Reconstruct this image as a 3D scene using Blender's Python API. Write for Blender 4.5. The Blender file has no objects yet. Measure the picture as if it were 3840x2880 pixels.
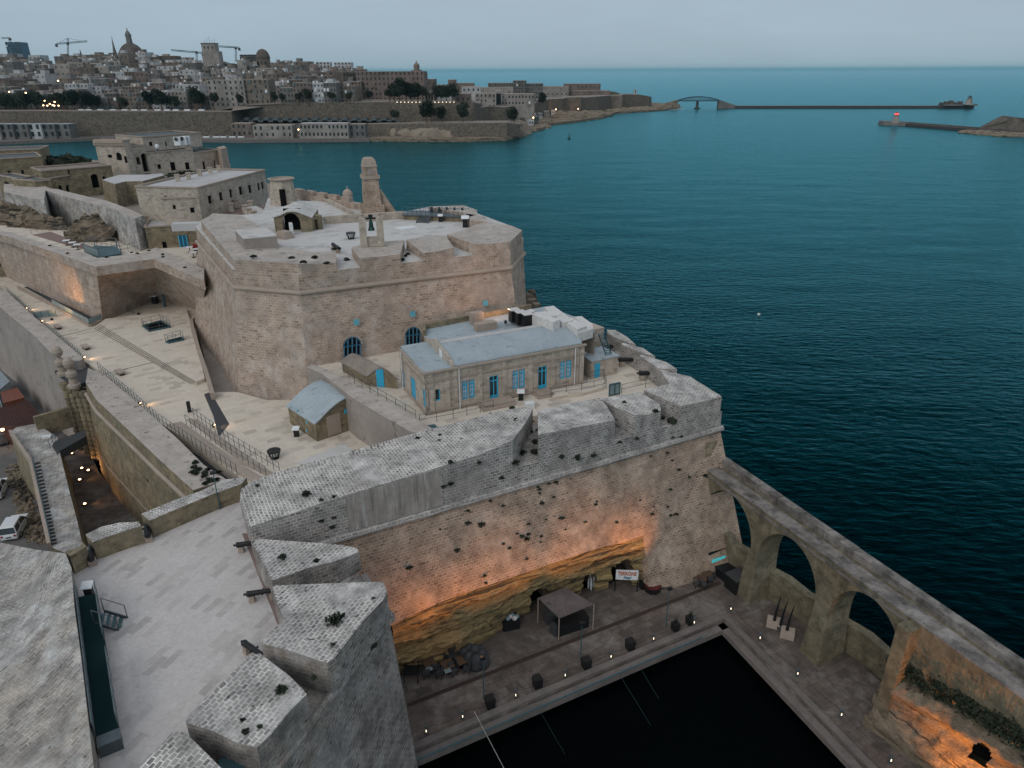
import bpy, bmesh, math, random
from mathutils import Vector
R = math.radians
random.seed(7)
scene = bpy.context.scene
COL = scene.collection

# ---------------------------------------------------------------- camera (24 mm drone camera above the harbour)
PW, PH, PF = 3840.0, 2880.0, 2667.0
PITCH, ROLL, CZ = R(23.8), R(0.25), 47.0
cp, sp = math.cos(PITCH), math.sin(PITCH)
cam_d = bpy.data.cameras.new('camera'); cam = bpy.data.objects.new('camera', cam_d); COL.objects.link(cam)
cam_d.sensor_width = 36.0; cam_d.lens = 36.0 * PF / PW; cam_d.clip_start = 0.5; cam_d.clip_end = 90000
cam.location = (0, 0, CZ)
from mathutils import Matrix
cam.rotation_mode = 'XYZ'
cam.rotation_euler = (Matrix.Rotation(R(90) - PITCH, 3, 'X') @ Matrix.Rotation(-ROLL, 3, 'Z')).to_euler('XYZ')
scene.camera = cam

# survey helpers: a bearing of the photograph meets a known level / wall plane -> site coordinates
def ray(px, py):
    x = px - PW / 2; y = PH / 2 - py
    c, s = math.cos(ROLL), math.sin(ROLL)
    x, y = x * c + y * s, -x * s + y * c
    return Vector((x, y * sp + PF * cp, y * cp - PF * sp))
def P(px, py, z):
    r = ray(px, py); t = (z - CZ) / r.z
    return Vector((r.x * t, r.y * t, z))
def PY(px, py, Y):
    r = ray(px, py); t = Y / r.y
    return Vector((r.x * t, Y, CZ + r.z * t))
def PL(px, py, a, b, c):
    n = (b - a).cross(c - a); r = ray(px, py); o = Vector((0, 0, CZ))
    t = (a - o).dot(n) / r.dot(n)
    return o + r * t
def V2(px, py, a, b):                       # vertical plane through a and b
    return PL(px, py, a, b, a + Vector((0, 0, 5)))
def ZAT(p, py):                             # height above p whose bearing has row py
    lo, hi = -60.0, CZ + .93 * p.y * cp / sp
    for _ in range(50):
        m = (lo + hi) / 2; z = m - CZ
        d = p.y * cp - z * sp; u = p.y * sp + z * cp
        X = p.x / d * PF; Y = u / d * PF
        Y2 = X * math.sin(ROLL) + Y * math.cos(ROLL)
        if PH / 2 - Y2 > py: lo = m
        else: hi = m
    return lo

# ---------------------------------------------------------------- node material helpers
def nodes_of(name):
    m = bpy.data.materials.new(name); m.use_nodes = True
    nt = m.node_tree; nt.nodes.clear()
    return m, nt
def N(nt, t, **kw):
    n = nt.nodes.new(t)
    for k, v in kw.items():
        if k.startswith('i_'): n.inputs[k[2:].replace('_', ' ')].default_value = v
        else: setattr(n, k, v)
    return n
def ramp(nt, fac, stops):
    r = nt.nodes.new('ShaderNodeValToRGB'); cr = r.color_ramp
    while len(cr.elements) < len(stops): cr.elements.new(0.5)
    for e, (p, c) in zip(cr.elements, stops):
        e.position = p; e.color = (c, c, c, 1) if isinstance(c, (int, float)) else (*c, 1)
    nt.links.new(fac, r.inputs[0]); return r.outputs[0]
def mix(nt, fac, a, b, mode='MIX'):
    m = nt.nodes.new('ShaderNodeMix'); m.data_type = 'RGBA'; m.blend_type = mode
    for i, v in ((0, fac), (6, a), (7, b)):
        if isinstance(v, bpy.types.NodeSocket): nt.links.new(v, m.inputs[i])
        elif i == 0: m.inputs[0].default_value = v
        else: m.inputs[i].default_value = (*v, 1)
    return m.outputs[2]
def noise(nt, co, scale, detail=4, rough=.6, dist=0):
    n = N(nt, 'ShaderNodeTexNoise'); n.inputs['Scale'].default_value = scale
    n.inputs['Detail'].default_value = detail; n.inputs['Roughness'].default_value = rough; n.inputs['Distortion'].default_value = dist
    nt.links.new(co, n.inputs['Vector']); return n.outputs['Fac']
def mapping(nt, co, scale=(1, 1, 1), rot=(0, 0, 0), loc=(0, 0, 0)):
    m = N(nt, 'ShaderNodeMapping'); m.inputs['Scale'].default_value = scale; m.inputs['Rotation'].default_value = rot; m.inputs['Location'].default_value = loc
    nt.links.new(co, m.inputs['Vector']); return m.outputs[0]
def streaked(name, c, c2, dark):
    m, nt = nodes_of(name)
    geo = N(nt, 'ShaderNodeNewGeometry').outputs['Position']
    col = mix(nt, ramp(nt, noise(nt, geo, .5, 6, .7, .5), [(.38, 0.0), (.62, 1.0)]), c, c2)
    st = noise(nt, mapping(nt, geo, (2.4, 2.4, .16)), 1.0, 6, .75)
    col = mix(nt, ramp(nt, st, [(.48, 0.0), (.64, .8)]), col, dark)
    st2 = noise(nt, mapping(nt, geo, (1.3, 1.3, .1), (0, 0, 0), (5, 2, 0)), 1.0, 5, .7)
    col = mix(nt, ramp(nt, st2, [(.55, 0.0), (.66, .7)]), col, (.52, .50, .47))
    f = noise(nt, geo, 4, 5, .7)
    col = mix(nt, .6, col, ramp(nt, f, [(.25, .7), (.75, 1.15)]), 'MULTIPLY')
    finish(nt, col, .9, f, .5, .05, spec=.15); return m
def finish(nt, col, rough=.85, bump=None, bstr=.3, bdist=.05, metallic=0, spec=.3):
    b = N(nt, 'ShaderNodeBsdfPrincipled'); o = N(nt, 'ShaderNodeOutputMaterial')
    if isinstance(col, bpy.types.NodeSocket): nt.links.new(col, b.inputs['Base Color'])
    else: b.inputs['Base Color'].default_value = (*col, 1)
    if isinstance(rough, bpy.types.NodeSocket): nt.links.new(rough, b.inputs['Roughness'])
    else: b.inputs['Roughness'].default_value = rough
    b.inputs['Metallic'].default_value = metallic; b.inputs['Specular IOR Level'].default_value = spec
    if bump is not None:
        bn = N(nt, 'ShaderNodeBump'); bn.inputs['Strength'].default_value = bstr; bn.inputs['Distance'].default_value = bdist
        nt.links.new(bump, bn.inputs['Height']); nt.links.new(bn.outputs[0], b.inputs['Normal'])
    nt.links.new(b.outputs[0], o.inputs['Surface']); return b

def cool(c, k=.20):
    if c is None: return None
    l = .3 * c[0] + .55 * c[1] + .15 * c[2]
    return tuple(v * (1 - k) + l * k for v in c)
def masonry(name, c1, c2, mortar, bw=.62, bh=.3, msize=.02, dirt=(.10, .085, .07), dirt_amt=.5, patch=None, patch_amt=.5, bump=.5, light=None, streak=.25, mmix=1.0, speck=.5, gain=(1, 1, 1), k=.12):
    """coursed stone: individual blocks, pale joints, weather grime, stained patches; texture in metres"""
    c1, c2, mortar, patch, light, dirt = [c and tuple(min(.85, v * g) for v, g in zip(cool(c, k), gain)) for c in (c1, c2, mortar, patch, light, dirt)]
    m, nt = nodes_of(name)
    uv = N(nt, 'ShaderNodeUVMap').outputs[0]
    pos = N(nt, 'ShaderNodeTexCoord').outputs['Object']
    geo = N(nt, 'ShaderNodeNewGeometry').outputs['Position']
    wob = N(nt, 'ShaderNodeTexNoise'); wob.inputs['Scale'].default_value = 1.1; wob.inputs['Detail'].default_value = 3; nt.links.new(uv, wob.inputs['Vector'])
    va = N(nt, 'ShaderNodeVectorMath', operation='SCALE'); va.inputs['Scale'].default_value = .22; nt.links.new(wob.outputs['Color'], va.inputs[0])
    vb = N(nt, 'ShaderNodeVectorMath', operation='ADD'); nt.links.new(uv, vb.inputs[0]); nt.links.new(va.outputs[0], vb.inputs[1])
    br = N(nt, 'ShaderNodeTexBrick', offset=.5, squash=1.0)
    for k, v in (('Color1', c1), ('Color2', c2), ('Mortar', mortar)): br.inputs[k].default_value = (*v, 1)
    br.inputs['Scale'].default_value = 1; br.inputs['Mortar Size'].default_value = msize; br.inputs['Mortar Smooth'].default_value = .3
    br.inputs['Bias'].default_value = -.25; br.inputs['Brick Width'].default_value = bw; br.inputs['Row Height'].default_value = bh
    nt.links.new(vb.outputs[0], br.inputs['Vector'])
    # a second lookup gives odd darker blocks
    br2 = N(nt, 'ShaderNodeTexBrick', offset=.5)
    for k, v in (('Color1', (1, 1, 1)), ('Color2', (0, 0, 0)), ('Mortar', (.85, .85, .85))): br2.inputs[k].default_value = (*v, 1)
    br2.inputs['Scale'].default_value = 1; br2.inputs['Mortar Size'].default_value = msize; br2.inputs['Brick Width'].default_value = bw; br2.inputs['Row Height'].default_value = bh
    br2.inputs['Bias'].default_value = 0; nt.links.new(vb.outputs[0], br2.inputs['Vector'])
    big = noise(nt, geo, .13, 5, .62, .4)
    med = noise(nt, geo, .75, 5, .65)
    fine = noise(nt, geo, 5.0, 4, .7)
    hide = ramp(nt, noise(nt, geo, .16, 5, .62, .9), [(.52, 0.0), (.66, 1.0)])      # where joints are washed out
    plain = mix(nt, .5, c1, c2)
    col = mix(nt, hide, br.outputs['Color'], mix(nt, .6, br.outputs['Color'], plain))
    odd = ramp(nt, br2.outputs['Color'], [(.0, .62), (.25, 1.0)])
    oddm = mix(nt, hide, odd, (1, 1, 1))
    col = mix(nt, .75, col, oddm, 'MULTIPLY')
    if patch: col = mix(nt, ramp(nt, big, [(.48, 0.0), (.66, patch_amt)]), col, patch)
    if light: col = mix(nt, ramp(nt, noise(nt, geo, .3, 6, .7, .8), [(.5, 0.0), (.64, .75)]), col, light)
    col = mix(nt, ramp(nt, med, [(.35, dirt_amt), (.62, 0.0)]), col, dirt)
    if streak:
        st = noise(nt, mapping(nt, geo, (1.6, 1.6, .12)), 1.0, 5, .7)
        col = mix(nt, ramp(nt, st, [(.5, 0.0), (.72, streak)]), col, dirt)
    if speck:
        sk = noise(nt, geo, 2.4, 2, .5)
        col = mix(nt, ramp(nt, sk, [(.69, 0.0), (.73, speck)]), col, (.03, .03, .025))
    col = mix(nt, .55, col, ramp(nt, fine, [(.25, .72), (.75, 1.18)]), 'MULTIPLY')
    h = N(nt, 'ShaderNodeMath', operation='ADD'); nt.links.new(ramp(nt, br.outputs['Fac'], [(0, 1.0), (1, 0.55)]), h.inputs[0])
    h2 = N(nt, 'ShaderNodeMath', operation='MULTIPLY'); nt.links.new(fine, h2.inputs[0]); h2.inputs[1].default_value = .7; nt.links.new(h2.outputs[0], h.inputs[1])
    finish(nt, col, .92, h.outputs[0], bump, .08, spec=.15)
    return m
def plaster(name, c, c2, scale=.3, spots=None, bump=.25, rough=.9, fine_s=4.0, spec=.2):
    c, c2, spots = cool(c), cool(c2), cool(spots)
    m, nt = nodes_of(name)
    geo = N(nt, 'ShaderNodeNewGeometry').outputs['Position']
    col = mix(nt, ramp(nt, noise(nt, geo, scale, 6, .65, .5), [(.35, 0.0), (.68, 1.0)]), c, c2)
    fine = noise(nt, geo, fine_s, 5, .7)
    col = mix(nt, .6, col, ramp(nt, fine, [(.25, .75), (.75, 1.15)]), 'MULTIPLY')
    if spots: col = mix(nt, ramp(nt, noise(nt, geo, scale * 2.7, 4, .6, .2), [(.6, 0.0), (.68, .8)]), col, spots)
    finish(nt, col, rough, fine, bump, .04, spec=spec); return m
def strata(name, c, c2, dark, zf):
    m, nt = nodes_of(name)
    geo = N(nt, 'ShaderNodeNewGeometry').outputs['Position']
    lay = noise(nt, mapping(nt, geo, (.45, .45, zf)), 1.0, 6, .7, .5)
    col = mix(nt, ramp(nt, lay, [(.38, 0.0), (.62, 1.0)]), c, c2)
    band = noise(nt, mapping(nt, geo, (.16, .16, zf * .8), (0, 0, 0), (7, 3, 1)), 1.0, 7, .75, .9)
    col = mix(nt, ramp(nt, band, [(.52, 0.0), (.58, .9)]), col, dark)
    pit = noise(nt, geo, 3.2, 4, .6)
    col = mix(nt, ramp(nt, pit, [(.63, 0.0), (.69, .7)]), col, dark)
    fine = noise(nt, geo, 6.0, 5, .75)
    col = mix(nt, .7, col, ramp(nt, fine, [(.25, .65), (.75, 1.2)]), 'MULTIPLY')
    h = N(nt, 'ShaderNodeMath', operation='MULTIPLY_ADD'); nt.links.new(lay, h.inputs[0]); h.inputs[1].default_value = 2.5; nt.links.new(fine, h.inputs[2])
    finish(nt, col, .95, h.outputs[0], 1.0, .18, spec=.1); return m
def flat(name, c, rough=.6, metallic=0, var=.15, spec=.4):
    m, nt = nodes_of(name)
    geo = N(nt, 'ShaderNodeNewGeometry').outputs['Position']
    f = noise(nt, geo, 3.0, 4, .6)
    col = mix(nt, 1.0, c, ramp(nt, f, [(.3, 1 - var), (.7, 1 + var)]), 'MULTIPLY')
    finish(nt, col, rough, metallic=metallic, spec=spec); return m
def glow(name, c, s):
    m, nt = nodes_of(name); e = N(nt, 'ShaderNodeEmission'); e.inputs[0].default_value = (*c, 1); e.inputs[1].default_value = s
    o = N(nt, 'ShaderNodeOutputMaterial'); nt.links.new(e.outputs[0], o.inputs[0]); return m

# ---------------------------------------------------------------- mesh helpers
class MB:
    def __init__(s): s.v = []; s.f = []; s.mi = []; s.cur = 0; s.uvd = None
    def m(s, i): s.cur = i; return s
    def face(s, pts):
        b = len(s.v); s.v += [Vector(p) for p in pts]; s.f.append(tuple(range(b, b + len(pts)))); s.mi.append(s.cur); return s
    def mesh(s, vs, fs):
        b = len(s.v); s.v += [Vector(p) for p in vs]
        for f in fs: s.f.append(tuple(b + i for i in f)); s.mi.append(s.cur)
        return s
    def loft(s, top, bot, cap_top=True, cap_bot=True):
        n = len(top)
        area = sum(top[i][0] * top[(i + 1) % n][1] - top[(i + 1) % n][0] * top[i][1] for i in range(n))
        if area < 0: top = list(reversed(top)); bot = list(reversed(bot))
        vs = list(top) + list(bot)
        fs = [(i, n + i, n + (i + 1) % n, (i + 1) % n) for i in range(n)]
        s.mesh(vs, fs)
        if cap_top: s.face(top)
        if cap_bot: s.face(list(reversed(bot)))
        return s
    def prism(s, top, zb, grow=0):
        top = [Vector(p) for p in top]
        bot = [Vector((p.x, p.y, zb)) for p in top]
        if grow:
            n = len(top); A = sum(top[i].x * top[(i + 1) % n].y - top[(i + 1) % n].x * top[i].y for i in range(n)); sg = 1 if A > 0 else -1
            nb = []
            for i in range(n):
                e1 = (bot[i] - bot[i - 1]); e2 = (bot[(i + 1) % n] - bot[i])
                e1 = Vector((e1.x, e1.y, 0)).normalized(); e2 = Vector((e2.x, e2.y, 0)).normalized()
                n1 = Vector((e1.y, -e1.x, 0)) * sg; n2 = Vector((e2.y, -e2.x, 0)) * sg
                d = 1 + n1.dot(n2); k = (n1 + n2) / max(d, .3)
                nb.append(bot[i] + k * grow)
            bot = nb
        return s.loft(top, bot)
    def box(s, c, size, rz=0.0, taper=1.0):
        hx, hy, h = size[0] / 2, size[1] / 2, size[2]; ca, sa = math.cos(rz), math.sin(rz)
        def r(x, y, z): return Vector((c[0] + x * ca - y * sa, c[1] + x * sa + y * ca, c[2] + z))
        bot = [r(-hx, -hy, 0), r(hx, -hy, 0), r(hx, hy, 0), r(-hx, hy, 0)]
        top = [r(-hx * taper, -hy * taper, h), r(hx * taper, -hy * taper, h), r(hx * taper, hy * taper, h), r(-hx * taper, hy * taper, h)]
        return s.loft(top, bot)
    def bar(s, a, b, w, h=None):                      # rectangular bar between two points
        a = Vector(a); b = Vector(b); h = h or w; d = (b - a).normalized()
        u = d.cross(Vector((0, 0, 1)))
        if u.length < .01: u = Vector((1, 0, 0))
        u.normalize(); v = u.cross(d).normalized(); u *= w / 2; v *= h / 2
        r1 = [a - u - v, a + u - v, a + u + v, a - u + v]; r2 = [p + (b - a) for p in r1]
        s.mesh(r1 + r2, [(0, 3, 2, 1), (4, 5, 6, 7), (0, 1, 5, 4), (1, 2, 6, 5), (2, 3, 7, 6), (3, 0, 4, 7)]); return s
    def cyl(s, a, b, r1, r2=None, n=10):
        a = Vector(a); b = Vector(b); r2 = r1 if r2 is None else r2; d = (b - a).normalized()
        u = d.cross(Vector((0, 0, 1)));
        if u.length < .01: u = Vector((1, 0, 0))
        u.normalize(); v = d.cross(u)
        A = [a + (u * math.cos(t) + v * math.sin(t)) * r1 for t in [2 * math.pi * i / n for i in range(n)]]
        B = [b + (u * math.cos(t) + v * math.sin(t)) * r2 for t in [2 * math.pi * i / n for i in range(n)]]
        s.mesh(A + B, [(i, (i + 1) % n, n + (i + 1) % n, n + i) for i in range(n)] + [tuple(reversed(range(n))), tuple(range(n, 2 * n))]); return s
    def tube(s, pts, r, n=6):
        for a, b in zip(pts[:-1], pts[1:]): s.cyl(a, b, r, r, n)
        return s
    def lathe(s, prof, c, n=16, rz=0):
        vs = []; fs = []; k = len(prof)
        for i in range(n):
            t = rz + 2 * math.pi * i / n
            for (r, z) in prof: vs.append((c[0] + r * math.cos(t), c[1] + r * math.sin(t), c[2] + z))
        for i in range(n):
            for j in range(k - 1):
                a = i * k + j; b = ((i + 1) % n) * k + j; fs.append((a, b, b + 1, a + 1))
        fs.append(tuple(i * k + k - 1 for i in range(n))); fs.append(tuple(reversed([i * k for i in range(n)])))
        s.mesh(vs, fs); return s
    def panel(s, o, u, L, H, z0, holes, depth, back=True):
        """vertical wall face from o along unit u, with recessed rectangular openings (s0,s1,z0,z1)"""
        n = Vector((u.y, -u.x, 0))                     # outward (right-hand of u)
        xs = sorted(set([0, L] + [h[0] for h in holes] + [h[1] for h in holes])); zs = sorted(set([z0, z0 + H] + [h[2] for h in holes] + [h[3] for h in holes]))
        def q(a, z, d=0): p = o + u * a - n * d; return Vector((p.x, p.y, z))
        for i in range(len(xs) - 1):
            for j in range(len(zs) - 1):
                cx, cz = (xs[i] + xs[i + 1]) / 2, (zs[j] + zs[j + 1]) / 2
                if any(h[0] < cx < h[1] and h[2] < cz < h[3] for h in holes): continue
                s.face([q(xs[i], zs[j]), q(xs[i + 1], zs[j]), q(xs[i + 1], zs[j + 1]), q(xs[i], zs[j + 1])])
        for (a, b, c, d) in holes:
            s.face([q(a, c), q(a, c, depth), q(a, d, depth), q(a, d)]); s.face([q(b, c, depth), q(b, c), q(b, d), q(b, d, depth)])
            s.face([q(a, d), q(a, d, depth), q(b, d, depth), q(b, d)]); s.face([q(a, c, depth), q(a, c), q(b, c), q(b, c, depth)])
            if back: s.face([q(a, c, depth), q(b, c, depth), q(b, d, depth), q(a, d, depth)])
        return s

WL = {}                                                # site position of each parent
def _uv(me, org, ud):
    uvl = me.uv_layers.new(name='UVMap')
    ud = Vector((ud[0], ud[1], 0)).normalized() if ud is not None else Vector((1, 0, 0))
    vd = Vector((-ud.y, ud.x, 0))
    for p in me.polygons:
        n = p.normal
        if abs(n.z) > .85: a, b = ud, vd
        else:
            a = Vector((0, 0, 1)).cross(n).normalized(); b = n.cross(a)
        for li in p.loop_indices:
            co = me.vertices[me.loops[li].vertex_index].co + org
            uvl.data[li].uv = (co.dot(a), co.dot(b))
def make(name, mb, mat, parent=None, ud=None, org=None, smooth=False, weld=False):
    if parent is not None: org = WL[parent]
    elif org is None:
        xs = [v.x for v in mb.v]; ys = [v.y for v in mb.v]; org = Vector(((min(xs) + max(xs)) / 2, (min(ys) + max(ys)) / 2, min(v.z for v in mb.v)))
    me = bpy.data.meshes.new(name)
    me.from_pydata([v - org for v in mb.v], [], mb.f)
    mats = mat if isinstance(mat, (list, tuple)) else [mat]
    for m in mats: me.materials.append(m)
    for p, i in zip(me.polygons, mb.mi): p.material_index = min(i, len(mats) - 1); p.use_smooth = smooth
    if weld:
        bm = bmesh.new(); bm.from_mesh(me); bmesh.ops.remove_doubles(bm, verts=bm.verts, dist=.002); bm.to_mesh(me); bm.free()
    me.update(); _uv(me, org, ud)
    o = bpy.data.objects.new(name, me); COL.objects.link(o)
    if parent is not None: o.parent = parent; WL[o] = org
    else: o.location = org; WL[o] = org.copy()
    return o
def tag(o, label, cat, group=None):
    o['label'] = label; o['category'] = cat
    if group: o['group'] = group
    return o
def thing(name, label, cat, loc, group=None):
    o = bpy.data.objects.new(name, None); COL.objects.link(o); o.empty_display_size = .3
    o.location = loc; WL[o] = Vector(loc); return tag(o, label, cat, group)
def struct(name, mb, mat, ud=None, **k):
    o = make(name, mb, mat, None, ud, **k); o['kind'] = 'structure'; return o
def local_thing(name, label, cat, group=None):         # built round the origin, then moved / copied
    return thing(name, label, cat, (0, 0, 0), group)
def dup(root, loc, rz=0.0, label=None, group=None, scale=None):
    r = root.copy(); COL.objects.link(r); r.location = loc; r.rotation_euler = (0, 0, rz)
    if label: r['label'] = label
    if group: r['group'] = group
    if scale: r.scale = (scale,) * 3 if isinstance(scale, (int, float)) else scale
    for ch in list(root.children):
        c = ch.copy(); COL.objects.link(c); c.parent = r
        for g in list(ch.children):
            d = g.copy(); COL.objects.link(d); d.parent = c
    return r
def place(root, loc, rz=0.0, label=None, scale=None):
    root.location = loc; root.rotation_euler = (0, 0, rz)
    if label: root['label'] = label
    if scale: root.scale = (scale,) * 3 if isinstance(scale, (int, float)) else scale
    return root
class Series:                                          # first call places the prototype, later calls place copies
    def __init__(s, root): s.root = root; s.used = False
    def put(s, loc, rz=0.0, label=None, scale=None):
        if not s.used: s.used = True; return place(s.root, loc, rz, label, scale)
        return dup(s.root, loc, rz, label, None, scale)
def spot(parent, loc, target, energy, col, angle, blend=1.0, radius=.15):
    l = bpy.data.lights.new('spot_lamp', 'SPOT'); l.energy = energy; l.color = col; l.spot_size = R(angle); l.spot_blend = blend; l.shadow_soft_size = radius
    o = bpy.data.objects.new('spot_lamp', l); COL.objects.link(o)
    off = WL[parent] if parent is not None else Vector((0, 0, 0))
    o.location = Vector(loc) - off
    o.rotation_euler = (Vector(target) - Vector(loc)).to_track_quat('-Z', 'Y').to_euler()
    if parent is not None: o.parent = parent
    return o
ORD = ['', 'first', 'second', 'third', 'fourth', 'fifth', 'sixth', 'seventh', 'eighth', 'ninth', 'tenth', 'eleventh', 'twelfth']
def nth(n):
    if n < 13: return ORD[n]
    return '%d%s' % (n, 'th' if 10 <= n % 100 <= 20 else {1: 'st', 2: 'nd', 3: 'rd'}.get(n % 10, 'th'))
# ---------------------------------------------------------------- materials
M = {}
M['wall'] = masonry('fort_wall_stone', (.39, .315, .26), (.235, .19, .16), (.56, .485, .42), .42, .25, .028, patch=(.40, .30, .22), patch_amt=.45, light=(.50, .45, .40), dirt=(.12, .10, .085), dirt_amt=.6, gain=(1.08, 0.99, 0.9), k=0.05)
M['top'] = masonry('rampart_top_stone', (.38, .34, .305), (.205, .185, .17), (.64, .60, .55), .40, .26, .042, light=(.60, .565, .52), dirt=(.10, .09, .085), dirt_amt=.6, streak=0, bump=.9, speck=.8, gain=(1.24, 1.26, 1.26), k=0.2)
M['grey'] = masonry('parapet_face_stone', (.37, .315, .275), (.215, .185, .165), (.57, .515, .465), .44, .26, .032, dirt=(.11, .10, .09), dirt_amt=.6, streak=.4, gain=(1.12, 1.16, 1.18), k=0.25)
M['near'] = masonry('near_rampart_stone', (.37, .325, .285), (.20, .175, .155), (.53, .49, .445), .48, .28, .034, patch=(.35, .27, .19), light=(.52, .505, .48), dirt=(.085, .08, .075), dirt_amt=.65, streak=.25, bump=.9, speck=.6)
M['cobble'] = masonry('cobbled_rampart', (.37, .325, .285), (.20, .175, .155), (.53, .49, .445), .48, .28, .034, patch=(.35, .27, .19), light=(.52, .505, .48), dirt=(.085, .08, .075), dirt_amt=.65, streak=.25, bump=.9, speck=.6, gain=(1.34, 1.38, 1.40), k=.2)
M['warm'] = masonry('cavalier_stone', (.46, .345, .265), (.31, .225, .165), (.66, .54, .44), .62, .3, .02, patch=(.40, .335, .285), patch_amt=.7, light=(.52, .45, .39), dirt=(.15, .12, .10), dirt_amt=.45, gain=(1.06, 1.06, 1.06))
M['ochre'] = masonry('ochre_stone', (.33, .24, .145), (.24, .175, .11), (.35, .27, .18), .6, .3, .012, patch=(.25, .20, .14), dirt=(.08, .07, .055), dirt_amt=.6, streak=.4, gain=(1.0, 1.08, 1.06))
M['build'] = masonry('ashlar', (.50, .405, .31), (.41, .33, .25), (.31, .245, .19), .7, .32, .010, dirt=(.17, .14, .105), dirt_amt=.4, streak=.4, bump=.35, speck=.1, gain=(1.1, 1.16, 1.22))
M['trim'] = plaster('stone_trim', (.42, .33, .26), (.34, .27, .21), .5)
M['plainwall'] = plaster('smooth_wall', (.36, .31, .27), (.27, .23, .20), .25, spots=(.17, .15, .13), fine_s=2.5)
M['streaky'] = streaked('rendered_parapet_face', (.40, .36, .325), (.29, .26, .235), (.16, .15, .14))
M['floor'] = masonry('pale_paving', (.49, .425, .365), (.45, .385, .33), (.42, .36, .31), 1.3, .8, .015, patch=(.43, .365, .305), patch_amt=.4, dirt=(.36, .30, .25), dirt_amt=.25, streak=0, bump=.12, speck=.12, gain=(1.36, 1.38, 1.32))
M['floor2'] = masonry('cavalier_roof_paving', (.56, .535, .505), (.52, .495, .465), (.47, .445, .42), 1.2, .8, .015, patch=(.50, .47, .44), patch_amt=.4, dirt=(.44, .41, .38), dirt_amt=.25, streak=0, bump=.12, speck=.1, gain=(1.03, 1.05, 1.06))
M['floor3'] = masonry('battery_paving', (.52, .475, .44), (.48, .435, .40), (.46, .42, .385), 1.5, .5, .015, patch=(.46, .41, .37), patch_amt=.4, dirt=(.40, .355, .325), dirt_amt=.25, streak=0, bump=.15, speck=.15, gain=(1.08, 1.1, 1.12))
M['ruin'] = plaster('weathered_rampart_rubble', (.50, .44, .38), (.36, .31, .265), .5, spots=(.14, .12, .10), fine_s=2.2, bump=1.0)
M['quay'] = masonry('quay_paving', (.14, .11, .095), (.10, .08, .07), (.06, .048, .042), 1.1, .75, .025, patch=(.105, .082, .07), patch_amt=.7, light=(.21, .19, .172), dirt=(.05, .042, .038), dirt_amt=.6, streak=0, bump=.2, speck=.3, gain=(1.25, 1.25, 1.22))
M['kerb'] = plaster('quay_kerb_stone', (.20, .17, .15), (.13, .115, .105), .6)
M['asph'] = plaster('street_asphalt', (.16, .15, .145), (.11, .105, .10), .3)
M['rock'] = strata('limestone_rock', (.32, .26, .19), (.17, .135, .10), (.045, .042, .035), 1.2)
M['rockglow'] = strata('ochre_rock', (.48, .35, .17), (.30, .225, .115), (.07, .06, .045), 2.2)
M['roof'] = plaster('grey_roof_felt', (.37, .44, .475), (.30, .36, .39), .4, spots=(.21, .27, .30), bump=.1)
M['roofw'] = plaster('pale_roof_coat', (.52, .51, .50), (.42, .41, .405), .25)
M['roofstone'] = plaster('stone_vault_roof', (.30, .245, .20), (.20, .165, .14), .6, bump=.8)
M['rooft'] = plaster('teal_roof_felt', (.12, .15, .155), (.085, .11, .12), .4, bump=.1)
M['terra'] = plaster('terracotta_screed', (.27, .17, .14), (.22, .15, .13), .5)
M['blue'] = flat('blue_painted_wood', (.035, .37, .58), .5)
M['blued'] = flat('dark_blue_painted_wood', (.012, .10, .17), .5)
M['pale_blue'] = flat('pale_blue_shutter', (.13, .42, .52), .6)
M['dark'] = flat('dark_interior', (.008, .008, .008), .95, spec=.05)
M['glass'] = flat('window_glass', (.02, .03, .035), .12, spec=.6)
M['white'] = flat('white_paint', (.68, .70, .70), .5)
M['curtain'] = flat('curtained_glass', (.50, .56, .60), .3)
M['offwhite'] = flat('galvanised_duct', (.60, .58, .55), .45)
M['black'] = flat('black_iron', (.010, .011, .012), .5)
M['metal'] = flat('grey_metal', (.10, .125, .135), .45, .3)
M['tealm'] = flat('teal_painted_steel', (.045, .10, .115), .5)
M['deck'] = flat('dark_green_deck', (.010, .028, .030), .9, var=.05, spec=.05)
M['glassrail'] = flat('frosted_rail_glass', (.20, .27, .28), .25)
M['rust'] = plaster('rust_red_steel', (.10, .042, .033), (.075, .034, .03), .5, fine_s=1.5)
M['redp'] = flat('orange_red_steel', (.22, .075, .045), .6)
M['wood'] = flat('brown_wood', (.10, .06, .035), .7)
M['canvas'] = plaster('canopy_canvas', (.15, .118, .112), (.10, .078, .072), .9, spots=(.05, .035, .03), bump=.1)
M['aqd'] = masonry('dimmed_arcade_stone', (.235, .19, .135), (.16, .13, .095), (.27, .225, .165), .55, .28, .016, patch=(.17, .15, .12), light=(.27, .235, .19), dirt=(.06, .055, .045), dirt_amt=.65, streak=.5, speck=.5, gain=(1.0, 1.02, 0.9))  # ochre stone with the dimness of the lower right put into its colour
M['aqtop'] = masonry('dimmed_arcade_coping', (.27, .24, .215), (.19, .17, .155), (.31, .28, .25), 1.0, .5, .03, light=(.36, .33, .30), dirt=(.05, .048, .042), dirt_amt=.8, streak=0, bump=.9, speck=.8)  # coping colours darkened too, painting in the dim lower right
M['bronze'] = flat('green_bronze', (.02, .065, .055), .45, .5)
M['leaf'] = flat('dark_foliage', (.018, .026, .014), .8, var=.5)
M['leaf2'] = flat('olive_foliage', (.05, .055, .025), .8, var=.5)
M['red'] = flat('red_plastic', (.25, .01, .01), .5)
M['carw'] = flat('white_car_paint', (.62, .64, .65), .25, var=.03, spec=.6)
M['tyre'] = flat('tyre_rubber', (.01, .01, .01), .9)
M['pipe'] = flat('white_drain_pipe', (.62, .62, .62), .5)
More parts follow.
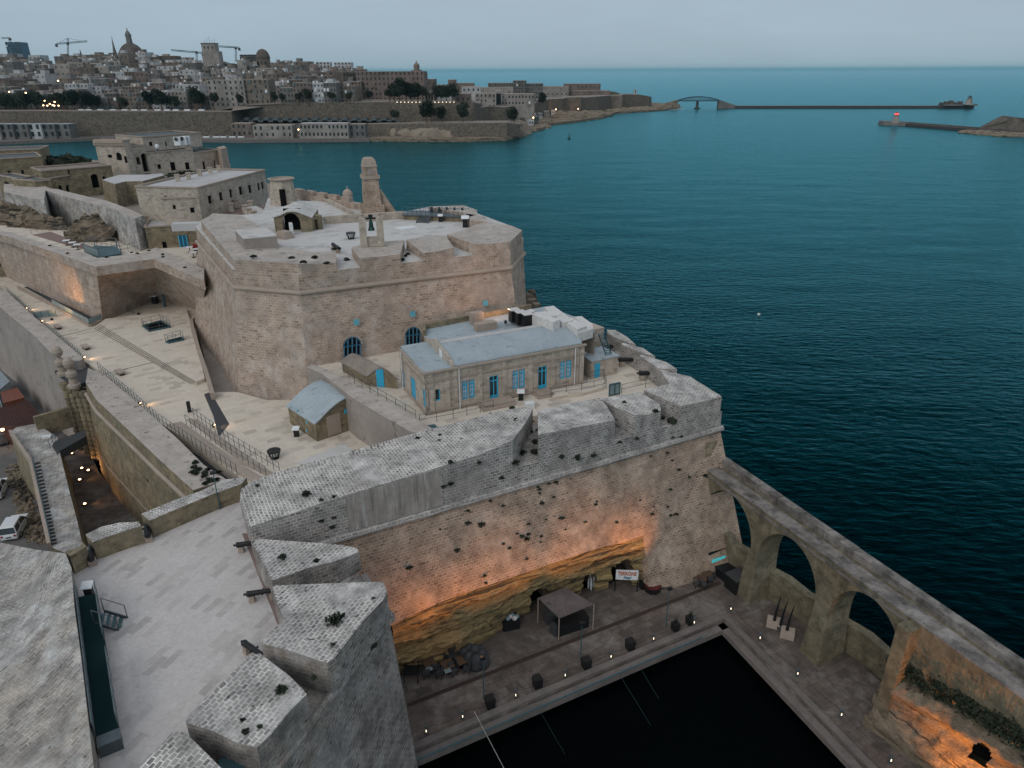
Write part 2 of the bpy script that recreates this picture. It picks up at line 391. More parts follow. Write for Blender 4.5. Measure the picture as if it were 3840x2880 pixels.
M['slate'] = flat('dark_slab', (.05, .052, .055), .8)
M['strip'] = plaster('pink_drain_strip', (.26, .17, .145), (.22, .15, .13), .8)
M['warm_lamp'] = glow('warm_lamp_glow', (1, .62, .32), 9)
M['white_lamp'] = glow('white_lamp_glow', (1, .80, .55), 3)
M['red_lamp'] = glow('red_beacon_glow', (1, .03, .03), 8)
M['screen'] = glow('lit_screen_glow', (.10, .62, .68), .55)
M['foam'] = flat('sea_foam', (.62, .66, .68), .8)
WARM = (1.0, .50, .20)
# sea: wind ripples over dark teal water
def sea_mat(name, deep, tint, s=1.0, bs=.42, far=None):
    m, nt = nodes_of(name)
    geo = N(nt, 'ShaderNodeNewGeometry').outputs['Position']
    a = noise(nt, mapping(nt, geo, (.55, 1.15, 1), (0, 0, R(12))), .75 * s, 6, .64, .3)
    b = noise(nt, mapping(nt, geo, (.5, 1.2, 1), (0, 0, R(-18))), .055 * s, 3, .5)
    ad = N(nt, 'ShaderNodeMath', operation='MULTIPLY_ADD'); nt.links.new(b, ad.inputs[0]); ad.inputs[1].default_value = 2.2; nt.links.new(a, ad.inputs[2])
    bn = N(nt, 'ShaderNodeBump'); bn.inputs['Strength'].default_value = bs; bn.inputs['Distance'].default_value = 1.0; nt.links.new(ad.outputs[0], bn.inputs['Height'])
    fr = N(nt, 'ShaderNodeFresnel'); fr.inputs['IOR'].default_value = 1.333; nt.links.new(bn.outputs[0], fr.inputs['Normal'])
    pw = N(nt, 'ShaderNodeMath', operation='POWER'); nt.links.new(fr.outputs[0], pw.inputs[0]); pw.inputs[1].default_value = 1.12
    gl = N(nt, 'ShaderNodeBsdfGlossy'); nt.links.new(ramp(nt, fr.outputs[0], tint), gl.inputs['Color']); gl.inputs['Roughness'].default_value = .22; nt.links.new(bn.outputs[0], gl.inputs['Normal'])
    df = N(nt, 'ShaderNodeBsdfDiffuse')
    cur = ramp(nt, noise(nt, mapping(nt, geo, (.35, 1, 1), (0, 0, R(8))), .008, 4, .55, .8), [(.35, 0.0), (.7, 1.0)])
    nt.links.new(mix(nt, cur, deep, tuple(c * 1.7 for c in deep)), df.inputs['Color'])
    mx = N(nt, 'ShaderNodeMixShader'); nt.links.new(pw.outputs[0], mx.inputs[0]); nt.links.new(df.outputs[0], mx.inputs[1]); nt.links.new(gl.outputs[0], mx.inputs[2])
    o = N(nt, 'ShaderNodeOutputMaterial'); nt.links.new(mx.outputs[0], o.inputs[0]); return m
M['sea'] = sea_mat('sea_water', (.0001, .0008, .0011), [(.04, (.0, .08, .10)), (.12, (.0, .17, .21)), (.28, (.0, .60, .72)), (.45, (.06, .92, 1.0)), (.6, (.36, .88, .98)), (.88, (.50, .76, .86))])
M['basin'] = sea_mat('basin_water', (.0006, .001, .0012), [(.0, (.05, .09, .10)), (1, (.2, .3, .3))], 1.0, .25)

# ---------------------------------------------------------------- sky, sun
w = bpy.data.worlds.new("World"); scene.world = w; w.use_nodes = True
nt = w.node_tree; nt.nodes.clear()
SUN_EL, SUN_AZ = R(20), R(-148)        # low sun behind thin cloud, from the left and behind the viewer
sky = N(nt, 'ShaderNodeTexSky', sky_type='NISHITA', sun_disc=False, sun_elevation=SUN_EL, sun_rotation=SUN_AZ)
sky.air_density = 1.0; sky.dust_density = 2.0; sky.ozone_density = 1.5
tc = N(nt, 'ShaderNodeTexCoord').outputs['Generated']
sep = N(nt, 'ShaderNodeSeparateXYZ'); nt.links.new(tc, sep.inputs[0])
cloud = ramp(nt, sep.outputs['Z'], [(0.0, (.35, .465, .54)), (.04, (.385, .49, .58)), (.12, (.40, .495, .585)), (.45, (.42, .47, .54)), (1.0, (.62, .67, .74))])
cn = ramp(nt, noise(nt, mapping(nt, tc, (1, 1, 7)), 2.3, 6, .6, .4), [(.3, .95), (.75, 1.07)])
cloud = mix(nt, 1.0, cloud, cn, 'MULTIPLY')
skys = mix(nt, 1.0, sky.outputs[0], (.07, .07, .07), 'MULTIPLY')
bg = N(nt, 'ShaderNodeBackground'); bg.inputs['Strength'].default_value = 1.0
nt.links.new(mix(nt, .92, skys, cloud), bg.inputs[0])
wo = N(nt, 'ShaderNodeOutputWorld'); nt.links.new(bg.outputs[0], wo.inputs[0])
sl = bpy.data.lights.new('sun', 'SUN'); sl.energy = .95; sl.angle = R(40); sl.color = (1.0, .95, .90)
so = bpy.data.objects.new('sun', sl); COL.objects.link(so)
sd = Vector((math.sin(SUN_AZ) * math.cos(R(36)), math.cos(SUN_AZ) * math.cos(R(36)), math.sin(R(36))))
so.rotation_euler = sd.to_track_quat('Z', 'Y').to_euler(); so.location = (0, 0, 90)
scene.view_settings.view_transform = 'Standard'; scene.view_settings.look = 'None'; scene.view_settings.exposure = 0; scene.view_settings.gamma = 1
scene.cycles.max_bounces = 5; scene.cycles.diffuse_bounces = 3; scene.cycles.glossy_bounces = 3
# ================================================================ shared small things
def px_line(pts, z): return [P(x, y, z) for x, y in pts]
def railing(name, label, pts, h=1.1, gap=1.6, mat=None, rails=(1.0, .5), cat='railing', group=None, r=.025, glassy=None):
    mat = mat or M['metal']; pts = [Vector(p) for p in pts]
    t = thing(name, label, cat, pts[0], group)
    rb = MB()
    for fr in rails:
        for a, b in zip(pts[:-1], pts[1:]): rb.cyl(a + Vector((0, 0, h * fr)), b + Vector((0, 0, h * fr)), r, r, 5)
    make('rail', rb, mat, t)
    pm = None
    for a, b in zip(pts[:-1], pts[1:]):
        L = (b - a).length; n = max(1, round(L / gap))
        for i in range(n + (1 if b is pts[-1] else 0)):
            q = a + (b - a) * i / n
            if pm is None:
                k = MB().cyl(t.location, t.location + Vector((0, 0, h)), r * 1.15, r * 1.15, 5); o = make('post', k, mat, t); pm = o.data
            else: o = bpy.data.objects.new('post', pm); COL.objects.link(o); o.parent = t
            o.location = q - t.location
    if glassy:
        for a, b in zip(pts[:-1], pts[1:]):
            make('glass_panel', MB().bar(a + Vector((0, 0, h * .52)), b + Vector((0, 0, h * .52)), .02, h * .8), glassy, t)
    return t
def cannon_proto():
    t = local_thing('cannon', 'black iron cannon', 'cannon', 'old black cannons')
    b = MB().lathe([(.02, -1.5), (.09, -1.48), (.10, -1.38), (.06, -1.32), (.23, -1.25), (.24, -1.1), (.22, -1.05), (.21, -.3), (.19, -.25), (.17, 1.1), (.16, 1.3), (.2, 1.36), (.2, 1.45), (.1, 1.46), (.09, 1.2)], (0, 0, 0), 12)
    b.v = [Vector((v.z, v.x, v.y + .72)) for v in b.v]; b.f = [tuple(reversed(f)) for f in b.f]
    b.cyl((-.1, -.34, .72), (-.1, .34, .72), .07, .07, 8); make('barrel', b, M['black'], t)
    make('stone_block', MB().box((-.95, 0, 0), (.42, .55, .52), 0, .9), M['trim'], t)
    make('stone_block', MB().box((.55, 0, 0), (.42, .6, .5), 0, .9), M['trim'], t)
    return t
CAN = Series(cannon_proto())
def cannon(px, py, z, ang, label, s=1.0):
    return CAN.put(P(px, py, z), R(ang), label, s)
def bush_mesh(mb, r, n, flatn=.7, leaf=.13):
    for i in range(n):
        d = Vector((random.gauss(0, 1), random.gauss(0, 1), random.gauss(0, 1))).normalized() * r * random.uniform(.25, 1)
        d.z = abs(d.z) * flatn
        a = Vector((random.gauss(0, 1), random.gauss(0, 1), random.gauss(0, 1))).normalized(); b = a.orthogonal().normalized()
        s = leaf * random.uniform(.6, 1.3)
        mb.face([d + a * s, d + b * s * .6, d - a * s, d - b * s * .6])
def bush_proto(label, r, n, leaf, mat, flatn=.7):
    mb = MB(); bush_mesh(mb, r, n, flatn, leaf)
    o = make('caper_bush', mb, mat, org=Vector((0, 0, 0))); return tag(o, label, 'bush', 'dark caper bushes growing from the masonry')
BUSH = [Series(bush_proto('', .36, 110, .12, M['leaf'])), Series(bush_proto('', .34, 80, .13, M['leaf'], 1.0)), Series(bush_proto('', .38, 130, .11, M['leaf'], .5))]
BL_WALL = 'small dark caper bush rooted in the big floodlit wall above the quay'
BL_TOP = 'dark caper bush on the pale stone rampart tops'
def bush(p, s=1.0, label=BL_WALL): random.choice(BUSH).put(p, random.uniform(0, 6), label, s * (.68 if s < 3 else 1))
def signbox_proto():
    t = local_thing('information_lectern', 'info', 'information stand', 'information stands with white tops')
    b = MB().box((0, 0, 0), (.55, .42, .95)); make('pedestal', b, M['black'], t)
    top = MB().loft([Vector((-.42, -.38, 1.0)), Vector((.42, -.38, 1.0)), Vector((.42, .36, 1.22)), Vector((-.42, .36, 1.22))], [Vector((-.42, -.38, .953)), Vector((.42, -.38, .953)), Vector((.42, .36, 1.17)), Vector((-.42, .36, 1.17))])
    make('sign_panel', top, M['white'], t); return t
LEC = Series(signbox_proto())
def lectern(px, py, z, ang, label, s=1.0): return LEC.put(P(px, py, z), R(ang), label, s)

# ================================================================ sea and basin
S = MB(); k = 60000
S.face([(-k, -2000, 0), (k, -2000, 0), (k, k, 0), (-k, k, 0)])
struct('sea', S, M['sea'], org=Vector((0, 0, 0)))
QC = P(2715, 2325, 1.5); QL = P(1570, 2810, 1.5); QR = P(3250, 2880, 1.5)
dL = (QL - QC).normalized(); dR = (QR - QC).normalized()
B = MB(); B.face([QC + Vector((.5, 1, -1.44)), QC + dL * 45 + Vector((0, 1, -1.44)), QC + dL * 45 + dR * 60 + Vector((0, 0, -1.44)), QC + dR * 60 + Vector((.5, 0, -1.44))])
struct('basin_water', B, M['basin'])

# ================================================================ quay (L-shaped)
wq = 13.0
nL = Vector((-dL.y, dL.x, 0)); nL = nL if nL.y > 0 else -nL      # towards the fort
nR = Vector((-dR.y, dR.x, 0)); nR = nR if nR.x > 0 else -nR      # towards the sea
CI = QC + nL * 0                                                 # inner corner
far = QC + dR * 48
q = MB(); q.prism([QC, QC + dL * 40, QC + dL * 40 + nL * 14, P(2640, 2100, 1.5), P(2880, 2243, 1.5) + Vector((-2.4, 4.9, 0)), P(2880, 2243, 1.5) + Vector((.3, .2, 0)), P(3133, 2419, 1.5) + Vector((.3, .2, 0)), P(3291, 2564, 1.5) + Vector((.4, .2, 0)), P(3291, 2564, 1.5) + Vector((6, -4, 0)), far + nR * 11, far], -2)
struct('quay', q, M['quay'], ud=dL)
# stone kerb with a ledge along both edges
kb = MB()
for d, n, L in ((dL, nL, 34), (dR, nR, 46)):
    a = QC + n * .0 - n * .35 + Vector((0, 0, -.55)); b = a + d * L
    kb.bar(a, b, .7, .5)
    a = QC + n * .35 + Vector((0, 0, .06)); b = QC + d * L + n * .35 + Vector((0, 0, .06)); kb.bar(a + n.cross(Vector((0, 0, 1))) * 0, b, .55, .16)
struct('quay_kerb', kb, M['kerb'], ud=dL)
# thin rail in the quay + steel pipe along the lip
pp = MB(); a = QC - nL * .62 + dL * 3 + Vector((0, 0, -.2)); pp.cyl(a, a + dL * 27, .07, .07, 6)
tag(make('water_pipe', pp, M['tealm']), 'long teal pipe fixed under the lip of the quay beside the black water', 'pipe')
ch = MB(); A1 = P(1530, 2645, 1.5); A2 = P(2700, 2185, 1.5); u_ = (A2 - A1).normalized(); v_ = Vector((-u_.y, u_.x, 0)) * .19
ch.loft([A1 - v_ + Vector((0, 0, .02)), A2 - v_ + Vector((0, 0, .02)), A2 + v_ + Vector((0, 0, .02)), A1 + v_ + Vector((0, 0, .02))], [A1 - v_, A2 - v_, A2 + v_, A1 + v_])
struct('drain_channel', ch, flat('drain_iron', (.045, .028, .022), .8))

# ================================================================ front bastion (blue-windowed house stands on it)
ZC = 15.2
FA, FB = P(1300, 2010, ZC), P(2700, 1605, ZC)
fu = (FB - FA).normalized(); fn = Vector((fu.y, -fu.x, 0))
def F(px, py): return V2(px, py, FA, FB)
FL = FA - fu * 9.0
sea_out = [P(2710, 1489, 18.4), P(2588, 1412, 18.4), P(2457, 1335, 18.4), P(2384, 1288, 18.4), P(2274, 1237, 18.4), P(2150, 1168, 18.4), P(2040, 1118, 18.4)]
sea_out = [Vector((p.x, p.y, ZC)) for p in sea_out]
FR = Vector((FB.x, FB.y, ZC))
fb = thing('front_bastion', 'huge battered stone bastion with roll moulding carrying the blue-doored house', 'bastion', Vector((0, 60, 0)))
body = MB()
def dz(p, z): return Vector((p.x, p.y, z))
topb = [FL, FR] + sea_out[1:] + [Vector((-12, 92, ZC))] + [dz(P(x, y, z_), ZC) for x, y, z_ in ((1200, 1376, 17.45), (1345, 1470, 17.45), (1500, 1570, 17.45), (1585, 1625, 18.6), (1400, 1680, 18.6), (1250, 1718, 18.6), (1044, 1774, 18.6), (896, 1850, 18.4))]
KB = .255
bot = []
for i, p in enumerate(topb):
    if i == 0: o = fn * KB * (ZC + 1)
    elif i == 1: o = fn * KB * (ZC + 1) + Vector((1.9, -.6, 0))
    elif i <= len(sea_out): o = Vector((2.2, 1.2, 0))
    else: o = Vector((0, 0, 0))
    bot.append(Vector((p.x + o.x, p.y + o.y, -1)))
FPa, FPb = FA, FB; FPc = FA + fn * KB * 10 - Vector((0, 0, 10))     # battered plane
def FW(px, py): return PL(px, py, FPa, FPb, FPc)
TOPR = [(1380, 2385), (1470, 2345), (1560, 2300), (1700, 2238), (1830, 2195), (1960, 2150), (2080, 2110), (2220, 2062), (2330, 2035), (2412, 2010)]
edge = [FW(*p) for p in TOPR] + [FW(2418, 2060), FW(2428, 2100), FW(2432, 2200)]
low = [bot[0]] if False else []
body.face([FL, edge[0] - fu * 5 ] + edge + [bot[1], FR])
nb_ = len(topb)
for i in range(1, nb_): body.face([topb[i], bot[i], bot[(i + 1) % nb_], topb[(i + 1) % nb_]])
body.face(topb)
# underside of the undercut wall
for a_, b_ in zip(edge[:-1], edge[1:]): body.face([a_, a_ - fn * 3, b_ - fn * 3, b_])
make('wall', body, M['wall'], fb, fu)
# roll moulding
c = MB(); off = fn * .12
c.cyl(FL + off, FR + off + fu * .2, .27, .27, 10)
for a, b in zip([FR] + sea_out[1:-1], sea_out[1:]): c.cyl(a + Vector((.1, 0, 0)), b + Vector((.1, 0, 0)), .27, .27, 8)
make('roll_moulding', c, M['grey'], fb, fu)
# parapet band
def dz(p, z): return Vector((p.x, p.y, z))
back = px_line([(2510, 1440), (2415, 1463), (2254, 1493), (2016, 1540), (1970, 1528), (1807, 1558), (1603, 1611), (1400, 1668), (1250, 1710), (1044, 1766), (942, 1807), (896, 1844)], 18.6)
pb = MB(); pb.prism([dz(F(934, 1978), 17.0), dz(F(1654, 1750), 17.0), dz(F(2307, 1575), 17.0), dz(FR, 17.0)] + [dz(p, 17.0) for p in back], ZC + .002)
make('parapet', pb, M['grey'], fb, fu)
def merlon(parent, tops, zb, mats=None, ud=None, batter=0):
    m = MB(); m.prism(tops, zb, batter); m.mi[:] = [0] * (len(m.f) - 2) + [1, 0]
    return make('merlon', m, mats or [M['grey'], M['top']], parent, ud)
tz = 18.75
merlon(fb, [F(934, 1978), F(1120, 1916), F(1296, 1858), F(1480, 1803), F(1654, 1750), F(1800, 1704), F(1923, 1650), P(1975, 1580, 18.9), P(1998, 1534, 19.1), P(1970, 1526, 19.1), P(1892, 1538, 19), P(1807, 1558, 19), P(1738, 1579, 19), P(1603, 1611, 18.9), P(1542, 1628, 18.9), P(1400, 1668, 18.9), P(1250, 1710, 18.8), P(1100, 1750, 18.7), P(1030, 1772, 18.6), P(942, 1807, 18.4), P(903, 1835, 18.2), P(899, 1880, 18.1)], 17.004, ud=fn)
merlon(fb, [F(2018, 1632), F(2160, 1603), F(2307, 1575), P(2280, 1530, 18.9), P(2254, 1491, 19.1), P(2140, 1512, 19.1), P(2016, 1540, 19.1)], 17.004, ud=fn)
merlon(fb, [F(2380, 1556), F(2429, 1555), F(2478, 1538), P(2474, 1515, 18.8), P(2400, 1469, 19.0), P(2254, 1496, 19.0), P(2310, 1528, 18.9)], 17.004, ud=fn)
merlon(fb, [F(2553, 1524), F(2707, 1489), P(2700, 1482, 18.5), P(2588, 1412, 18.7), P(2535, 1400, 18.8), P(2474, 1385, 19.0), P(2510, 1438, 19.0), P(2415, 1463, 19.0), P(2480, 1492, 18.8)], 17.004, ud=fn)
# sea-side parapet and its merlons
sb = MB(); inn = px_line([(2470, 1400), (2395, 1345), (2323, 1300), (2274, 1262), (2230, 1235)], 18.0)
sb.prism([dz(p, 17.0) for p in sea_out[1:6]] + [dz(p, 17.0) for p in reversed(inn)], ZC + .004)
make('parapet', sb, M['grey'], fb, fu)
for poly in ([(2539, 1384), (2470, 1382), (2398, 1334), (2401, 1329), (2500, 1358)],
             [(2457, 1337), (2408, 1324), (2330, 1291), (2335, 1285), (2412, 1305)],
             [(2384, 1292), (2350, 1284), (2280, 1252), (2276, 1236), (2307, 1238), (2350, 1262)],):
    merlon(fb, px_line(poly, 18.5), 17.004, ud=fn)
# rendered (patched) stretch of the parapet face
rp = MB(); e = fn * .035
rp.loft([F(1296, 1862) + e, F(1654, 1755) + e, F(1654, 1755) - e, F(1296, 1862) - e], [dz(F(1296, 1862), ZC + .3) + e, dz(F(1654, 1755), ZC + .3) + e, dz(F(1654, 1755), ZC + .3) - e, dz(F(1296, 1862), ZC + .3) - e])
make('rendered_panel', rp, M['streaky'], fb, fu)
# niche at the sea corner and the drain pipe on the face
nb = MB(); a = FW(2645, 1660); b = FW(2690, 1650); nb.loft([a + fn * .05, b + fn * .05, b - fn, a - fn], [FW(2645, 1715) + fn * .05, FW(2690, 1705) + fn * .05, FW(2690, 1705) - fn, FW(2645, 1715) - fn])
make('niche', nb, M['ochre'], fb, fu)
dp = MB(); dp.cyl(FW(2636, 1790) + fn * .06, FW(2650, 2120) + fn * .06, .05, .05, 6); make('drain_pipe', dp, M['streaky'], fb)
# terrace paving
tp = MB(); tp.prism([dz(p, 16.5) for p in [P(896, 1850, 16.5) + Vector((3, 1, 0)), P(1300, 1800, 16.5), P(2000, 1600, 16.5), P(2500, 1470, 16.5), P(2440, 1400, 16.5), P(2290, 1300, 16.5), P(2180, 1215, 16.5), P(2040, 1160, 16.5), P(1500, 1150, 16.5), P(1160, 1372, 16.5), P(1370, 1475, 16.5), P(1560, 1590, 16.5)][3:12] + [P(1640, 1635, 16.5), P(1800, 1590, 16.5), P(2000, 1560, 16.5), P(2250, 1520, 16.5)]], ZC + .006)
struct('pavement', tp, M['floor'], ud=fu)

# ---- natural rock under the wall, with three cave mouths
TOPR = TOPR[1:] + [(2436, 2030)]
BOTR = [(1485, 2530), (1600, 2500), (1730, 2455), (1850, 2385), (1950, 2310), (2060, 2265), (2190, 2222), (2290, 2205), (2415, 2190), (2440, 2180)]
def lerp_list(L, t):
    f = t * (len(L) - 1); i = min(int(f), len(L) - 2); f -= i
    return L[i][0] + (L[i + 1][0] - L[i][0]) * f, L[i][1] + (L[i + 1][1] - L[i][1]) * f
NU, NV = 220, 60
caves = [(.475, .545, .0, .50), (.655, .705, .0, .46), (.765, .845, .0, .62)]
from mathutils import noise as mn
grid = {}
ledges = [0, .10, .16, .34, .42, .66, .72, 1.0]
for i in range(NU + 1):
    t = i / NU; a = FW(*lerp_list(TOPR, t)) + Vector((0, 0, .05)) - fn * .05; b = P(*lerp_list(BOTR, t), 1.4)
    for j in range(NV + 1):
        s_ = j / NV
        p = b.lerp(a, s_)
        # stepped strata: each bed overhangs the one below
        n1 = mn.noise(Vector((p.x * .5, p.y * .5, p.z * 1.5))) ; n2 = mn.noise(Vector((p.x * 1.6, p.y * 1.6, p.z * 4)))
        w_ = (s_ * 3.4 + n1 * .12 + t * .5) % 1.0; step = .45 * (1 - w_) - .2 + .1 * math.sin(s_ * 23 + n1)
        env = min(1, (1 - s_) * 5) * min(1, s_ * 5 + .3)
        grid[i, j] = p + fn * ((step * .9 + n1 * .28 + n2 * .22 + .1) * env)
rk = MB(); vs = []; idx = {}
for key, p in grid.items(): idx[key] = len(vs); vs.append(p)
fs = []
for i in range(NU):
    for j in range(NV):
        t = (i + .5) / NU; s_ = (j + .5) / NV
        if any(c0 < t < c1 and s_ < c3 * (1 - ((t - (c0 + c1) / 2) / (c1 - c0) * 2) ** 4 * .35) for c0, c1, c2, c3 in caves): continue
        fs.append((idx[i, j], idx[i + 1, j], idx[i + 1, j + 1], idx[i, j + 1]))
rk.mesh(vs, fs)
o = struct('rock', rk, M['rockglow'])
for (c0, c1, c2, c3) in caves:
    a = P(*lerp_list(BOTR, c0), 1.4); b = P(*lerp_list(BOTR, c1), 1.4); h = (FW(*lerp_list(TOPR, (c0 + c1) / 2)).z - 1.5) * c3 + 1.5
    cv = MB(); u = (b - a); o1 = a - u * .12 + fn * .1; o2 = b + u * .12 + fn * .1; w1 = o1 - fn * 4.5; w2 = o2 - fn * 4.5
    up = Vector((0, 0, h))
    cv.face([o1, w1, w1 + up, o1 + up - Vector((0, 0, 1))]); cv.face([w2, o2, o2 + up - Vector((0, 0, 1)), w2 + up]); cv.face([w1, w2, w2 + up, w1 + up]); cv.face([o1 - fn * .8 + up, w1 + up, w2 + up, o2 - fn * .8 + up])
    tag(make('cave', cv, M['rock']), {.475: 'dark cave mouth with rubble behind the canopy stall', .655: 'small low dark cave mouth right of the canopy stall', .765: 'tall dark cave mouth behind the wrapped parasols, left of the restaurant sign'}[c0], 'cave')

# bushes on the lit face
for x, y, s in [(1753, 1962, 1.3), (1803, 1974, .0), (1712, 2062, 1.2), (1534, 2127, 1.2), (1818, 2160, .9), (1820, 2186, .8), (1887, 2040, .7), (1909, 2055, .8), (1939, 2001, .7), (1956, 2011, 1.1), (1975, 2023, 1.4), (1981, 2003, 1.0), (2029, 2012, .8), (2027, 2033, .6), (1976, 2096, .8), (1981, 1964, .8), (2047, 1948, .5), (2102, 1942, 1.1), (2114, 1943, .6), (2120, 1985, .5), (2194, 1957, .8), (2312, 1958, .8), (2444, 1929, 1.1), (2532, 1928, 1.2), (2514, 1933, .8), (2587, 1996, .8), (2545, 1762, 1.1), (2501, 1698, .9), (2513, 1835, .9), (2503, 1900, .7), (2604, 1918, .8), (2233, 1891, .8), (2237, 1881, .6), (2082, 1808, 1.0), (2058, 1814, .8), (2055, 1803, .6), (2021, 1835, .9), (2016, 1826, .7), (2023, 1850, .6), (2075, 1864, .8), (2031, 1888, 1.0), (1839, 1880, .8), (1885, 1896, .8), (1752, 1915, .9), (1803, 1966, 1.5), (2140, 1796, .5), (2450, 1900, .5), (2400, 1875, .5), (1650, 1985, .5), (2583, 1790, .8), (2640, 1783, 1.5), (2520, 1726, .7), (2439, 1710, .6)]:
    if s: bush(FW(x, y) + fn * .02, s)
# bushes on parapet face
for x, y, s in [(1688, 1734, 1.1), (1795, 1735, .9), (1660, 1824, 1.0), (1688, 1815, 1.3), (1880, 1794, 1.2), (1932, 1735, 1.6), (2103, 1713, 1.2), (2162, 1712, 1.3), (2223, 1708, 1.3), (2165, 1722, 1.0), (1245, 1976, 1.0), (1205, 1953, 1.0), (1250, 1941, .8), (2385, 1645, 1.0), (2521, 1640, .7), (2554, 1638, .8), (2322, 1658, 1.0)]:
    bush(F(x, y) + fn * .05, s, 'dark caper bush growing out of the vertical parapet face above the roll moulding')
for x, y, s in [(1150, 1858, 1.6), (1205, 1878, .8), (1253, 1866, .9), (965, 1825, .8), (1650, 1636, .9), (1648, 1656, .9), (1716, 1640, .8), (1730, 1655, 1.1), (1818, 1620, 1.1), (1756, 1680, 1.0), (1728, 1688, .7), (1855, 1590, .7), (1900, 1612, .7), (1938, 1586, 2.0), (1922, 1535, 1.2), (1892, 1640, 1.0), (1566, 1645, .8), (1640, 1700, .8), (1840, 1556, .8), (2142, 1567, .9), (2212, 1594, 1.3), (2222, 1513, 1.3), (2170, 1545, .5), (2340, 1513, 1.1), (2458, 1545, 1.3), (2518, 1585, 2.0), (2486, 1570, 1.0), (1985, 1620, 1.4), (2010, 1660, 1.6), (1955, 1700, 1.8), (2005, 1700, 1.5), (1996, 1585, 1.0), (2018, 1617, 1.0)]:
    z = 17.05 if (x > 1940 and x < 2014 and y > 1580) or (2480 < x < 2530 and y > 1560) else 18.8
    bush(P(x, y, z) + Vector((0, 0, .05)), s, BL_TOP)

# ================================================================ wall between the esplanade and the upper terrace
t = MB(); t.prism(px_line([(1150, 1376), (1207, 1401), (1325, 1494), (1440, 1562), (1545, 1622), (1650, 1625), (1492, 1525), (1370, 1464), (1223, 1384), (1170, 1365)], 17.45), 12.9)
t.mi[:] = [0] * (len(t.f) - 2) + [1, 0]
tag(make('retaining_wall', t, [M['plainwall'], M['ruin']]), 'long thick wall between the curved-roof hut and the upper terrace', 'wall')

# ================================================================ near bastion with the cannon battery
TZ = 15.5
nbz = thing('near_bastion', 'near rampart with angled merlons and a pale gun terrace in the foreground', 'bastion', Vector((-18, 34, 0)))
Tt = P(1447, 2201, 17.5)
M1o = P(1345, 2070, 17.2)
E1 = P(1227, 2485, 17.5); E2 = P(963, 2802, 17.5)
ed = (Vector((E2.x, E2.y, 0)) - Vector((Tt.x, Tt.y, 0))).normalized()
E3 = Vector((Tt.x, Tt.y, 0)) + ed * 26
poly = [dz(M1o, ZC), dz(Tt, ZC), dz(E1, ZC), dz(E2, ZC), dz(E3, ZC), Vector((-30, 9, ZC)), P(100, 2900, ZC), P(200, 2300, ZC), P(248, 2078, ZC), P(346, 2045, ZC), P(529, 1975, ZC), P(561, 1962, ZC), P(900, 1835, ZC), P(1000, 1800, ZC)]
bb = MB(); bb.prism(poly, -1, 1.1)
make('wall', bb, M['near'], nbz, ed)
c = MB(); nE = Vector((-ed.y, ed.x, 0)); nE = nE if nE.x > 0 else -nE
c.cyl(dz(Tt, 15.1) + nE * .1, dz(Tt, 15.1) + nE * .1 + ed * 24, .27, .27, 8); c.cyl(dz(M1o, 15.1) + Vector((.15, .05, 0)), dz(Tt, 15.1) + Vector((.1, 0, 0)) , .27, .27, 8)
c.lathe([(.0, -.3), (.3, -.2), (.36, 0), (.3, .2), (0, .3)], dz(Tt, 15.1) + nE * .08, 10)
make('roll_moulding', c, M['near'], nbz)
fl = MB(); fl.prism([P(x, y, TZ) for x, y in [(240, 2085), (362, 2085), (541, 2015), (582, 2003), (900, 1872), (960, 1930), (1000, 2050), (1120, 2300), (1100, 2420), (975, 2560), (800, 2741), (650, 2860), (560, 3000), (340, 3000), (300, 2500), (262, 2250)]], ZC + .003)
struct('terrace_floor', fl, M['floor3'], ud=ed)
st = MB(); s1 = P(907, 2000, TZ + .01); s2 = P(1045, 2352, TZ + .01); w = Vector((.75, 0, 0)); st.loft([s1, s2, s2 + w, s1 + w], [dz(s1, TZ - .1), dz(s2, TZ - .1), dz(s2, TZ - .1) + w, dz(s1, TZ - .1) + w])
struct('drain_strip', st, M['strip'])
NM = [M['near'], M['top']]
mer = [([(961, 2020, 17.6), (948, 2040, 17.6), (985, 2110, 17.6), (1020, 2177, 17.5), (1095, 2152, 17.4), (1166, 2126, 17.2), (1260, 2104, 17.0), (1345, 2070, 16.7), (1338, 2055, 16.7), (1280, 2043, 16.9), (1150, 2033, 17.3)], NM),
       ([(1022, 2201, 17.8), (1034, 2195, 17.8), (1220, 2188, 17.6), (1422, 2181, 17.4), (1440, 2187, 17.3), (1451, 2221, 17.4), (1435, 2252, 17.5), (1370, 2318, 17.5), (1288, 2424, 17.5), (1258, 2463, 17.5), (1227, 2487, 17.5), (1160, 2465, 17.6), (1085, 2440, 17.7), (983, 2412, 17.8), (979, 2405, 17.8), (1011, 2372, 17.8), (1066, 2322, 17.8), (1040, 2265, 17.8)], NM),
       ([(975, 2450, 17.6), (1085, 2534, 17.5), (1134, 2583, 17.5), (1150, 2603, 17.5), (1085, 2668, 17.5), (1020, 2750, 17.5), (963, 2802, 17.5), (950, 2800, 17.5), (881, 2782, 17.6), (800, 2741, 17.7), (700, 2712, 17.8), (696, 2701, 17.8), (711, 2677, 17.8), (825, 2567, 17.8), (935, 2460, 17.7)], NM),
       ([(651, 2741, 17.8), (696, 2748, 17.8), (746, 2796, 17.7), (840, 2890, 17.5), (700, 3050, 17.5), (430, 3050, 17.8), (517, 2885, 17.8)], NM)]
for pl, mm in mer: merlon(nbz, [P(*p) for p in pl], ZC + .004, mm, ed, .06)
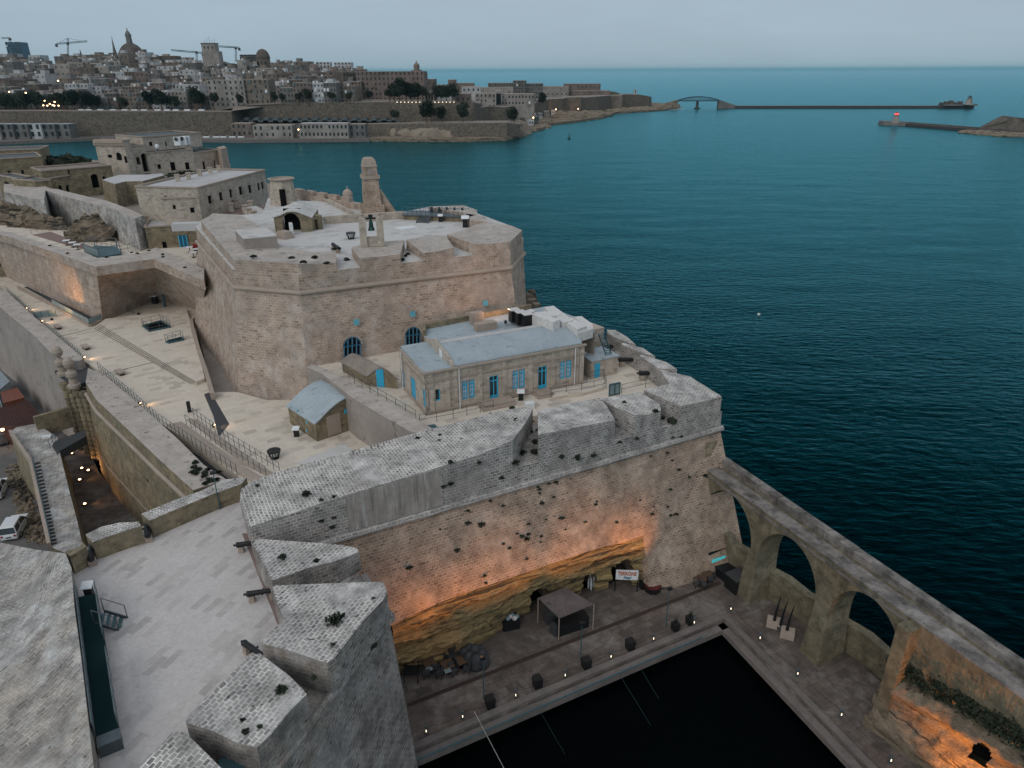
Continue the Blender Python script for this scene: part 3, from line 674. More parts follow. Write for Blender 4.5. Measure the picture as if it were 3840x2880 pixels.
# teal fire-hatch in the gap
hb = MB(); a = P(868, 2880, 16.0); hb.box((a.x, a.y, 15.2), (1.0, 1.4, .9), .5); make('steel_hatch', hb, M['tealm'], nbz)
for x, y, s in [(1257, 2326, 2.3), (1390, 2425, 1.7), (1055, 2588, 1.3), (1058, 2090, 1.2), (1187, 2105, 1.0), (1175, 2542, .8), (921, 2743, .8), (1400, 2245, .7), (1248, 2418, .7), (910, 2700, .6), (975, 2726, .6)]:
    bush(P(x, y, 17.6 if not (x, y) == (1390, 2425) else 15.0), s, 'dark caper bush on the angled foreground merlons')
# gun terrace back wall in two lengths
for poly_, lab in (([(529, 1927), (561, 1952), (700, 1893), (800, 1852), (905, 1815), (925, 1790), (840, 1798), (760, 1838), (647, 1878)], 'longer parapet block at the back of the pale gun terrace, with a lamp post'),
                   ([(321, 2004), (346, 2033), (440, 2000), (529, 1972), (520, 1956), (447, 1960), (380, 1975)], 'shorter parapet block between two cannons at the back of the gun terrace')):
    k_ = MB(); k_.prism(px_line(poly_, 17.0), ZC + .01); k_.mi[:] = [0] * (len(k_.f) - 2) + [1, 0]
    tag(make('parapet_block', k_, [M['ochre'], M['top']], ud=fu), lab, 'parapet')
k_ = MB(); k_.prism(px_line([(244, 2068), (300, 2050), (309, 2030), (325, 2050), (262, 2086)], 17.0), ZC + .01)
tag(make('parapet_block', k_, M['ochre']), 'small corner parapet block at the far left corner of the gun terrace', 'parapet')
# the wide left rampart
lr = MB()
tp_ = [P(246, 2075, 17.3), P(268, 2130, 17.3), P(278, 2269, 17.3), P(308, 2497, 17.3), P(328, 2672, 17.3), P(352, 2880, 17.3), P(372, 3080, 17.3), P(-200, 3080, 15.8), P(-500, 2500, 12.5), P(-300, 2100, 12.5), P(0, 2035, 13.5), P(140, 2062, 15.2)]
# fan triangulated top so that it may slope
cen = Vector((sum(p.x for p in tp_) / 12, sum(p.y for p in tp_) / 12, 15.9))
for i in range(12): lr.face([tp_[(i + 1) % 12], tp_[i], cen] if False else [cen, tp_[i], tp_[(i + 1) % 12]][::-1])
n0 = len(lr.f); lr.m(1)
for i in range(12):
    a, b = tp_[i], tp_[(i + 1) % 12]; lr.face([a, b, dz(b, 0), dz(a, 0)])
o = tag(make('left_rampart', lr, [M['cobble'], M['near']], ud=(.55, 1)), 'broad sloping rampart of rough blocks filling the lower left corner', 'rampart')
# ================================================================ steel gangway
g = thing('gangway', 'raised dark green metal walkway with railings beside the wide left rampart', 'walkway', P(370, 2500, TZ))
gz = TZ + .75
A_, B_, C_, D_ = P(293, 2239, gz), P(365, 2224, gz), P(447, 2728, gz), P(360, 2764, gz)
d_ = MB(); d_.loft([A_, B_, C_, D_], [p - Vector((0, 0, .1)) for p in (A_, B_, C_, D_)]); make('deck', d_, M['deck'], g)
e_ = MB(); u1 = (C_ - B_).normalized(); e_.prism([D_, C_, C_ + u1 * .75, D_ + u1 * .75], TZ); make('end_step', e_, M['metal'], g)
for a, b in ((A_, D_), (B_, P(392, 2400, gz)), (P(408, 2475, gz), C_)):
    r_ = MB(); L = (b - a).length; n = max(1, round(L / 1.5))
    for hh in (1.05, .8, .55, .3): r_.cyl(a + Vector((0, 0, hh)), b + Vector((0, 0, hh)), .022, .022, 5)
    for i in range(n + 1): q_ = a + (b - a) * i / n; r_.cyl(q_, q_ + Vector((0, 0, 1.05)), .028, .028, 5)
    make('handrail', r_, M['metal'], g)
    p_ = MB(); p_.bar(a + Vector((0, 0, .5)), b + Vector((0, 0, .5)), .015, .7); make('rail_panel', p_, M['glassrail'], g)
sd_ = (B_ - A_).normalized(); s0 = P(378, 2345, TZ); 
sm = MB()
for i in range(4): sm.box((s0.x + .3 + i * .28, s0.y - .1 + i * sd_.y * .28, TZ + .6 - i * .18), (.2, 1.0, .05), math.atan2(sd_.y, sd_.x))
make('steps', sm, M['tealm'], g)
for sgn in (-.55, .55):
    q1 = Vector((s0.x + .15, s0.y - .1 + sgn, TZ + .75)); q2 = Vector((s0.x + 1.35, s0.y + .1 + sgn, TZ))
    r_ = MB(); r_.bar(q1, q2, .06, .2); r_.cyl(q1 + Vector((0, 0, 1)), q2 + Vector((0, 0, 1)), .03, .03, 5); r_.cyl(q2, q2 + Vector((0, 0, 1)), .03, .03, 5); r_.cyl(q1, q1 + Vector((0, 0, 1)), .03, .03, 5)
    make('handrail', r_, M['metal'], g)
lectern(338, 2236, TZ + .0, 10, 'information stand with a white top at the far end of the green gangway', .85)
lectern(303, 2120, TZ, 40, 'tilted information stand beside the leftmost cannon of the gun terrace', .95)
cannon(950, 2062, TZ, 14, 'black cannon pointing through the first gap of the foreground merlons, nearest the back', .85)
cannon(995, 2246, TZ, 14, 'black cannon in the second gap of the foreground merlons', .85)
cannon(962, 2468, TZ, -35, 'black cannon mostly hidden behind the third foreground merlon', .85)
cannon(558, 2006, TZ, 118, 'black cannon between the two parapet blocks at the back of the gun terrace', .95)
cannon(350, 2092, TZ, 118, 'black cannon left of the shorter parapet block', .95)
def lamp_post(px, py, py_top, z, label, lean=0):
    b = P(px, py, z); h = ZAT(b, py_top) - z
    t = thing('lamp_post', label, 'lamp post', b, 'thin steel lamp posts')
    make('pole', MB().cyl(b, b + Vector((0, 0, h)), .05, .035, 8), M['tealm'], t)
    make('lamp_head', MB().box(b + Vector((0, 0, h)), (.42, .32, .16), .3), M['black'], t)
    return t, b + Vector((0, 0, h))
lamp_post(826, 1910, 1776, TZ, 'thin teal lamp post in front of the longer parapet block')
# ================================================================ arched seaward wall (three arches, walkway on top)
AA = P(2777, 2229, 1.5); AB = P(3015, 2442, 1.5); au = (AB - AA).normalized(); an = Vector((-au.y, au.x, 0)); an = an if an.x > 0 else -an
def AQ(s, z, d=0.0): p = AA + au * s + an * d; return Vector((p.x, p.y, z))
def AP(px, py): return V2(px, py, AA, AB)
aq = thing('arched_wall', 'long stone wall on three tall arches running from the bastion out beside the sea', 'aqueduct', AQ(5, 0))
arches = [(-3.0, 3.35, 10.9, 6.8), (4.6, 3.34, 10.85, 6.8), (12.6, 3.15, 10.85, 6.9)]
SMAX = 15.6; AZ = 11.5; TH = 2.5
def under(s):
    for c, h, a, sp_ in arches:
        if abs(s - c) < h: return sp_ + (a - sp_) * math.sqrt(max(0, 1 - ((s - c) / h) ** 2))
    return None
ss = [-8.5]
for c, h, a, s_ in arches:
    for i in range(25): ss.append(c - h * math.cos(math.pi * i / 24))
ss.append(SMAX)
f = MB()
for (d, flip) in ((0, False), (TH, True)):
    for a, b in zip(ss[:-1], ss[1:]):
        m_ = (a + b) / 2; un = under(m_)
        za = (under(a) or (0 if un is None else arches[0][3])) if un is not None else 0
        zb = (under(b) or (0 if un is None else arches[0][3])) if un is not None else 0
        if un is not None: za = under(a + 1e-4) or arches[0][3]; zb = under(b - 1e-4) or arches[0][3]
        q_ = [AQ(a, za, d), AQ(b, zb, d), AQ(b, AZ, d), AQ(a, AZ, d)]
        f.face(list(reversed(q_)) if flip else q_)
        if not flip and un is not None: f.face([AQ(a, za, 0), AQ(a, za, TH), AQ(b, zb, TH), AQ(b, zb, 0)])
    if d == 0:
        for c, h, a, sp_ in arches:
            for e in (c - h, c + h): f.face([AQ(e, 0, 0), AQ(e, 0, TH), AQ(e, sp_ + .02, TH), AQ(e, sp_ + .02, 0)])
f.face([AQ(-8.5, AZ, 0), AQ(SMAX, AZ, 0), AQ(SMAX, AZ, TH), AQ(-8.5, AZ, TH)])
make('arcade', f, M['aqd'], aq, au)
# battered pier feet
for a, b, nm in ((0, 1.25, 1), (7.94, 9.45, 2)):
    k_ = MB(); k_.loft([AQ(a + .02, 6.2, .01), AQ(b - .02, 6.2, .01), AQ(b - .02, 6.2, TH - .02), AQ(a + .02, 6.2, TH - .02)], [AQ(a - .28, 1.4, -.35), AQ(b + .28, 1.4, -.35), AQ(b + .28, 1.4, TH + .1), AQ(a - .28, 1.4, TH + .1)])
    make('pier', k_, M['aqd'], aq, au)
w_ = MB(); w_.prism([AQ(-8.2, 11.62, -.06), AQ(60, 11.62, -.06), AQ(60, 11.62, 1.35), AQ(-8.2, 11.62, 1.35)], AZ + .004); make('walkway', w_, M['aqtop'], aq, au)
w_ = MB()
for a, b, z in ((-8.3, .7, 12.25), (.78, 9, 12.2), (9.02, 24, 12.15), (24.1, 26, 12.0), (26.2, 60, 12.1)): w_.prism([AQ(a, z, 1.75), AQ(b, z, 1.75), AQ(b, z, 2.52), AQ(a, z, 2.52)], AZ + .005)
make('outer_parapet', w_, M['aqtop'], aq, au)
w_ = MB(); w_.prism([AQ(-7, 11.2, -.14), AQ(SMAX, 11.2, -.14), AQ(SMAX, 11.2, -.004), AQ(-7, 11.2, -.004)], 11.02); make('string_course', w_, M['aqtop'], aq, au)
# buttress and solid wall beyond the third arch
w_ = MB(); w_.prism([AQ(15.6, 11.3, -1.1), AQ(16.6, 11.3, -1.1), AQ(16.6, 11.3, .2), AQ(15.6, 11.3, .2)], 1.4, .0)
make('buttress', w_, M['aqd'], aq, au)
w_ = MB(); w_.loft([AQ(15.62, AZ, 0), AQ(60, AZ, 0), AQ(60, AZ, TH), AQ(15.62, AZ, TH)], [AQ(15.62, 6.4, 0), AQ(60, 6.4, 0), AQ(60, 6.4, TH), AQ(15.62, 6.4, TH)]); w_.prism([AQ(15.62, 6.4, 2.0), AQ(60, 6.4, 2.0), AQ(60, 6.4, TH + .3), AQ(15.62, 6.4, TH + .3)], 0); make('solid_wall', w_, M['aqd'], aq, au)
# lower sea wall standing behind the arches
SA = P(2880, 2243, 1.5); SB_ = P(3133, 2419, 1.5); SC = P(3291, 2564, 1.5); su = (SB_ - SA).normalized(); sn = Vector((-su.y, su.x, 0)); sn = sn if sn.x > 0 else -sn
S0 = SA - su * 7.5
sw = MB(); random.seed(3)
tops = [(0, 5.6), (2.2, 5.2), (2.6, 4.7), (5, 4.9), (7.2, 4.5), (9, 4.7), (11, 4.4), (13.2, 4.6), (14.3, 4.2), (17, 4.35), (19, 3.9), (21.5, 4.6), (23, 4.0), (26, 4.8)]
for (a, za), (b, zb) in zip(tops[:-1], tops[1:]):
    q1, q2 = S0 + su * a, S0 + su * b
    sw.loft([dz(q1, za), dz(q2, zb), dz(q2 + sn * .8, zb), dz(q1 + sn * .8, za)], [dz(q1, 0), dz(q2, 0), dz(q2 + sn * .8, -1), dz(q1 + sn * .8, -1)])
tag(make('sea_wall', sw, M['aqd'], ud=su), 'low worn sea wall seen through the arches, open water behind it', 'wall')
# fallen ledge stone at its end
# ---- rock flank under the solid wall, lit orange
T2 = [(3300, 2560), (3352, 2470), (3395, 2470), (3500, 2545), (3620, 2610), (3740, 2680), (3860, 2745), (4000, 2830)]
B2 = [(3236, 2722), (3262, 2742), (3330, 2790), (3400, 2842), (3480, 2900), (3560, 2960), (3660, 3020), (3760, 3080)]
NU2, NV2 = 100, 36; vs = []; fs = []
def RP(t, s_):
    a = AP(*lerp_list(T2, t)) ; b = P(*lerp_list(B2, t), 1.35); p = b.lerp(a, s_)
    return p
for i in range(NU2 + 1):
    for j in range(NV2 + 1):
        t, s_ = i / NU2, j / NV2; p = RP(t, s_)
        n1 = mn.noise(Vector((p.x * .45, p.y * .45, p.z * .9))); n2 = mn.noise(p * 1.7)
        crev = -2.2 * math.exp(-((s_ - .9 + .06 * n1) / .085) ** 2) * min(1, t * 4)
        step = .28 * math.sin(s_ * 11 + n1 * 1.5)
        vs.append(p - an * ((step + n1 * .4 + n2 * .2) * min(1, s_ * 4 + .2) * min(1, (1 - s_) * 9) + crev + .15) + Vector((0, 0, n2 * .1)))
holes2 = [(.70, .80, .42, .72), (.64, .74, 0, .2)]
for i in range(NU2):
    for j in range(NV2):
        t, s_ = (i + .5) / NU2, (j + .5) / NV2
        if any(a < t < b and c < s_ < d - ((t - (a + b) / 2) / (b - a) * 2) ** 2 * .12 for a, b, c, d in holes2): continue
        fs.append((i * (NV2 + 1) + j, (i + 1) * (NV2 + 1) + j, (i + 1) * (NV2 + 1) + j + 1, i * (NV2 + 1) + j + 1))
r2 = MB(); r2.mesh(vs, fs)
o = struct('rock', r2, M['rock'])
for pface in o.data.polygons: pface.use_smooth = True
bk = MB()
for (a, b, c, d_) in holes2:
    q = [RP(a - .03, c - .05), RP(b + .03, c - .05), RP(b + .03, d_ + .08), RP(a - .03, d_ + .08)]; q = [v + an * 1.2 for v in q]; bk.face(q)
tag(make('cave', bk, M['dark']), 'dark cave openings in the orange-lit rock at the lower right', 'cave')
ct = MB()  # leaf-coloured flakes added to blacken the crevice where deep shade lies
for i in range(150):
    t = random.uniform(.14, .95); p = AP(*lerp_list(T2, t)) - an * .25 + Vector((0, 0, random.uniform(-1.1, .1)))
    random_r = random.uniform(.25, .6)
    for k in range(16):
        dd = Vector((random.gauss(0, 1), random.gauss(0, 1), random.gauss(0, .6))) * random_r * .5; a = Vector((random.gauss(0, 1), random.gauss(0, 1), random.gauss(0, 1))).normalized() * .14; b = a.orthogonal().normalized() * .09
        ct.face([p + dd + a, p + dd + b, p + dd - a, p + dd - b])
o = make('crevice_shade', ct, M['leaf']); tag(o, 'dark flakes added to paint the shade in the crevice above the orange-lit rock', 'crevice_shade'); o['kind'] = 'stuff'
# teal sheet roof poking into the corner
rf = MB(); zc = 4.5; q = [P(3850, 2738, zc), P(3738, 2890, zc), P(3700, 2990, zc), P(3990, 3000, zc), P(3990, 2800, zc)]; rf.prism(q, zc - .15)
tag(make('sheet_roof', rf, M['glassrail']), 'pale teal sheet roof cutting into the bottom right corner', 'roof')

# ================================================================ quay furniture
QZ = 1.5
def bol_proto():
    t = local_thing('lit_bollard', 'bollard', 'bollard', 'small lit bollards along the quay edge')
    make('post', MB().cyl((0, 0, 0), (0, 0, .85), .11, .1, 8), M['metal'], t)
    make('lamp', MB().box((0, -.1, .32), (.05, .05, .2)), M['white_lamp'], t)
    return t
BOL = Series(bol_proto())
bpx = [(1600, 2752), (1736, 2697), (1934, 2617), (2119, 2542), (2290, 2472), (2449, 2405), (2601, 2344), (2738, 2293), (2847, 2402), (2987, 2536), (3150, 2690), (3335, 2862)]
blab = ['lit bollard nearest the foreground rampart, at the left end of the chain', 'second lit bollard along the quay from the foreground rampart', 'lit bollard between the first and second black planters of the quay', 'lit bollard left of the middle lamp post of the quay', 'lit bollard right of the middle lamp post', 'bright bollard lamp by the fourth black planter', 'bright bollard lamp beside the two spiky pot plants', 'lit bollard at the inner corner where the quay turns', 'bright bollard lamp in front of the first arch pier', 'bright bollard lamp in front of the second arch pier', 'lit bollard where the quay narrows before the orange-lit rock', 'last lit bollard at the bottom edge, beside the orange-lit rock']
bps = [P(x, y, QZ) for x, y in bpx]
for p, l in zip(bps, blab): BOL.put(p, 0, l)
cc = MB()
for a, b in zip(bps[:-1], bps[1:]):
    pts = [a.lerp(b, i / 8) + Vector((0, 0, .8 - .38 * (1 - (2 * i / 8 - 1) ** 2))) for i in range(9)]; cc.tube(pts, .018, 4)
tag(make('chain', cc, M['black']), 'sagging black chain strung between the lit bollards around the quay', 'chain')
def planter_proto(plant):
    t = local_thing('planter', 'p', 'planter', 'black planters on the quay')
    make('pot', MB().box((0, 0, 0), (.62, .62, .95), 0, 1.12), M['black'], t)
    if plant:
        mb = MB()
        for i in range(26):
            a = random.uniform(0, 6.3); d = Vector((math.cos(a) * .32, math.sin(a) * .32, random.uniform(.4, 1.0))); e = d.cross(Vector((0, 0, 1))).normalized() * .035; o_ = Vector((0, 0, .9))
            mb.face([o_ - e, o_ + e, o_ + d])
        make('leaves', mb, M['leaf'], t)
    return t
PLN = Series(planter_proto(False)); PLP = Series(planter_proto(True))
for (x, y), l in zip([(1838, 2648), (2015, 2573), (2198, 2502), (2362, 2432)], ['black planter beside the nearest lamp post of the quay', 'black planter between the nearest and the middle lamp posts', 'black planter beside the middle lamp post of the quay', 'black planter between the middle and the farthest lamp posts']): PLN.put(P(x, y, QZ), .4, l)
for (x, y), l in zip([(2531, 2362), (2585, 2338), (2410, 2205)], ['pot with dark spiky leaves, left of the pair near the inner quay corner', 'pot with dark spiky leaves, right of the pair near the inner quay corner', 'dark leafy pot right beside the restaurant sign']): PLP.put(P(x, y, QZ), .4, l, .85)
flood = []
for (x, y, yt), l in zip([(1815, 2622, 2470), (2177, 2477, 2340), (2496, 2350, 2210)], ['nearest thin lamp post on the quay, beside a black planter', 'middle thin lamp post on the quay, in front of the canopy stall', 'farthest thin lamp post on the quay, in front of the red round tables']):
    t, h = lamp_post(x, y, yt, QZ, l); flood.append((t, h))
# wash of the floodlights on the big wall
for (t, h), tgs in zip(flood, ([(1480, 2310), (1640, 2235), (1810, 2175)], [(1930, 2140), (2130, 2080)], [(2260, 2040), (2380, 2010)])):
    for tg in tgs:
        spot(t, h - fn * .6 + Vector((0, 0, .05)), FW(*tg), 1250, (1.0, .38, .12), 64, 1.0, .2)
t = flood[0][0]
spot(t, flood[0][1] + Vector((0, 0, .3)), P(1600, 2420, 3.0), 200, WARM, 70, 1.0, .2)

# canopy stall
cz = 4.2
st = thing('canopy_stall', 'open stall under a sloping brownish canopy in front of the caves', 'stall', P(2100, 2370, QZ))
q = [P(2018, 2242, 4.3), P(2120, 2203, 4.6), P(2228, 2265, 4.3), P(2097, 2318, 3.9)]
st_r = MB(); st_r.loft(q, [v - Vector((0, 0, .07)) for v in q]); make('canopy', st_r, M['canvas'], st)
for v in q: make('post', MB().cyl(dz(v, QZ), v - Vector((0, 0, .05)), .045, .045, 6), M['trim'], st)
cen = (q[0] + q[2]) / 2; ca = math.atan2((q[3] - q[0]).y, (q[3] - q[0]).x)
make('counter', MB().box((cen.x + .5, cen.y - .3, QZ), (3.0, 1.1, 1.15), ca + 1.3), M['black'], st)
make('back_counter', MB().box((cen.x - .6, cen.y + .9, QZ), (2.6, .8, 1.6), ca + 1.3), M['slate'], st)
make('crate_stack', MB().box((cen.x - .9, cen.y - .9, QZ), (.8, .8, 1.0), ca), M['slate'], st)
# restaurant sign
sg = thing('restaurant_sign', 'white restaurant sign with orange-red lettering on two black posts', 'sign', P(2350, 2218, QZ))
ga, gb = P(2305, 2216, QZ), P(2388, 2219, QZ); za = ZAT(ga, 2134); 
for g_ in (ga, gb): make('post', MB().cyl(g_, dz(g_, za), .06, .06, 8), M['black'], sg); 
sdir = (gb - ga).normalized(); snn = Vector((sdir.y, -sdir.x, 0))
zl = ZAT(ga, 2170)
make('sign_panel', MB().bar(dz(ga, (za + zl) / 2) + snn * .1, dz(gb, (za + zl) / 2) + snn * .1, .05, za - zl), M['white'], sg)
def lettering(parent, txt, pos, size, mat, rz, rx=R(90), ext=.012, wide=1.0, shear=0):
    cu = bpy.data.curves.new('lettering', 'FONT'); cu.body = txt; cu.size = size; cu.extrude = ext; cu.align_x = 'CENTER'; cu.align_y = 'CENTER'; cu.space_character = 1.02; cu.shear = shear; cu.offset = .012
    cu.materials.append(mat); tmp = bpy.data.objects.new('tmp', cu); me = bpy.data.meshes.new_from_object(tmp); bpy.data.objects.remove(tmp)
    if not me.materials: me.materials.append(mat)
    o = bpy.data.objects.new('lettering', me); COL.objects.link(o)
    o.parent = parent; o.location = Vector(pos) - WL[parent]; o.rotation_euler = (rx, 0, rz); o.scale = (wide, 1, 1); return o
mid = (ga + gb) / 2 + snn * .145; sa = math.atan2(sdir.y, sdir.x)
lettering(sg, 'TERRONE', dz(mid, zl + (za - zl) * .64), .60, flat('sign_orange_red', (.42, .07, .015), .6), sa, wide=.66)
lettering(sg, 'Birgu', dz(mid, zl + (za - zl) * .24), .33, flat('sign_blue', (.02, .16, .24), .6), sa, shear=.4)
# wrapped parasols (white bundles) by the tall cave
def wrap_proto():
    t = local_thing('wrapped_parasol', 'w', 'parasol', 'white wrapped parasols by the cave')
    make('folded_cloth', MB().lathe([(.05, 0), (.14, .3), (.16, .9), (.09, 1.7), (.03, 2.1)], (0, 0, 0), 8), M['white'], t); return t
WR = Series(wrap_proto())
for k, (x, y) in enumerate([(2206, 2208), (2216, 2214), (2227, 2206), (2236, 2200), (2212, 2195)]): WR.put(P(x, y, QZ), k, 'white wrapped parasol standing in a bunch before the tall cave mouth', .62 + .1 * (k % 3))
# chairs & tables
def chair_proto():
    t = local_thing('terrace_chair', 'c', 'chair', 'dark restaurant chairs on the quay')
    make('seat', MB().box((0, 0, .42), (.5, .5, .06)), M['slate'], t)
    make('backrest', MB().box((0, -.24, .48), (.5, .05, .5)), M['slate'], t)
    for a in (-.2, .2):
        for b in (-.2, .2): make('leg', MB().box((a, b, 0), (.045, .045, .42)), M['black'], t)
    return t
def table_proto(rnd, mat, nm, cat, grp, cloth=False):
    t = local_thing(nm, 't', cat, grp)
    if rnd: make('tabletop', MB().lathe([(0, .7), (.55, .7), (.57, .73), (.55, .76), (0, .76)], (0, 0, 0), 16), mat, t)
    else: make('tabletop', MB().box((0, 0, .7), (.9, .9, .05)), mat, t)
    make('pedestal', MB().cyl((0, 0, .04), (0, 0, .7), .05, .05, 8), M['black'], t); make('foot', MB().lathe([(0, 0), (.28, 0), (.25, .05), (0, .05)], (0, 0, 0), 10), M['black'], t)
    return t
CH = Series(chair_proto()); TB = Series(table_proto(False, M['wood'], 'terrace_table', 'table', 'dark square tables on the quay')); TR = Series(table_proto(True, M['wood'], 'round_table', 'table', 'round tables near the lit screen'))
grp_l = 'dark chair crowded among stacked furniture at the near end of the quay'
for k, (x, y) in enumerate([(1632, 2520), (1650, 2540), (1668, 2500), (1700, 2530), (1722, 2505), (1600, 2540), (1752, 2520), (1690, 2480), (1712, 2470), (1740, 2478), (1775, 2490), (1790, 2510), (1618, 2490)]): CH.put(P(x, y, QZ), k * 1.3, grp_l, 1.15)
for (x, y), l in zip([(1612, 2512), (1679, 2518), (1735, 2500)], ['dark table with a pale menu card, left one of the stacked furniture', 'dark table with a bright pale menu card among stacked furniture', 'dark table half buried in the covered stack of chairs']): TB.put(P(x, y, QZ), .5, l, 1.1)
for (x, y), l in zip([(1609, 2505), (1679, 2512)], ['pale menu card lying on the left dark table', 'bright menu card lying on the middle dark table']):
    p = P(x, y, QZ + .95); tag(make('menu_card', MB().box((p.x, p.y, QZ + .84), (.55, .42, .02), .4), M['glassrail']), l, 'menu card')
def tarp_proto():
    b = MB(); b.lathe([(.55, 0), (.6, .3), (.55, .9), (.42, 1.3), (.15, 1.45), (0, 1.46)], (0, 0, 0), 9); b.v = [v + Vector(mn.noise_vector(v * 2.3)) * .09 for v in b.v]
    o = make('covered_stack', b, M['slate'], org=Vector((0, 0, 0)), smooth=True); return tag(o, 't', 'covered furniture', 'tarpaulin covered furniture stacks')
TP = Series(tarp_proto())
for k, (x, y) in enumerate([(1742, 2472), (1762, 2462), (1782, 2470), (1802, 2462), (1760, 2492), (1785, 2505), (1815, 2498), (1808, 2482)]): TP.put(P(x, y, QZ), k, 'dark teal tarpaulin covered stack of chairs at the near end of the quay', .8 + .08 * (k % 3))
fr = thing('metal_table', 'tall dark open metal table frame at the near end of the quay by the rampart', 'table frame', P(1545, 2545, QZ))
b0 = P(1545, 2545, QZ)
for a in (-.55, .55):
    for c_ in (-.5, .5): make('leg', MB().box((b0.x + a, b0.y + c_, QZ), (.07, .07, 1.5)), M['black'], fr)
make('shelf', MB().box((b0.x, b0.y, QZ + .9), (1.15, 1.05, .05)), M['black'], fr)
# cart with silver pots by the first cave
ct_ = thing('serving_cart', 'dark cart loaded with silvery bags left of the canopy stall', 'cart', P(1915, 2358, QZ)); b0 = P(1913, 2350, QZ)
make('body', MB().box(tuple(b0), (1.5, 1.0, 1.0), .3), M['black'], ct_)
for k in range(7):
    make('silver_bag', MB().lathe([(0, 0), (.2, .04), (.24, .2), (.12, .36), (0, .38)], (b0.x - .6 + .2 * k, b0.y + .25 * math.sin(k * 2.1), QZ + 1.0), 7), M['offwhite'] if k % 2 else M['glassrail'], ct_)
# red round tables
def red_proto():
    t = local_thing('red_round_table', 'r', 'table', 'red eight-sided tables on the quay')
    make('skirt', MB().lathe([(.78, 0), (.80, .55), (.74, .6)], (0, 0, 0), 8), M['black'], t); make('tabletop', MB().lathe([(0, .6), (.85, .6), (.87, .66), (0, .72)], (0, 0, 0), 8), flat('dark_red_top', (.09, .012, .012), .7), t); return t
RT = Series(red_proto()); RT.put(P(2501, 2172, QZ), 0, 'dark red eight-sided table against the bastion wall'); RT.put(P(2446, 2212, QZ), .3, 'dark red eight-sided table right of the restaurant sign')
for (x, y), l in zip([(2648, 2170), (2628, 2190), (2642, 2132)], ['middle round table left of the black platform', 'round table nearest the drain line, left of the black platform', 'round table closest to the lit screen']): TR.put(P(x, y, QZ), 0, l, .95)
for k, (x, y) in enumerate([(2660, 2185), (2610, 2200), (2600, 2175), (2640, 2205), (2670, 2165), (2655, 2125), (2590, 2160), (2622, 2140), (2570, 2150)]): CH.put(P(x, y, QZ), k * 1.9, 'dark chair around the round tables near the lit screen', 1.0)
cb = thing('folding_sign', 'slim white folding board between dark chairs left of the round tables', 'sign', P(2595, 2165, QZ)); b0 = P(2595, 2165, QZ)
make('front_board', MB().loft([b0 + Vector((-.08, -.03, 1.5)), b0 + Vector((.08, -.03, 1.5)), b0 + Vector((.08, .03, 1.5)), b0 + Vector((-.08, .03, 1.5))], [b0 + Vector((-.4, -.35, 0)), b0 + Vector((.4, -.35, 0)), b0 + Vector((.4, -.3, 0)), b0 + Vector((-.4, -.3, 0))]), M['white'], cb)
make('box_table', MB().box((b0.x - .9, b0.y + .5, QZ), (1.2, .9, .8), .4), M['slate'], cb) if False else None
# black stage with screen
sg2 = thing('bar_kiosk', 'black bar kiosk with a glowing turquoise screen at the foot of the bastion', 'kiosk', P(2740, 2150, QZ))
b0 = P(2740, 2140, QZ); ka = math.atan2(fu.y, fu.x)
make('cabinet', MB().box((b0.x, b0.y, QZ), (3.6, 2.2, .9), ka), M['black'], sg2)
kc = P(2690, 2095, 3.0)
make('screen_case', MB().bar(P(2655, 2098, 3.1) + fn * -.1, P(2735, 2072, 3.1) + fn * -.1, .25, 1.5), M['black'], sg2)
make('white_frame', MB().bar(P(2655, 2105, 2.9), P(2735, 2079, 2.9), .06, 1.15), M['white'], sg2)
a_, b_ = P(2668, 2108, 2.85) + fn * .05, P(2718, 2092, 2.85) + fn * .05
make('screen', MB().bar(a_, b_, .05, .62), M['screen'], sg2)
sb2 = P(2760, 2205, QZ); bx = thing('black_box', 'large black equipment box left of the first arch pier', 'box', sb2); make('case', MB().box(tuple(sb2), (1.7, 1.5, 1.5), ka), M['black'], bx); make('lid', MB().box((sb2.x, sb2.y, QZ + 1.503), (1.8, 1.6, .08), ka), M['slate'], bx)
# curved iron horns on a stone plinth
hn = thing('anchor_monument', 'stone plinth with three curved black iron horns between the arch piers', 'monument', P(2925, 2350, QZ))
h1, h2 = P(2893, 2338, QZ), P(2958, 2388, QZ)
for k, q_ in enumerate((.1, .9)):
    p = h1.lerp(h2, q_); make('plinth_block', MB().box((p.x, p.y, QZ), (1.15, 1.1, .55), ka - .9), M['trim'], hn)
make('cross_bar', MB().bar(h1 + Vector((0, 0, .25)), h2 + Vector((0, 0, .25)), .5, .3), M['slate'], hn)
for q_ in (.12, .48, .85):
    p = h1.lerp(h2, q_); hb = MB(); pts = [Vector((p.x + .28 * (i / 7) ** 2, p.y + .1 * (i / 7) ** 2, QZ + .5 + 2.6 * i / 7)) for i in range(8)]
    for i in range(7): hb.cyl(pts[i], pts[i + 1], .15 - .016 * i, .15 - .016 * (i + 1), 7)
    make('horn', hb, M['black'], hn)
# mooring lines into the basin
for k, (a, b, m_, lab) in enumerate([((1778, 2668), (1900, 2900), 'offwhite', 'bright mooring line slanting into the black water below the nearest lamp post'), ((2282, 2462), (2440, 2720), 'tealm', 'pale mooring line entering the water right of the middle lamp post'), ((2362, 2440), (2470, 2620), 'tealm', 'faint mooring line below the planter left of the farthest lamp post'), ((2618, 2320), (2650, 2410), 'tealm', 'short faint mooring line by the inner quay corner'), ((1985, 2600), (2120, 2830), 'tealm', 'faint mooring line between the nearest and middle lamp posts')]):
    tag(make('mooring_line', MB().tube([P(*a, QZ + .9 if k == 0 else QZ), P(*b, .1)], .016 if k < 1 else .009, 4), M[m_]), lab, 'rope', 'mooring lines')
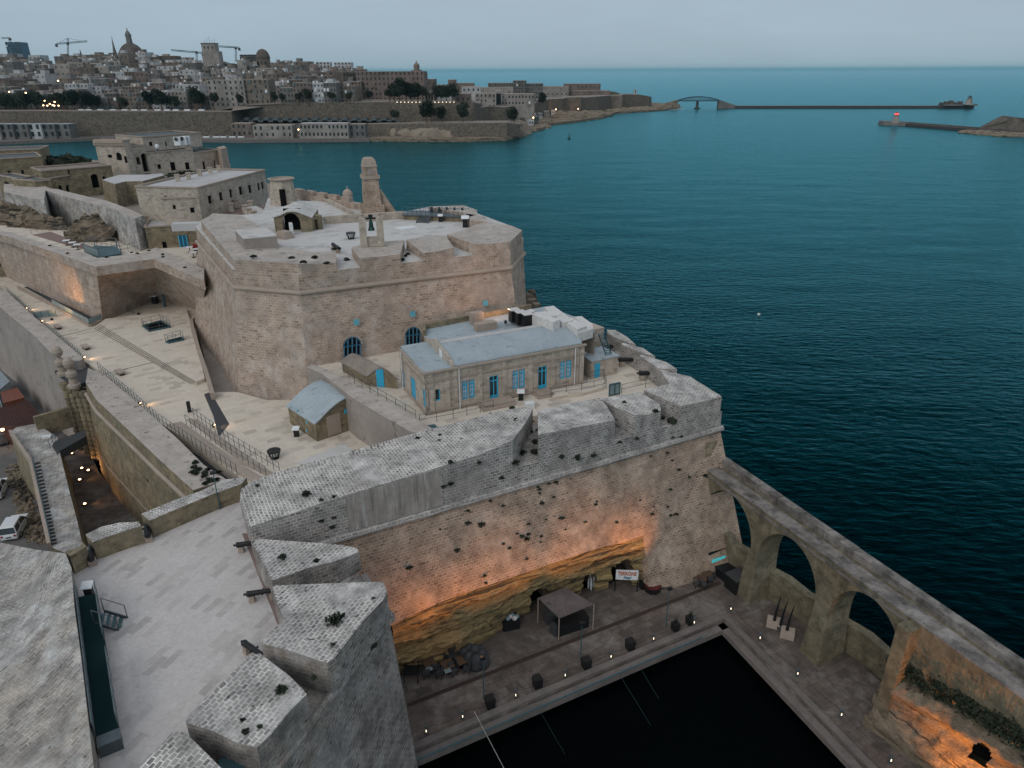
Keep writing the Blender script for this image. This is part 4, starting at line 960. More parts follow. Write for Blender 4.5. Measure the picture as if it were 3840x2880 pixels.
# uplight on the rock at the lower right
rl = thing('flood_lamp', 'small floodlight throwing orange light on the rock in the lower right corner', 'floodlight', P(3540, 3085, 1.6)); b0 = P(3540, 3085, 1.6)
make('housing', MB().box(tuple(b0), (.35, .25, .3)), M['black'], rl)
spot(rl, b0 + Vector((0, 0, .6)), AP(3610, 2690), 3600, (1.0, .33, .05), 110, 1.0, .15)
# ================================================================ cavalier (tall inner bastion)
ZT = 24.5
cA, cB, cC, cD, cL = P(883, 1077, ZT), P(1127, 1098, ZT), P(1915, 1004, ZT), P(1963, 951, ZT), P(742, 905, ZT)
bA, bB, bD, bL = P(885, 1468, 13), P(1155, 1508, 13), P(1978, 1143, 16.5), P(800, 1215, 13)
def ext(t_, b_, z): k = (z - t_.z) / (b_.z - t_.z); return t_ + (b_ - t_) * k
cfu = (cC - cB).normalized(); cfn = Vector((cfu.y, -cfu.x, 0))
bC = cC + cfn * 2.2 + Vector((.6, 0, 0)); bC.z = 16.5
bL2 = ext(cA, bA, -1) + (ext(cL, Vector((bL.x, bL.y, 13)), -1) - ext(cL, Vector((bL.x, bL.y, 13)), -1)) + (cL - cA) + Vector((-.5, -2.0, 0))
rim = [(1905, 843), (1790, 800), (1740, 776), (1600, 776), (1515, 795), (1450, 790), (1375, 780), (1105, 735), (1005, 742), (985, 800), (905, 806), (800, 800)]
topc = [cL, cA, cB, cC, cD] + [dz(P(x, y, 26.6), ZT) for x, y in rim]
botc = [dz(bL2, -1), dz(ext(cA, bA, 3), -1), dz(ext(cB, bB, 3), -1), dz(ext(cC, bC, 6), -1), dz(ext(cD, bD, 6), -1)] + [dz(v, -1) + Vector((0, .6, 0)) for v in topc[5:]]
cv = thing('cavalier', 'tallest pinkish stone bastion in the middle, with bell gate and towers on top', 'bastion', Vector((-18, 92, 0)))
b_ = MB(); b_.loft(topc, botc); make('wall', b_, M['warm'], cv, cfu)
topp = [P(752, 830, 26.6), P(877, 990, 26.6), P(1125, 1004, 26.6), P(1915, 926, 26.6), P(1958, 880, 26.6)]
pc = [dz(cL, 0), dz(cA, 0), dz(cB, 0), dz(cC, 0), dz(cD, 0)]
up_ = MB(); up_.prism([dz(p, 26.6) for p in pc] + [Vector((p.x, p.y, 26.6)) for p in topc[5:]], ZT + .003); up_.mi[:] = [0] * (len(up_.f) - 2) + [1, 0]
make('upper_wall', up_, [M['warm'], M['floor2']], cv, cfu)
c = MB()
ring = [cL, cA, cB, cC, cD, topc[5]]
outs = [Vector((-.1, -.1, 0)), Vector((-.08, -.1, 0)), cfn * .12, cfn * .12, Vector((.12, 0, 0)), Vector((.1, 0, 0))]
rr = [p + o for p, o in zip(ring, outs)]
for a, b in zip(rr[:-1], rr[1:]): c.cyl(a, b, .26, .26, 10)
for a in rr[1:-1]: c.lathe([(0, -.26), (.2, -.2), (.262, 0), (.2, .2), (0, .26)], a, 10)
make('roll_moulding', c, M['trim'], cv, cfu)
def CF(px, py): return V2(px, py, cB, cC)                   # parapet face plane
def CA_(px, py): return V2(px, py, cA, cB)
cpc = cB + (dz(bB, 13) - cB) ; 
def CW(px, py): return PL(px, py, cB, cC, bB)
CM = [M['warm'], M['ruin']]
merlon(cv, [P(752, 828, 27.9), CA_(877, 973), CA_(1000, 981), CF(1127, 990), CF(1200, 992), CF(1262, 985), P(1262, 962, 27.9), P(1250, 940, 27.6), P(1170, 945, 27.6), P(1060, 925, 27.6), P(1000, 880, 27.9), P(960, 838, 27.9), P(905, 808, 27.9), P(800, 800, 27.9)], 26.604, CM, cfu)
merlon(cv, [CF(1347, 967), CF(1425, 962), CF(1500, 953), P(1516, 900, 27.7), P(1441, 905, 27.7), P(1370, 912, 27.7), P(1318, 930, 27.7)], 26.604, CM, cfu)
merlon(cv, [CF(1588, 949), CF(1650, 940), CF(1702, 928), P(1669, 882, 27.9), P(1622, 883, 27.9), P(1523, 898, 27.9)], 26.604, CM, cfu)
merlon(cv, [CF(1779, 914), CF(1850, 914), CF(1913, 907), P(1935, 885, 27.8), P(1958, 863, 27.9), P(1915, 845, 27.9), P(1828, 832, 27.8), P(1780, 843, 27.6), P(1745, 862, 27.6), P(1676, 880, 27.8)], 26.604, CM, cfu)
for poly in ([(1739, 770), (1607, 774), (1640, 782), (1736, 797), (1760, 812), (1789, 805), (1789, 787)], [(1736, 800), (1770, 826), (1826, 832), (1826, 817), (1789, 806)]):
    merlon(cv, px_line(poly, 27.9), 26.604, CM, cfu)
for x, y in [(951, 963), (1094, 968), (1138, 984), (1181, 969), (1226, 988), (1300, 975), (1255, 935)]: bush(P(x, y, 27.95 if x < 1260 else 26.65), 1.6, 'dark scrubby bush on the eroded left part of the cavalier parapet')
for x, y in [(1521, 960), (1530, 952), (1510, 975), (1745, 925), (1762, 930), (1780, 935), (1830, 897), (1882, 893), (1532, 905)]: bush(P(x, y, 26.7), 1.2, 'dark caper bush in an embrasure or on a merlon of the cavalier front')
# doors and shutters on the cavalier front
def arch_door(px0, px1, py0, py1, label, parent):
    a, b, tp = CW(px0, py1), CW(px1, py1 - (px1 - px0) * .12), CW((px0 + px1) / 2, py0)
    u = (b - a); u.z = 0; W_ = u.length; u.normalize(); n = Vector((u.y, -u.x, 0)); H = tp.z - a.z; r = W_ / 2; nb = 10
    up = (CW((px0 + px1) / 2, py0) - CW((px0 + px1) / 2, py1)).normalized()
    def q(s, z, d): return a + u * s + up * z + n * d
    prof = [(0, 0), (W_, 0)] + [(r + r * math.cos(math.pi * i / nb), H - r + r * math.sin(math.pi * i / nb)) for i in range(nb + 1)]
    m_ = MB(); m_.face([q(s, z, .03) for s, z in prof]); o = make('door', m_, M['dark'], parent)
    fr_ = MB()
    for s in (.0, .25, .5, .75, 1.0):
        h_ = H - r + math.sqrt(max(0, r * r - (s * W_ - r) ** 2)); h_ = max(h_, .3)
        fr_.bar(q(min(max(s * W_, .06), W_ - .06), 0, .07), q(min(max(s * W_, .06), W_ - .06), max(h_ - .05, H - r), .07), .13, .05)
    fr_.bar(q(0, H - r, .08), q(W_, H - r, .08), .05, .16); fr_.bar(q(0, .25, .08), q(W_, .25, .08), .05, .5)
    for i in range(nb):
        t0, t1 = math.pi * i / nb, math.pi * (i + 1) / nb; fr_.bar(q(r + r * math.cos(t0) * .95, H - r + r * math.sin(t0) * .95, .075), q(r + r * math.cos(t1) * .95, H - r + r * math.sin(t1) * .95, .075), .06, .12)
    f2 = make('door_frame', fr_, M['blued'], o)
    WL[f2] = WL[parent]
    st_ = MB()
    for i in range(nb):
        t0, t1 = math.pi * i / nb, math.pi * (i + 1) / nb; st_.bar(q(r + (r + .14) * math.cos(t0), H - r + (r + .14) * math.sin(t0), .03), q(r + (r + .14) * math.cos(t1), H - r + (r + .14) * math.sin(t1), .03), .12, .24)
    make('arch_stones', st_, M['trim'], o)
    o['label'] = label
arch_door(1288, 1353, 1257, 1352, 'arched blue door', cv); arch_door(1520, 1577, 1220, 1316, 'arched blue door', cv); arch_door(1736, 1778, 1187, 1240, 'arched blue door', cv)
for x, y in ((1336, 1208), (1547, 1177), (1820, 1137)):
    p = CW(x, y) + cfn * .05; s_ = MB(); s_.bar(p - cfu * .32, p + cfu * .32, .06, .66); make('shutter', s_, M['pale_blue'], cv)
# ---- things on the cavalier roof
RZ = 26.6
def bigthing(name, label, cat, px, py, z, group=None): p = P(px, py, z); return thing(name, label, cat, p, group), p
bg_, p = bigthing('bell_gate', 'two tall stone pillars holding a green bronze bell on the cavalier rim', 'bell gate', 1398, 921, 27.7)
gl_, gr_ = P(1366, 924, 27.7), P(1430, 921, 27.7); hh = ZAT(gl_, 817); gu = (gr_ - gl_).normalized(); ga_ = math.atan2(gu.y, gu.x)
for q_ in (gl_, gr_):
    k_ = MB(); k_.box(tuple(q_), (.82, 1.0, hh - 27.7), ga_); o = make('pillar', k_, M['build'], bg_)
    k_ = MB().lathe([(0, 0), (.35, 0), (.2, .2), (.26, .4), (.12, .62), (.16, .75), (0, .85)], dz(q_, hh), 10); make('finial', k_, M['trim'], o)
k_ = MB(); k_.bar(gl_ + Vector((0, 0, .55)), gr_ + Vector((0, 0, .55)), .6, 1.1); make('low_wall', k_, M['build'], bg_)
mc = (gl_ + gr_) / 2
k_ = MB(); k_.bar(dz(gl_, hh - .1), dz(gr_, hh - .1), .22, .2); k_.box((mc.x, mc.y, hh), (.5, .3, .35), ga_); make('headstock', k_, M['black'], bg_)
k_ = MB().lathe([(.42, -1.5), (.40, -1.4), (.28, -1.1), (.23, -.6), (.16, -.3), (.05, -.22), (0, -.2)], dz(mc, hh), 14); make('bell', k_, M['bronze'], bg_)
def brazier_proto():
    t = local_thing('fire_basket', 'b', 'brazier', 'flared iron fire baskets')
    r = MB()
    for i in range(12):
        a = math.pi * 2 * i / 12; r.cyl((.35 * math.cos(a), .35 * math.sin(a), .05), (.62 * math.cos(a), .62 * math.sin(a), .85), .045, .045, 5)
    r.lathe([(.58, .78), (.64, .78), (.64, .86), (.58, .86)], (0, 0, 0), 16); r.lathe([(0, 0), (.4, 0), (.38, .1), (0, .1)], (0, 0, 0), 12); make('basket', r, M['black'], t)
    make('pale_lining', MB().lathe([(0, .3), (.38, .3), (.56, .8), (0, .82)], (0, 0, 0), 12), M['white'], t); return t
FBK = Series(brazier_proto()); FBK.put(P(1317, 896, RZ), 0, 'black iron fire basket with a pale top on the cavalier roof, left of the bell'); FBK.put(P(1031, 1718, 13), 0, 'black fire basket with a pale top on the lower esplanade near the wall of steps', 1.0)
cannon(1262, 945, RZ, -60, 'dark greenish cannon lying in the left embrasure of the cavalier', 1.0)
# white-roofed hut on the rubble
h = MB(); q = [P(913, 897, 29.0), P(1038, 886, 29.0), P(1000, 857, 29.0), P(881, 865, 29.0)]; h.prism(q, 27.3, 0); h.mi[:] = [0] * (len(h.f) - 2) + [1, 0]
ht = thing('plaster_hut', 'small square plastered hut with a white flat roof on the left rim of the cavalier', 'hut', P(940, 900, 27.3)); make('wall', h, M['plainwall'], ht); h2 = MB(); h2.prism([v + Vector((0, 0, .1)) for v in q], 29.003, 0); make('roof', h2, M['floor2'], ht)
# rooftop arch-door house
zz = RZ
ah = thing('vaulted_guardhouse', 'ochre guardhouse with a shallow vaulted roof and a dark round arch on the cavalier', 'guardhouse', P(1100, 870, zz))
a, b = P(1034, 872, zz), P(1174, 868, zz); au2 = (b - a).normalized(); W_ = (b - a).length; back_ = Vector((-au2.y, au2.x, 0)) * 7
zl_, zm, zr = ZAT(a, 812), ZAT((a + b) / 2, 790), ZAT(b, 812)
pro = [(0, zl_), (.18, zl_ + .35 * (zm - zl_)), (.36, zm - .05), (.5, zm), (.66, zm - .1), (.84, zl_ + .3 * (zm - zl_)), (1, zr)]
def gq(s, z, d=0): p_ = a + au2 * (s * W_) + Vector((-au2.y, au2.x, 0)) * d; return Vector((p_.x, p_.y, z))
ac, ar, az = .45, .235, 2.5
arc = [(ac - ar * math.cos(math.pi * i / 10), zz + 1.2 + (az - 1.1) * math.sin(math.pi * i / 10)) for i in range(11)]
f_ = MB()
f_.face([gq(0, zz), gq(ac - ar, zz), gq(ac - ar, arc[0][1])] + [gq(*x) for x in arc[1:6]] + [gq(.5, zm), gq(.36, zm - .05), gq(.18, pro[1][1]), gq(0, zl_)])
f_.face([gq(ac + ar, zz), gq(1, zz), gq(1, zr), gq(.84, pro[5][1]), gq(.66, pro[4][1]), gq(.5, zm)] + [gq(*x) for x in arc[5:]])
f_.face([gq(0, zz, 7), gq(0, zz), gq(0, zl_), gq(0, zl_, 7)]); f_.face([gq(1, zz), gq(1, zz, 7), gq(1, zr, 7), gq(1, zr)])
make('wall', f_, M['ochre'], ah)
r_ = MB(); top_ = [gq(-.04, zl_ + .02, -.25)] + [gq(s, z + .08, -.25) for s, z in pro] + [gq(1.04, zr + .02, -.25)]
n_ = len(top_)
for i in range(n_ - 1): r_.face([top_[i], top_[i + 1], top_[i + 1] + back_ * 1.08, top_[i] + back_ * 1.08])
r_.face([p_ - Vector((0, 0, .2)) for p_ in top_] + list(reversed(top_)))
make('roof', r_, M['floor2'], ah)
d_ = MB(); d_.face([gq(ac - ar, zz, 1.5), gq(ac + ar, zz, 1.5), gq(ac + ar, zz + 3, 1.5), gq(ac - ar, zz + 3, 1.5)]); make('archway', d_, M['dark'], ah)
an_ = MB(); q = px_line([(1170, 803), (1225, 806), (1232, 812), (1192, 822), (1176, 818)], ZAT(P(1176, 866, zz), 812)); 
a1, a2 = P(1176, 864, zz), P(1212, 858, zz); u3 = (a2 - a1).normalized(); z3 = ZAT(a1, 812)
an_.panel(a1, u3, (a2 - a1).length, z3 - zz, zz, [(.25, (a2 - a1).length - .7, zz + .05, z3 - .5)], .7, True)
n3 = Vector((-u3.y, u3.x, 0)); an_.face([dz(a2, zz), dz(a2 + n3 * 5, zz), dz(a2 + n3 * 5, z3), dz(a2, z3)]); an_.face([dz(a1, z3), dz(a2, z3), dz(a2 + n3 * 5, z3), dz(a1 + n3 * 5, z3)])
make('side_porch', an_, M['ochre'], ah)
# round water tower
rt = thing('round_tower', 'eight-sided tan stone tower with a flared rim and a dark door behind the guardhouse', 'tower', P(1066, 765, RZ)); p = P(1066, 765, RZ); h = ZAT(p, 668) - RZ
make('shaft', MB().lathe([(2.25, 0), (2.2, .3), (1.85, h * .85), (1.8, h * .95)], p, 8, .3), M['build'], rt); make('rim', MB().lathe([(1.8, h * .93), (2.15, h * .965), (2.2, h), (1.7, h + .02), (1.65, h - .3), (0, h - .3)], p, 20), M['trim'], rt)
dd = Vector((.28, -1, 0)).normalized(); make('door', MB().bar(p + dd * 2.05 + Vector((0, 0, 1.35)) - Vector((.45, .12, 0)), p + dd * 2.05 + Vector((0, 0, 1.35)) + Vector((.45, .12, 0)), .5, 2.7), M['dark'], rt)
# low walls + pale sunken roof right of the tower
k_ = MB(); q = px_line([(1105, 757), (1217, 750), (1322, 803), (1214, 818)], RZ + .35); k_.prism(q, RZ + .003); o = struct('flat_roof', k_, M['floor2'])
k_ = MB(); k_.bar(P(1214, 826, RZ + .55), P(1515, 806, RZ + .55), .5, 1.1); k_.bar(P(1217, 750, RZ + .5), P(1322, 803, RZ + .5), .5, 1.0)
tag(make('low_wall', k_, M['build']), 'low grey stone walls bordering the pale roof beside the round tower', 'wall')
# sea-side battlement
k_ = MB(); a, b = P(1105, 742, RZ), P(1372, 790, RZ); L_ = (b - a).length; u_b = (b - a).normalized()
k_.bar(a + Vector((0, 0, .5)), b + Vector((0, 0, .5)), .9, 1.0)
s_ = .8
while s_ < L_ - 2.5: q1 = a + u_b * s_; k_.bar(q1 + Vector((0, 0, 1.35)), q1 + u_b * 2.1 + Vector((0, 0, 1.35)), .85, .72); s_ += 3.3
tag(make('battlement', k_, M['warm']), 'notched battlement wall running to the sentry turret along the far cavalier rim', 'parapet')
tu = thing('sentry_turret', 'small domed sentry turret with a spike on the far battlement', 'turret', P(1307, 765, RZ)); p = P(1307, 765, RZ); kz = ZAT(p, 697) - RZ
make('body', MB().lathe([(.3, -1), (.78, .2), (.78, kz * .52)], p, 10), M['build'], tu); make('dome', MB().lathe([(.9, kz * .5), (.86, kz * .56), (.7, kz * .7), (.35, kz * .8), (.08, kz * .84), (.12, kz * .9), (.03, kz), (0, kz)], p, 12), M['trim'], tu)
make('window', MB().box((p.x - .3, p.y - .72, RZ + kz * .28), (.25, .2, .6)), M['dark'], tu)
# belfry / clock tower
bt = thing('belfry_tower', 'slender square stone tower with a blind arched lantern and rounded cap beside the sea', 'tower', P(1398, 800, RZ)); p = P(1398, 797, RZ)
sc_ = lambda py: ZAT(p, py) - RZ
ra = .35
k_ = MB(); k_.box((p.x, p.y, RZ - .5), (3.3, 3.3, sc_(765) + .5), ra, .97); k_.box((p.x, p.y, RZ + sc_(765) + .003), (2.5, 2.5, sc_(667) - sc_(765)), ra, .88); o = make('shaft', k_, M['wall'], bt)
make('slit_window', MB().box((p.x - .75, p.y - 1.05, RZ + sc_(735)), (.25, .5, .8), ra), M['dark'], o)
make('cornice', MB().box((p.x, p.y, RZ + sc_(668)), (2.62, 2.62, sc_(655) - sc_(668)), ra, 1.0), M['trim'], bt)
k_ = MB(); k_.box((p.x, p.y, RZ + sc_(654.7)), (2.05, 2.05, sc_(623) - sc_(654.7)), ra, .98); o = make('lantern', k_, M['wall'], bt)
for s_ in (0, 1):
    an2 = ra + s_ * -math.pi / 2; dd = Vector((math.sin(an2) * 1, -math.cos(an2), 0)); uu = Vector((math.cos(an2), math.sin(an2), 0)); c0 = Vector((p.x, p.y, RZ + sc_(652))) + dd * 1.0
    hA = (sc_(630) - sc_(652)); m_ = MB(); m_.face([c0 + dd * .03 - uu * .45, c0 + dd * .03 + uu * .45] + [c0 + dd * .03 + uu * .45 * math.cos(math.pi * i / 8) + Vector((0, 0, hA - .45 + .45 * math.sin(math.pi * i / 8))) for i in range(9)]); make('blind_arch', m_, M['plainwall'], o)
make('cap', MB().lathe([(1.55, 0), (1.5, .15), (1.4, .2), (1.3, .7), (1.05, 1.15), (.75, 1.3), (0, 1.32)], Vector((p.x, p.y, RZ + sc_(622.6))), 4, ra + math.pi / 4), M['trim'], bt)
k_ = MB(); q0 = p + Vector((1.2, .5, 0)); k_.loft([dz(q0, RZ + 3.4) + Vector((0, -.5, 0)), dz(q0, RZ + 3.4) + Vector((.2, -.5, 0)), dz(q0, RZ + 3.4) + Vector((.2, .5, 0)), dz(q0, RZ + 3.4) + Vector((0, .5, 0))], [dz(q0, RZ - .5) + Vector((0, -.6, 0)), dz(q0, RZ - .5) + Vector((2.6, -.6, 0)), dz(q0, RZ - .5) + Vector((2.6, .6, 0)), dz(q0, RZ - .5) + Vector((0, .6, 0))]); make('buttress', k_, M['wall'], bt)
# steel viewing platform
vp = thing('viewing_platform', 'teal steel viewing platform with stairs on an ochre base at the cavalier rim', 'platform', P(1620, 828, RZ))
a, b = P(1515, 824, RZ), P(1738, 832, RZ); zt_ = ZAT(a, 803); u_v = (b - a).normalized(); nv = Vector((-u_v.y, u_v.x, 0))
k_ = MB(); k_.loft([dz(a, zt_ - .2), dz(b, zt_ - .2), dz(b + nv * 3, zt_ - .2), dz(a + nv * 3, zt_ - .2)], [a, b, b + nv * 3, a + nv * 3]); make('base', k_, M['ochre'], vp)
k_ = MB(); k_.bar(dz(a, zt_ - .08) + nv * 1.5 - u_v * .2, dz(b, zt_ - .08) + nv * 1.5 + u_v * .2, 3.5, .2); make('deck', k_, M['metal'], vp)
k_ = MB()
for d_ in (-.2, 3.1):
    for hz in (.5, 1.1): k_.cyl(dz(a, zt_ + hz) + nv * d_, dz(b, zt_ + hz) + nv * d_, .03, .03, 5)
    for i in range(14): q_ = a.lerp(b, i / 13) + nv * d_; k_.cyl(dz(q_, zt_), dz(q_, zt_ + 1.1), .03, .03, 5)
make('railing', k_, M['tealm'], vp)
k_ = MB(); s1 = P(1600, 826, RZ); 
for i in range(6): k_.bar(dz(s1, zt_ - .2 - i * (zt_ - RZ - .2) / 6) - nv * (.3 + .33 * i) - u_v * .8, dz(s1, zt_ - .2 - i * (zt_ - RZ - .2) / 6) - nv * (.3 + .33 * i) + u_v * .8, .28, .06)
for e_ in (-.85, .85):
    q1 = dz(s1, zt_) + u_v * e_; q2 = dz(s1, RZ) + u_v * e_ - nv * 2.3; k_.bar(q1, q2, .08, .22); k_.cyl(q1 + Vector((0, 0, 1)), q2 + Vector((0, 0, 1)), .035, .035, 5); k_.cyl(q2, q2 + Vector((0, 0, 1)), .035, .035, 5)
make('stairs', k_, M['metal'], vp)
for i in range(5):
    q_ = a.lerp(b, .4 + i * .13) + nv * 2.2; k_ = MB().box((q_.x, q_.y, zt_ + .03), (.5, .5, .8), .2, .5); make('display_box', k_, M['black'], vp)
lectern(1745, 852, RZ, .3, 'black information stand with a white top right of the teal viewing platform', 1.3)
lectern(1652, 832, RZ, .3, 'small black information stand against the ochre base of the viewing platform', .9)
k_ = MB(); q = px_line([(1480, 852), (1545, 845), (1568, 852), (1505, 860)], RZ + .12); k_.prism(q, RZ + .003); tag(make('skylight_frame', k_, M['white']), 'flat white framed hatch in the paving right of the bell gate', 'hatch')
k_ = MB(); k_.box((P(1095, 880, RZ).x, P(1095, 880, RZ).y, RZ), (.35, .8, 1.6), .5); tag(make('leaning_board', k_, M['white']), 'leaning white panel in front of the guardhouse arch', 'panel')
k_ = MB(); k_.box(tuple(P(1070, 892, RZ)), (1.6, 2.2, .9), .9, .7); tag(make('stone_blocks', k_, M['trim']), 'heap of cut stone blocks between the plaster hut and the arch', 'stone blocks')

# ================================================================ blue-windowed house
GZ = 16.5
HL, HR, HB = P(1598, 1558, GZ), P(2187, 1437, GZ), P(1502, 1459, GZ)
hu = (HR - HL).normalized(); hn = Vector((hu.y, -hu.x, 0)); HLEN = (HR - HL).length; HD = (HB - HL).dot(-hn)
zE = ZAT(HL, 1400)
house = thing('officers_house', 'long stone house with bright blue doors and windows and a grey barrel roof', 'house', (HL + HR) / 2)
def HF(px, py): p_ = V2(px, py, HL, HR); return (p_ - HL).dot(hu), p_.z
def HP(s, z, d=0.0): p_ = HL + hu * s + hn * d; return Vector((p_.x, p_.y, z))
def rect(px0, py0, px1, py1, fn_):
    cx, cy = (px0 + px1) / 2, (py0 + py1) / 2
    a, b = fn_(px0, cy)[0], fn_(px1, cy)[0]; t, bt_ = fn_(cx, py0)[1], fn_(cx, py1)[1]; return a, b, bt_, t
wins = [rect(1733, 1426, 1781, 1495, HF), rect(1922, 1387, 1969, 1456, HF), rect(2099, 1353, 2143, 1418, HF)]
doors = [rect(1836, 1409, 1870, 1507, HF), rect(2018, 1374, 2051, 1467, HF)]
small = rect(1633, 1460, 1651, 1503, HF)
holes = [w_ for w_ in wins] + doors + [small]
m_ = MB(); m_.panel(HL, hu, HLEN, zE - GZ, GZ, holes, .28)
# left facade
hl_u = -(-hn)   # from back to front
LB = HL - hn * HD
def LF(px, py): p_ = V2(px, py, LB, HL); return (p_ - LB).dot(hn), p_.z
ldoors = [rect(1505, 1392, 1517, 1458, LF), rect(1541, 1420, 1558, 1490, LF), rect(1586, 1462, 1596, 1526, LF)]
ldoors = [(a, b, max(c, GZ + .1), d) for a, b, c, d in ldoors]
m_.panel(LB, hn, HD, zE - GZ, GZ, ldoors, .25)
m_.face([HP(HLEN, GZ), HP(HLEN, GZ, -HD), HP(HLEN, zE, -HD), HP(HLEN, zE)]); m_.face([HP(HLEN, GZ, -HD), HP(0, GZ, -HD), HP(0, zE, -HD), HP(HLEN, zE, -HD)])
make('wall', m_, M['build'], house, hu)
# barrel roof (quarter vault up to the crest) and its end gable
s0 = HF(1693, 1380)[0]; DC = HD * .62
crest = PL(1660, 1287, HP(0, 0, -DC), HP(5, 0, -DC), HP(0, 5, -DC)).z
NS = 12
arcp = [(-DC * (1 - math.cos(math.pi / 2 * i / NS)) , 0) for i in range(NS + 1)]
def vz(k): th = math.pi / 2 * k / NS; return -.15 - (DC - .15) * (1 - math.cos(th)) , zE + .05 + (crest - zE - .05) * math.sin(th)
prof_ = [vz(k) for k in range(NS + 1)]
r_ = MB()
for k in range(NS):
    (d0, z0), (d1, z1) = prof_[k], prof_[k + 1]; r_.face([HP(s0 + .3, z0, d0), HP(HLEN - .25, z0, d0), HP(HLEN - .25, z1, d1), HP(s0 + .3, z1, d1)])
r_.face([HP(HLEN - .25, z, d) for d, z in prof_] + [HP(HLEN - .25, zE, -DC)])
o = make('barrel_roof', r_, M['roof'], house, hu)
g_ = MB()
gp = [(d, z + .16) for d, z in prof_] + [(-DC - .2, crest + .42), (-DC - .6, crest + .42), (-DC - .9, crest - .05), (-HD + .1, zE + .7), (-HD, zE)]
for s_ in (s0, ):
    A1_ = [HP(s_, z, d) for d, z in gp] + [HP(s_, zE - .1, -.05)]; B1_ = [p_ + hu * .34 for p_ in A1_]
    g_.face(A1_[::-1]); g_.face(B1_)
    for i in range(len(A1_)): j = (i + 1) % len(A1_); g_.face([A1_[i], A1_[j], B1_[j], B1_[i]])
make('gable', g_, M['build'], house)
p_ = HP(s0 - .02, zE + (crest - zE) * .42, -DC * .62); k_ = MB(); k_.loft([p_ + Vector((0, 0, .55)) - hn * .4, p_ + Vector((0, 0, .55)) + hn * .4, p_ + Vector((0, 0, .55)) + hn * .4 - hu * .05, p_ + Vector((0, 0, .55)) - hn * .4 - hu * .05], [p_ - Vector((0, 0, .45)) - hn * .4, p_ - Vector((0, 0, .45)) + hn * .4, p_ - Vector((0, 0, .45)) + hn * .4 - hu * .05, p_ - Vector((0, 0, .45)) - hn * .4 - hu * .05]); make('wall_plaque', k_, M['white'], house)
k_ = MB(); k_.prism([HP(-.0, zE + .12, .0), HP(s0, zE + .12, 0), HP(s0, zE + .35, -HD), HP(0, zE + .35, -HD)], zE + .004); make('flat_roof', k_, M['roof'], house)
k_ = MB(); k_.prism([HP(s0 + .34, crest + .05, -DC), HP(HLEN - .2, crest + .05, -DC), HP(HLEN - .2, crest + .05, -DC - .75), HP(s0 + .34, crest + .05, -DC - .75)], zE - .5); make('roof_parapet', k_, M['roofw'], house)
k_ = MB()
for (z, t, d) in ((zE - .02, .2, .22), (zE - .95, .14, .14), (GZ + .25, .25, .1)):
    k_.bar(HP(-.15, z, d / 2 + .003), HP(HLEN + .1, z, d / 2 + .003), d, t); a1 = LB - hu * (d / 2 + .003); b1 = HL - hu * (d / 2 + .003); k_.bar(dz(a1, z), dz(b1, z), d, t)
make('cornice', k_, M['trim'], house)
for pxx, pyy in ((1616, 1450), (1678, 1470), (1708, 1470), (1800, 1460), (1890, 1440), (1988, 1420), (2072, 1400), (2160, 1380), (2180, 1370)):
    s_ = HF(pxx, pyy)[0]; k_ = MB(); k_.prism([HP(s_ - .24, zE - .12, .10), HP(s_ + .24, zE - .12, .10), HP(s_ + .24, zE - .12, .002), HP(s_ - .24, zE - .12, .002)], GZ + .38); make('pilaster', k_, M['build'], house, hu)
for pxx, pyy in ((1721, 1465), (2153, 1370)):
    s_ = HF(pxx, pyy)[0]; make('drain_pipe', MB().cyl(HP(s_, GZ, .2), HP(s_, zE - .1, .2), .06, .06, 8), M['pipe'], house)
s_ = .3; make('drain_pipe', MB().cyl(dz(LB + hn * .35 - hu * .15, GZ), dz(LB + hn * .35 - hu * .15, zE), .06, .06, 8), M['pipe'], house)
def joinery(o0, u, n, a, b, c, d, kind, mat):
    """frame, glazing bars and panes set inside an opening"""
    def q(s, z, dd): v = o0 + u * s - n * dd; return Vector((v.x, v.y, z))
    root = make('door' if kind == 'door' else 'window', MB().bar(q(a, (c + d) / 2, .2), q(b, (c + d) / 2, .2), .03, d - c), M['curtain'] if kind == 'window' else M['glass'], house)
    f_ = MB(); W = b - a; t = .13
    f_.bar(q(a + t / 2, c, .15), q(a + t / 2, d, .15), t, .08); f_.bar(q(b - t / 2, c, .15), q(b - t / 2, d, .15), t, .08)
    f_.bar(q(a, d - t / 2, .145), q(b, d - t / 2, .145), .08, t); f_.bar(q(a, c + t / 2, .145), q(b, c + t / 2, .145), .08, t)
    if kind == 'window':
        m0 = (a + b) / 2; f_.bar(q(m0 - .13, c, .15), q(m0 - .13, d, .15), .12, .08); f_.bar(q(m0 + .13, c, .15), q(m0 + .13, d, .15), .12, .08)
        for h_ in (a + W * .23, b - W * .23): f_.bar(q(h_, c, .16), q(h_, d, .16), .035, .05)
        for f in (.3, .55, .76): f_.bar(q(a, c + (d - c) * f, .155), q(b, c + (d - c) * f, .155), .05, .06 if f < .7 else .16)
    elif kind == 'door':
        m0 = (a + b) / 2; f_.bar(q(m0, c, .15), q(m0, d, .15), .10, .08); f_.bar(q(a, d - (d - c) * .2, .15), q(b, d - (d - c) * .2, .15), .08, .1)
        f_.bar(q(a, c + (d - c) * .12, .15), q(b, c + (d - c) * .12, .15), .07, (d - c) * .24)
    make('frame', f_, mat, root)
    if kind == 'window':
        e = MB(); m0 = (a + b) / 2; e.bar(q(m0, c, .1), q(m0, d, .1), .14, .1); make('mullion', e, M['trim'], root)
    if kind == 'solid': pass
    return root
for w_ in wins: joinery(HL, hu, hn, *w_, 'window', M['blue'])
for w_ in doors: joinery(HL, hu, hn, *w_, 'door', M['blue'])
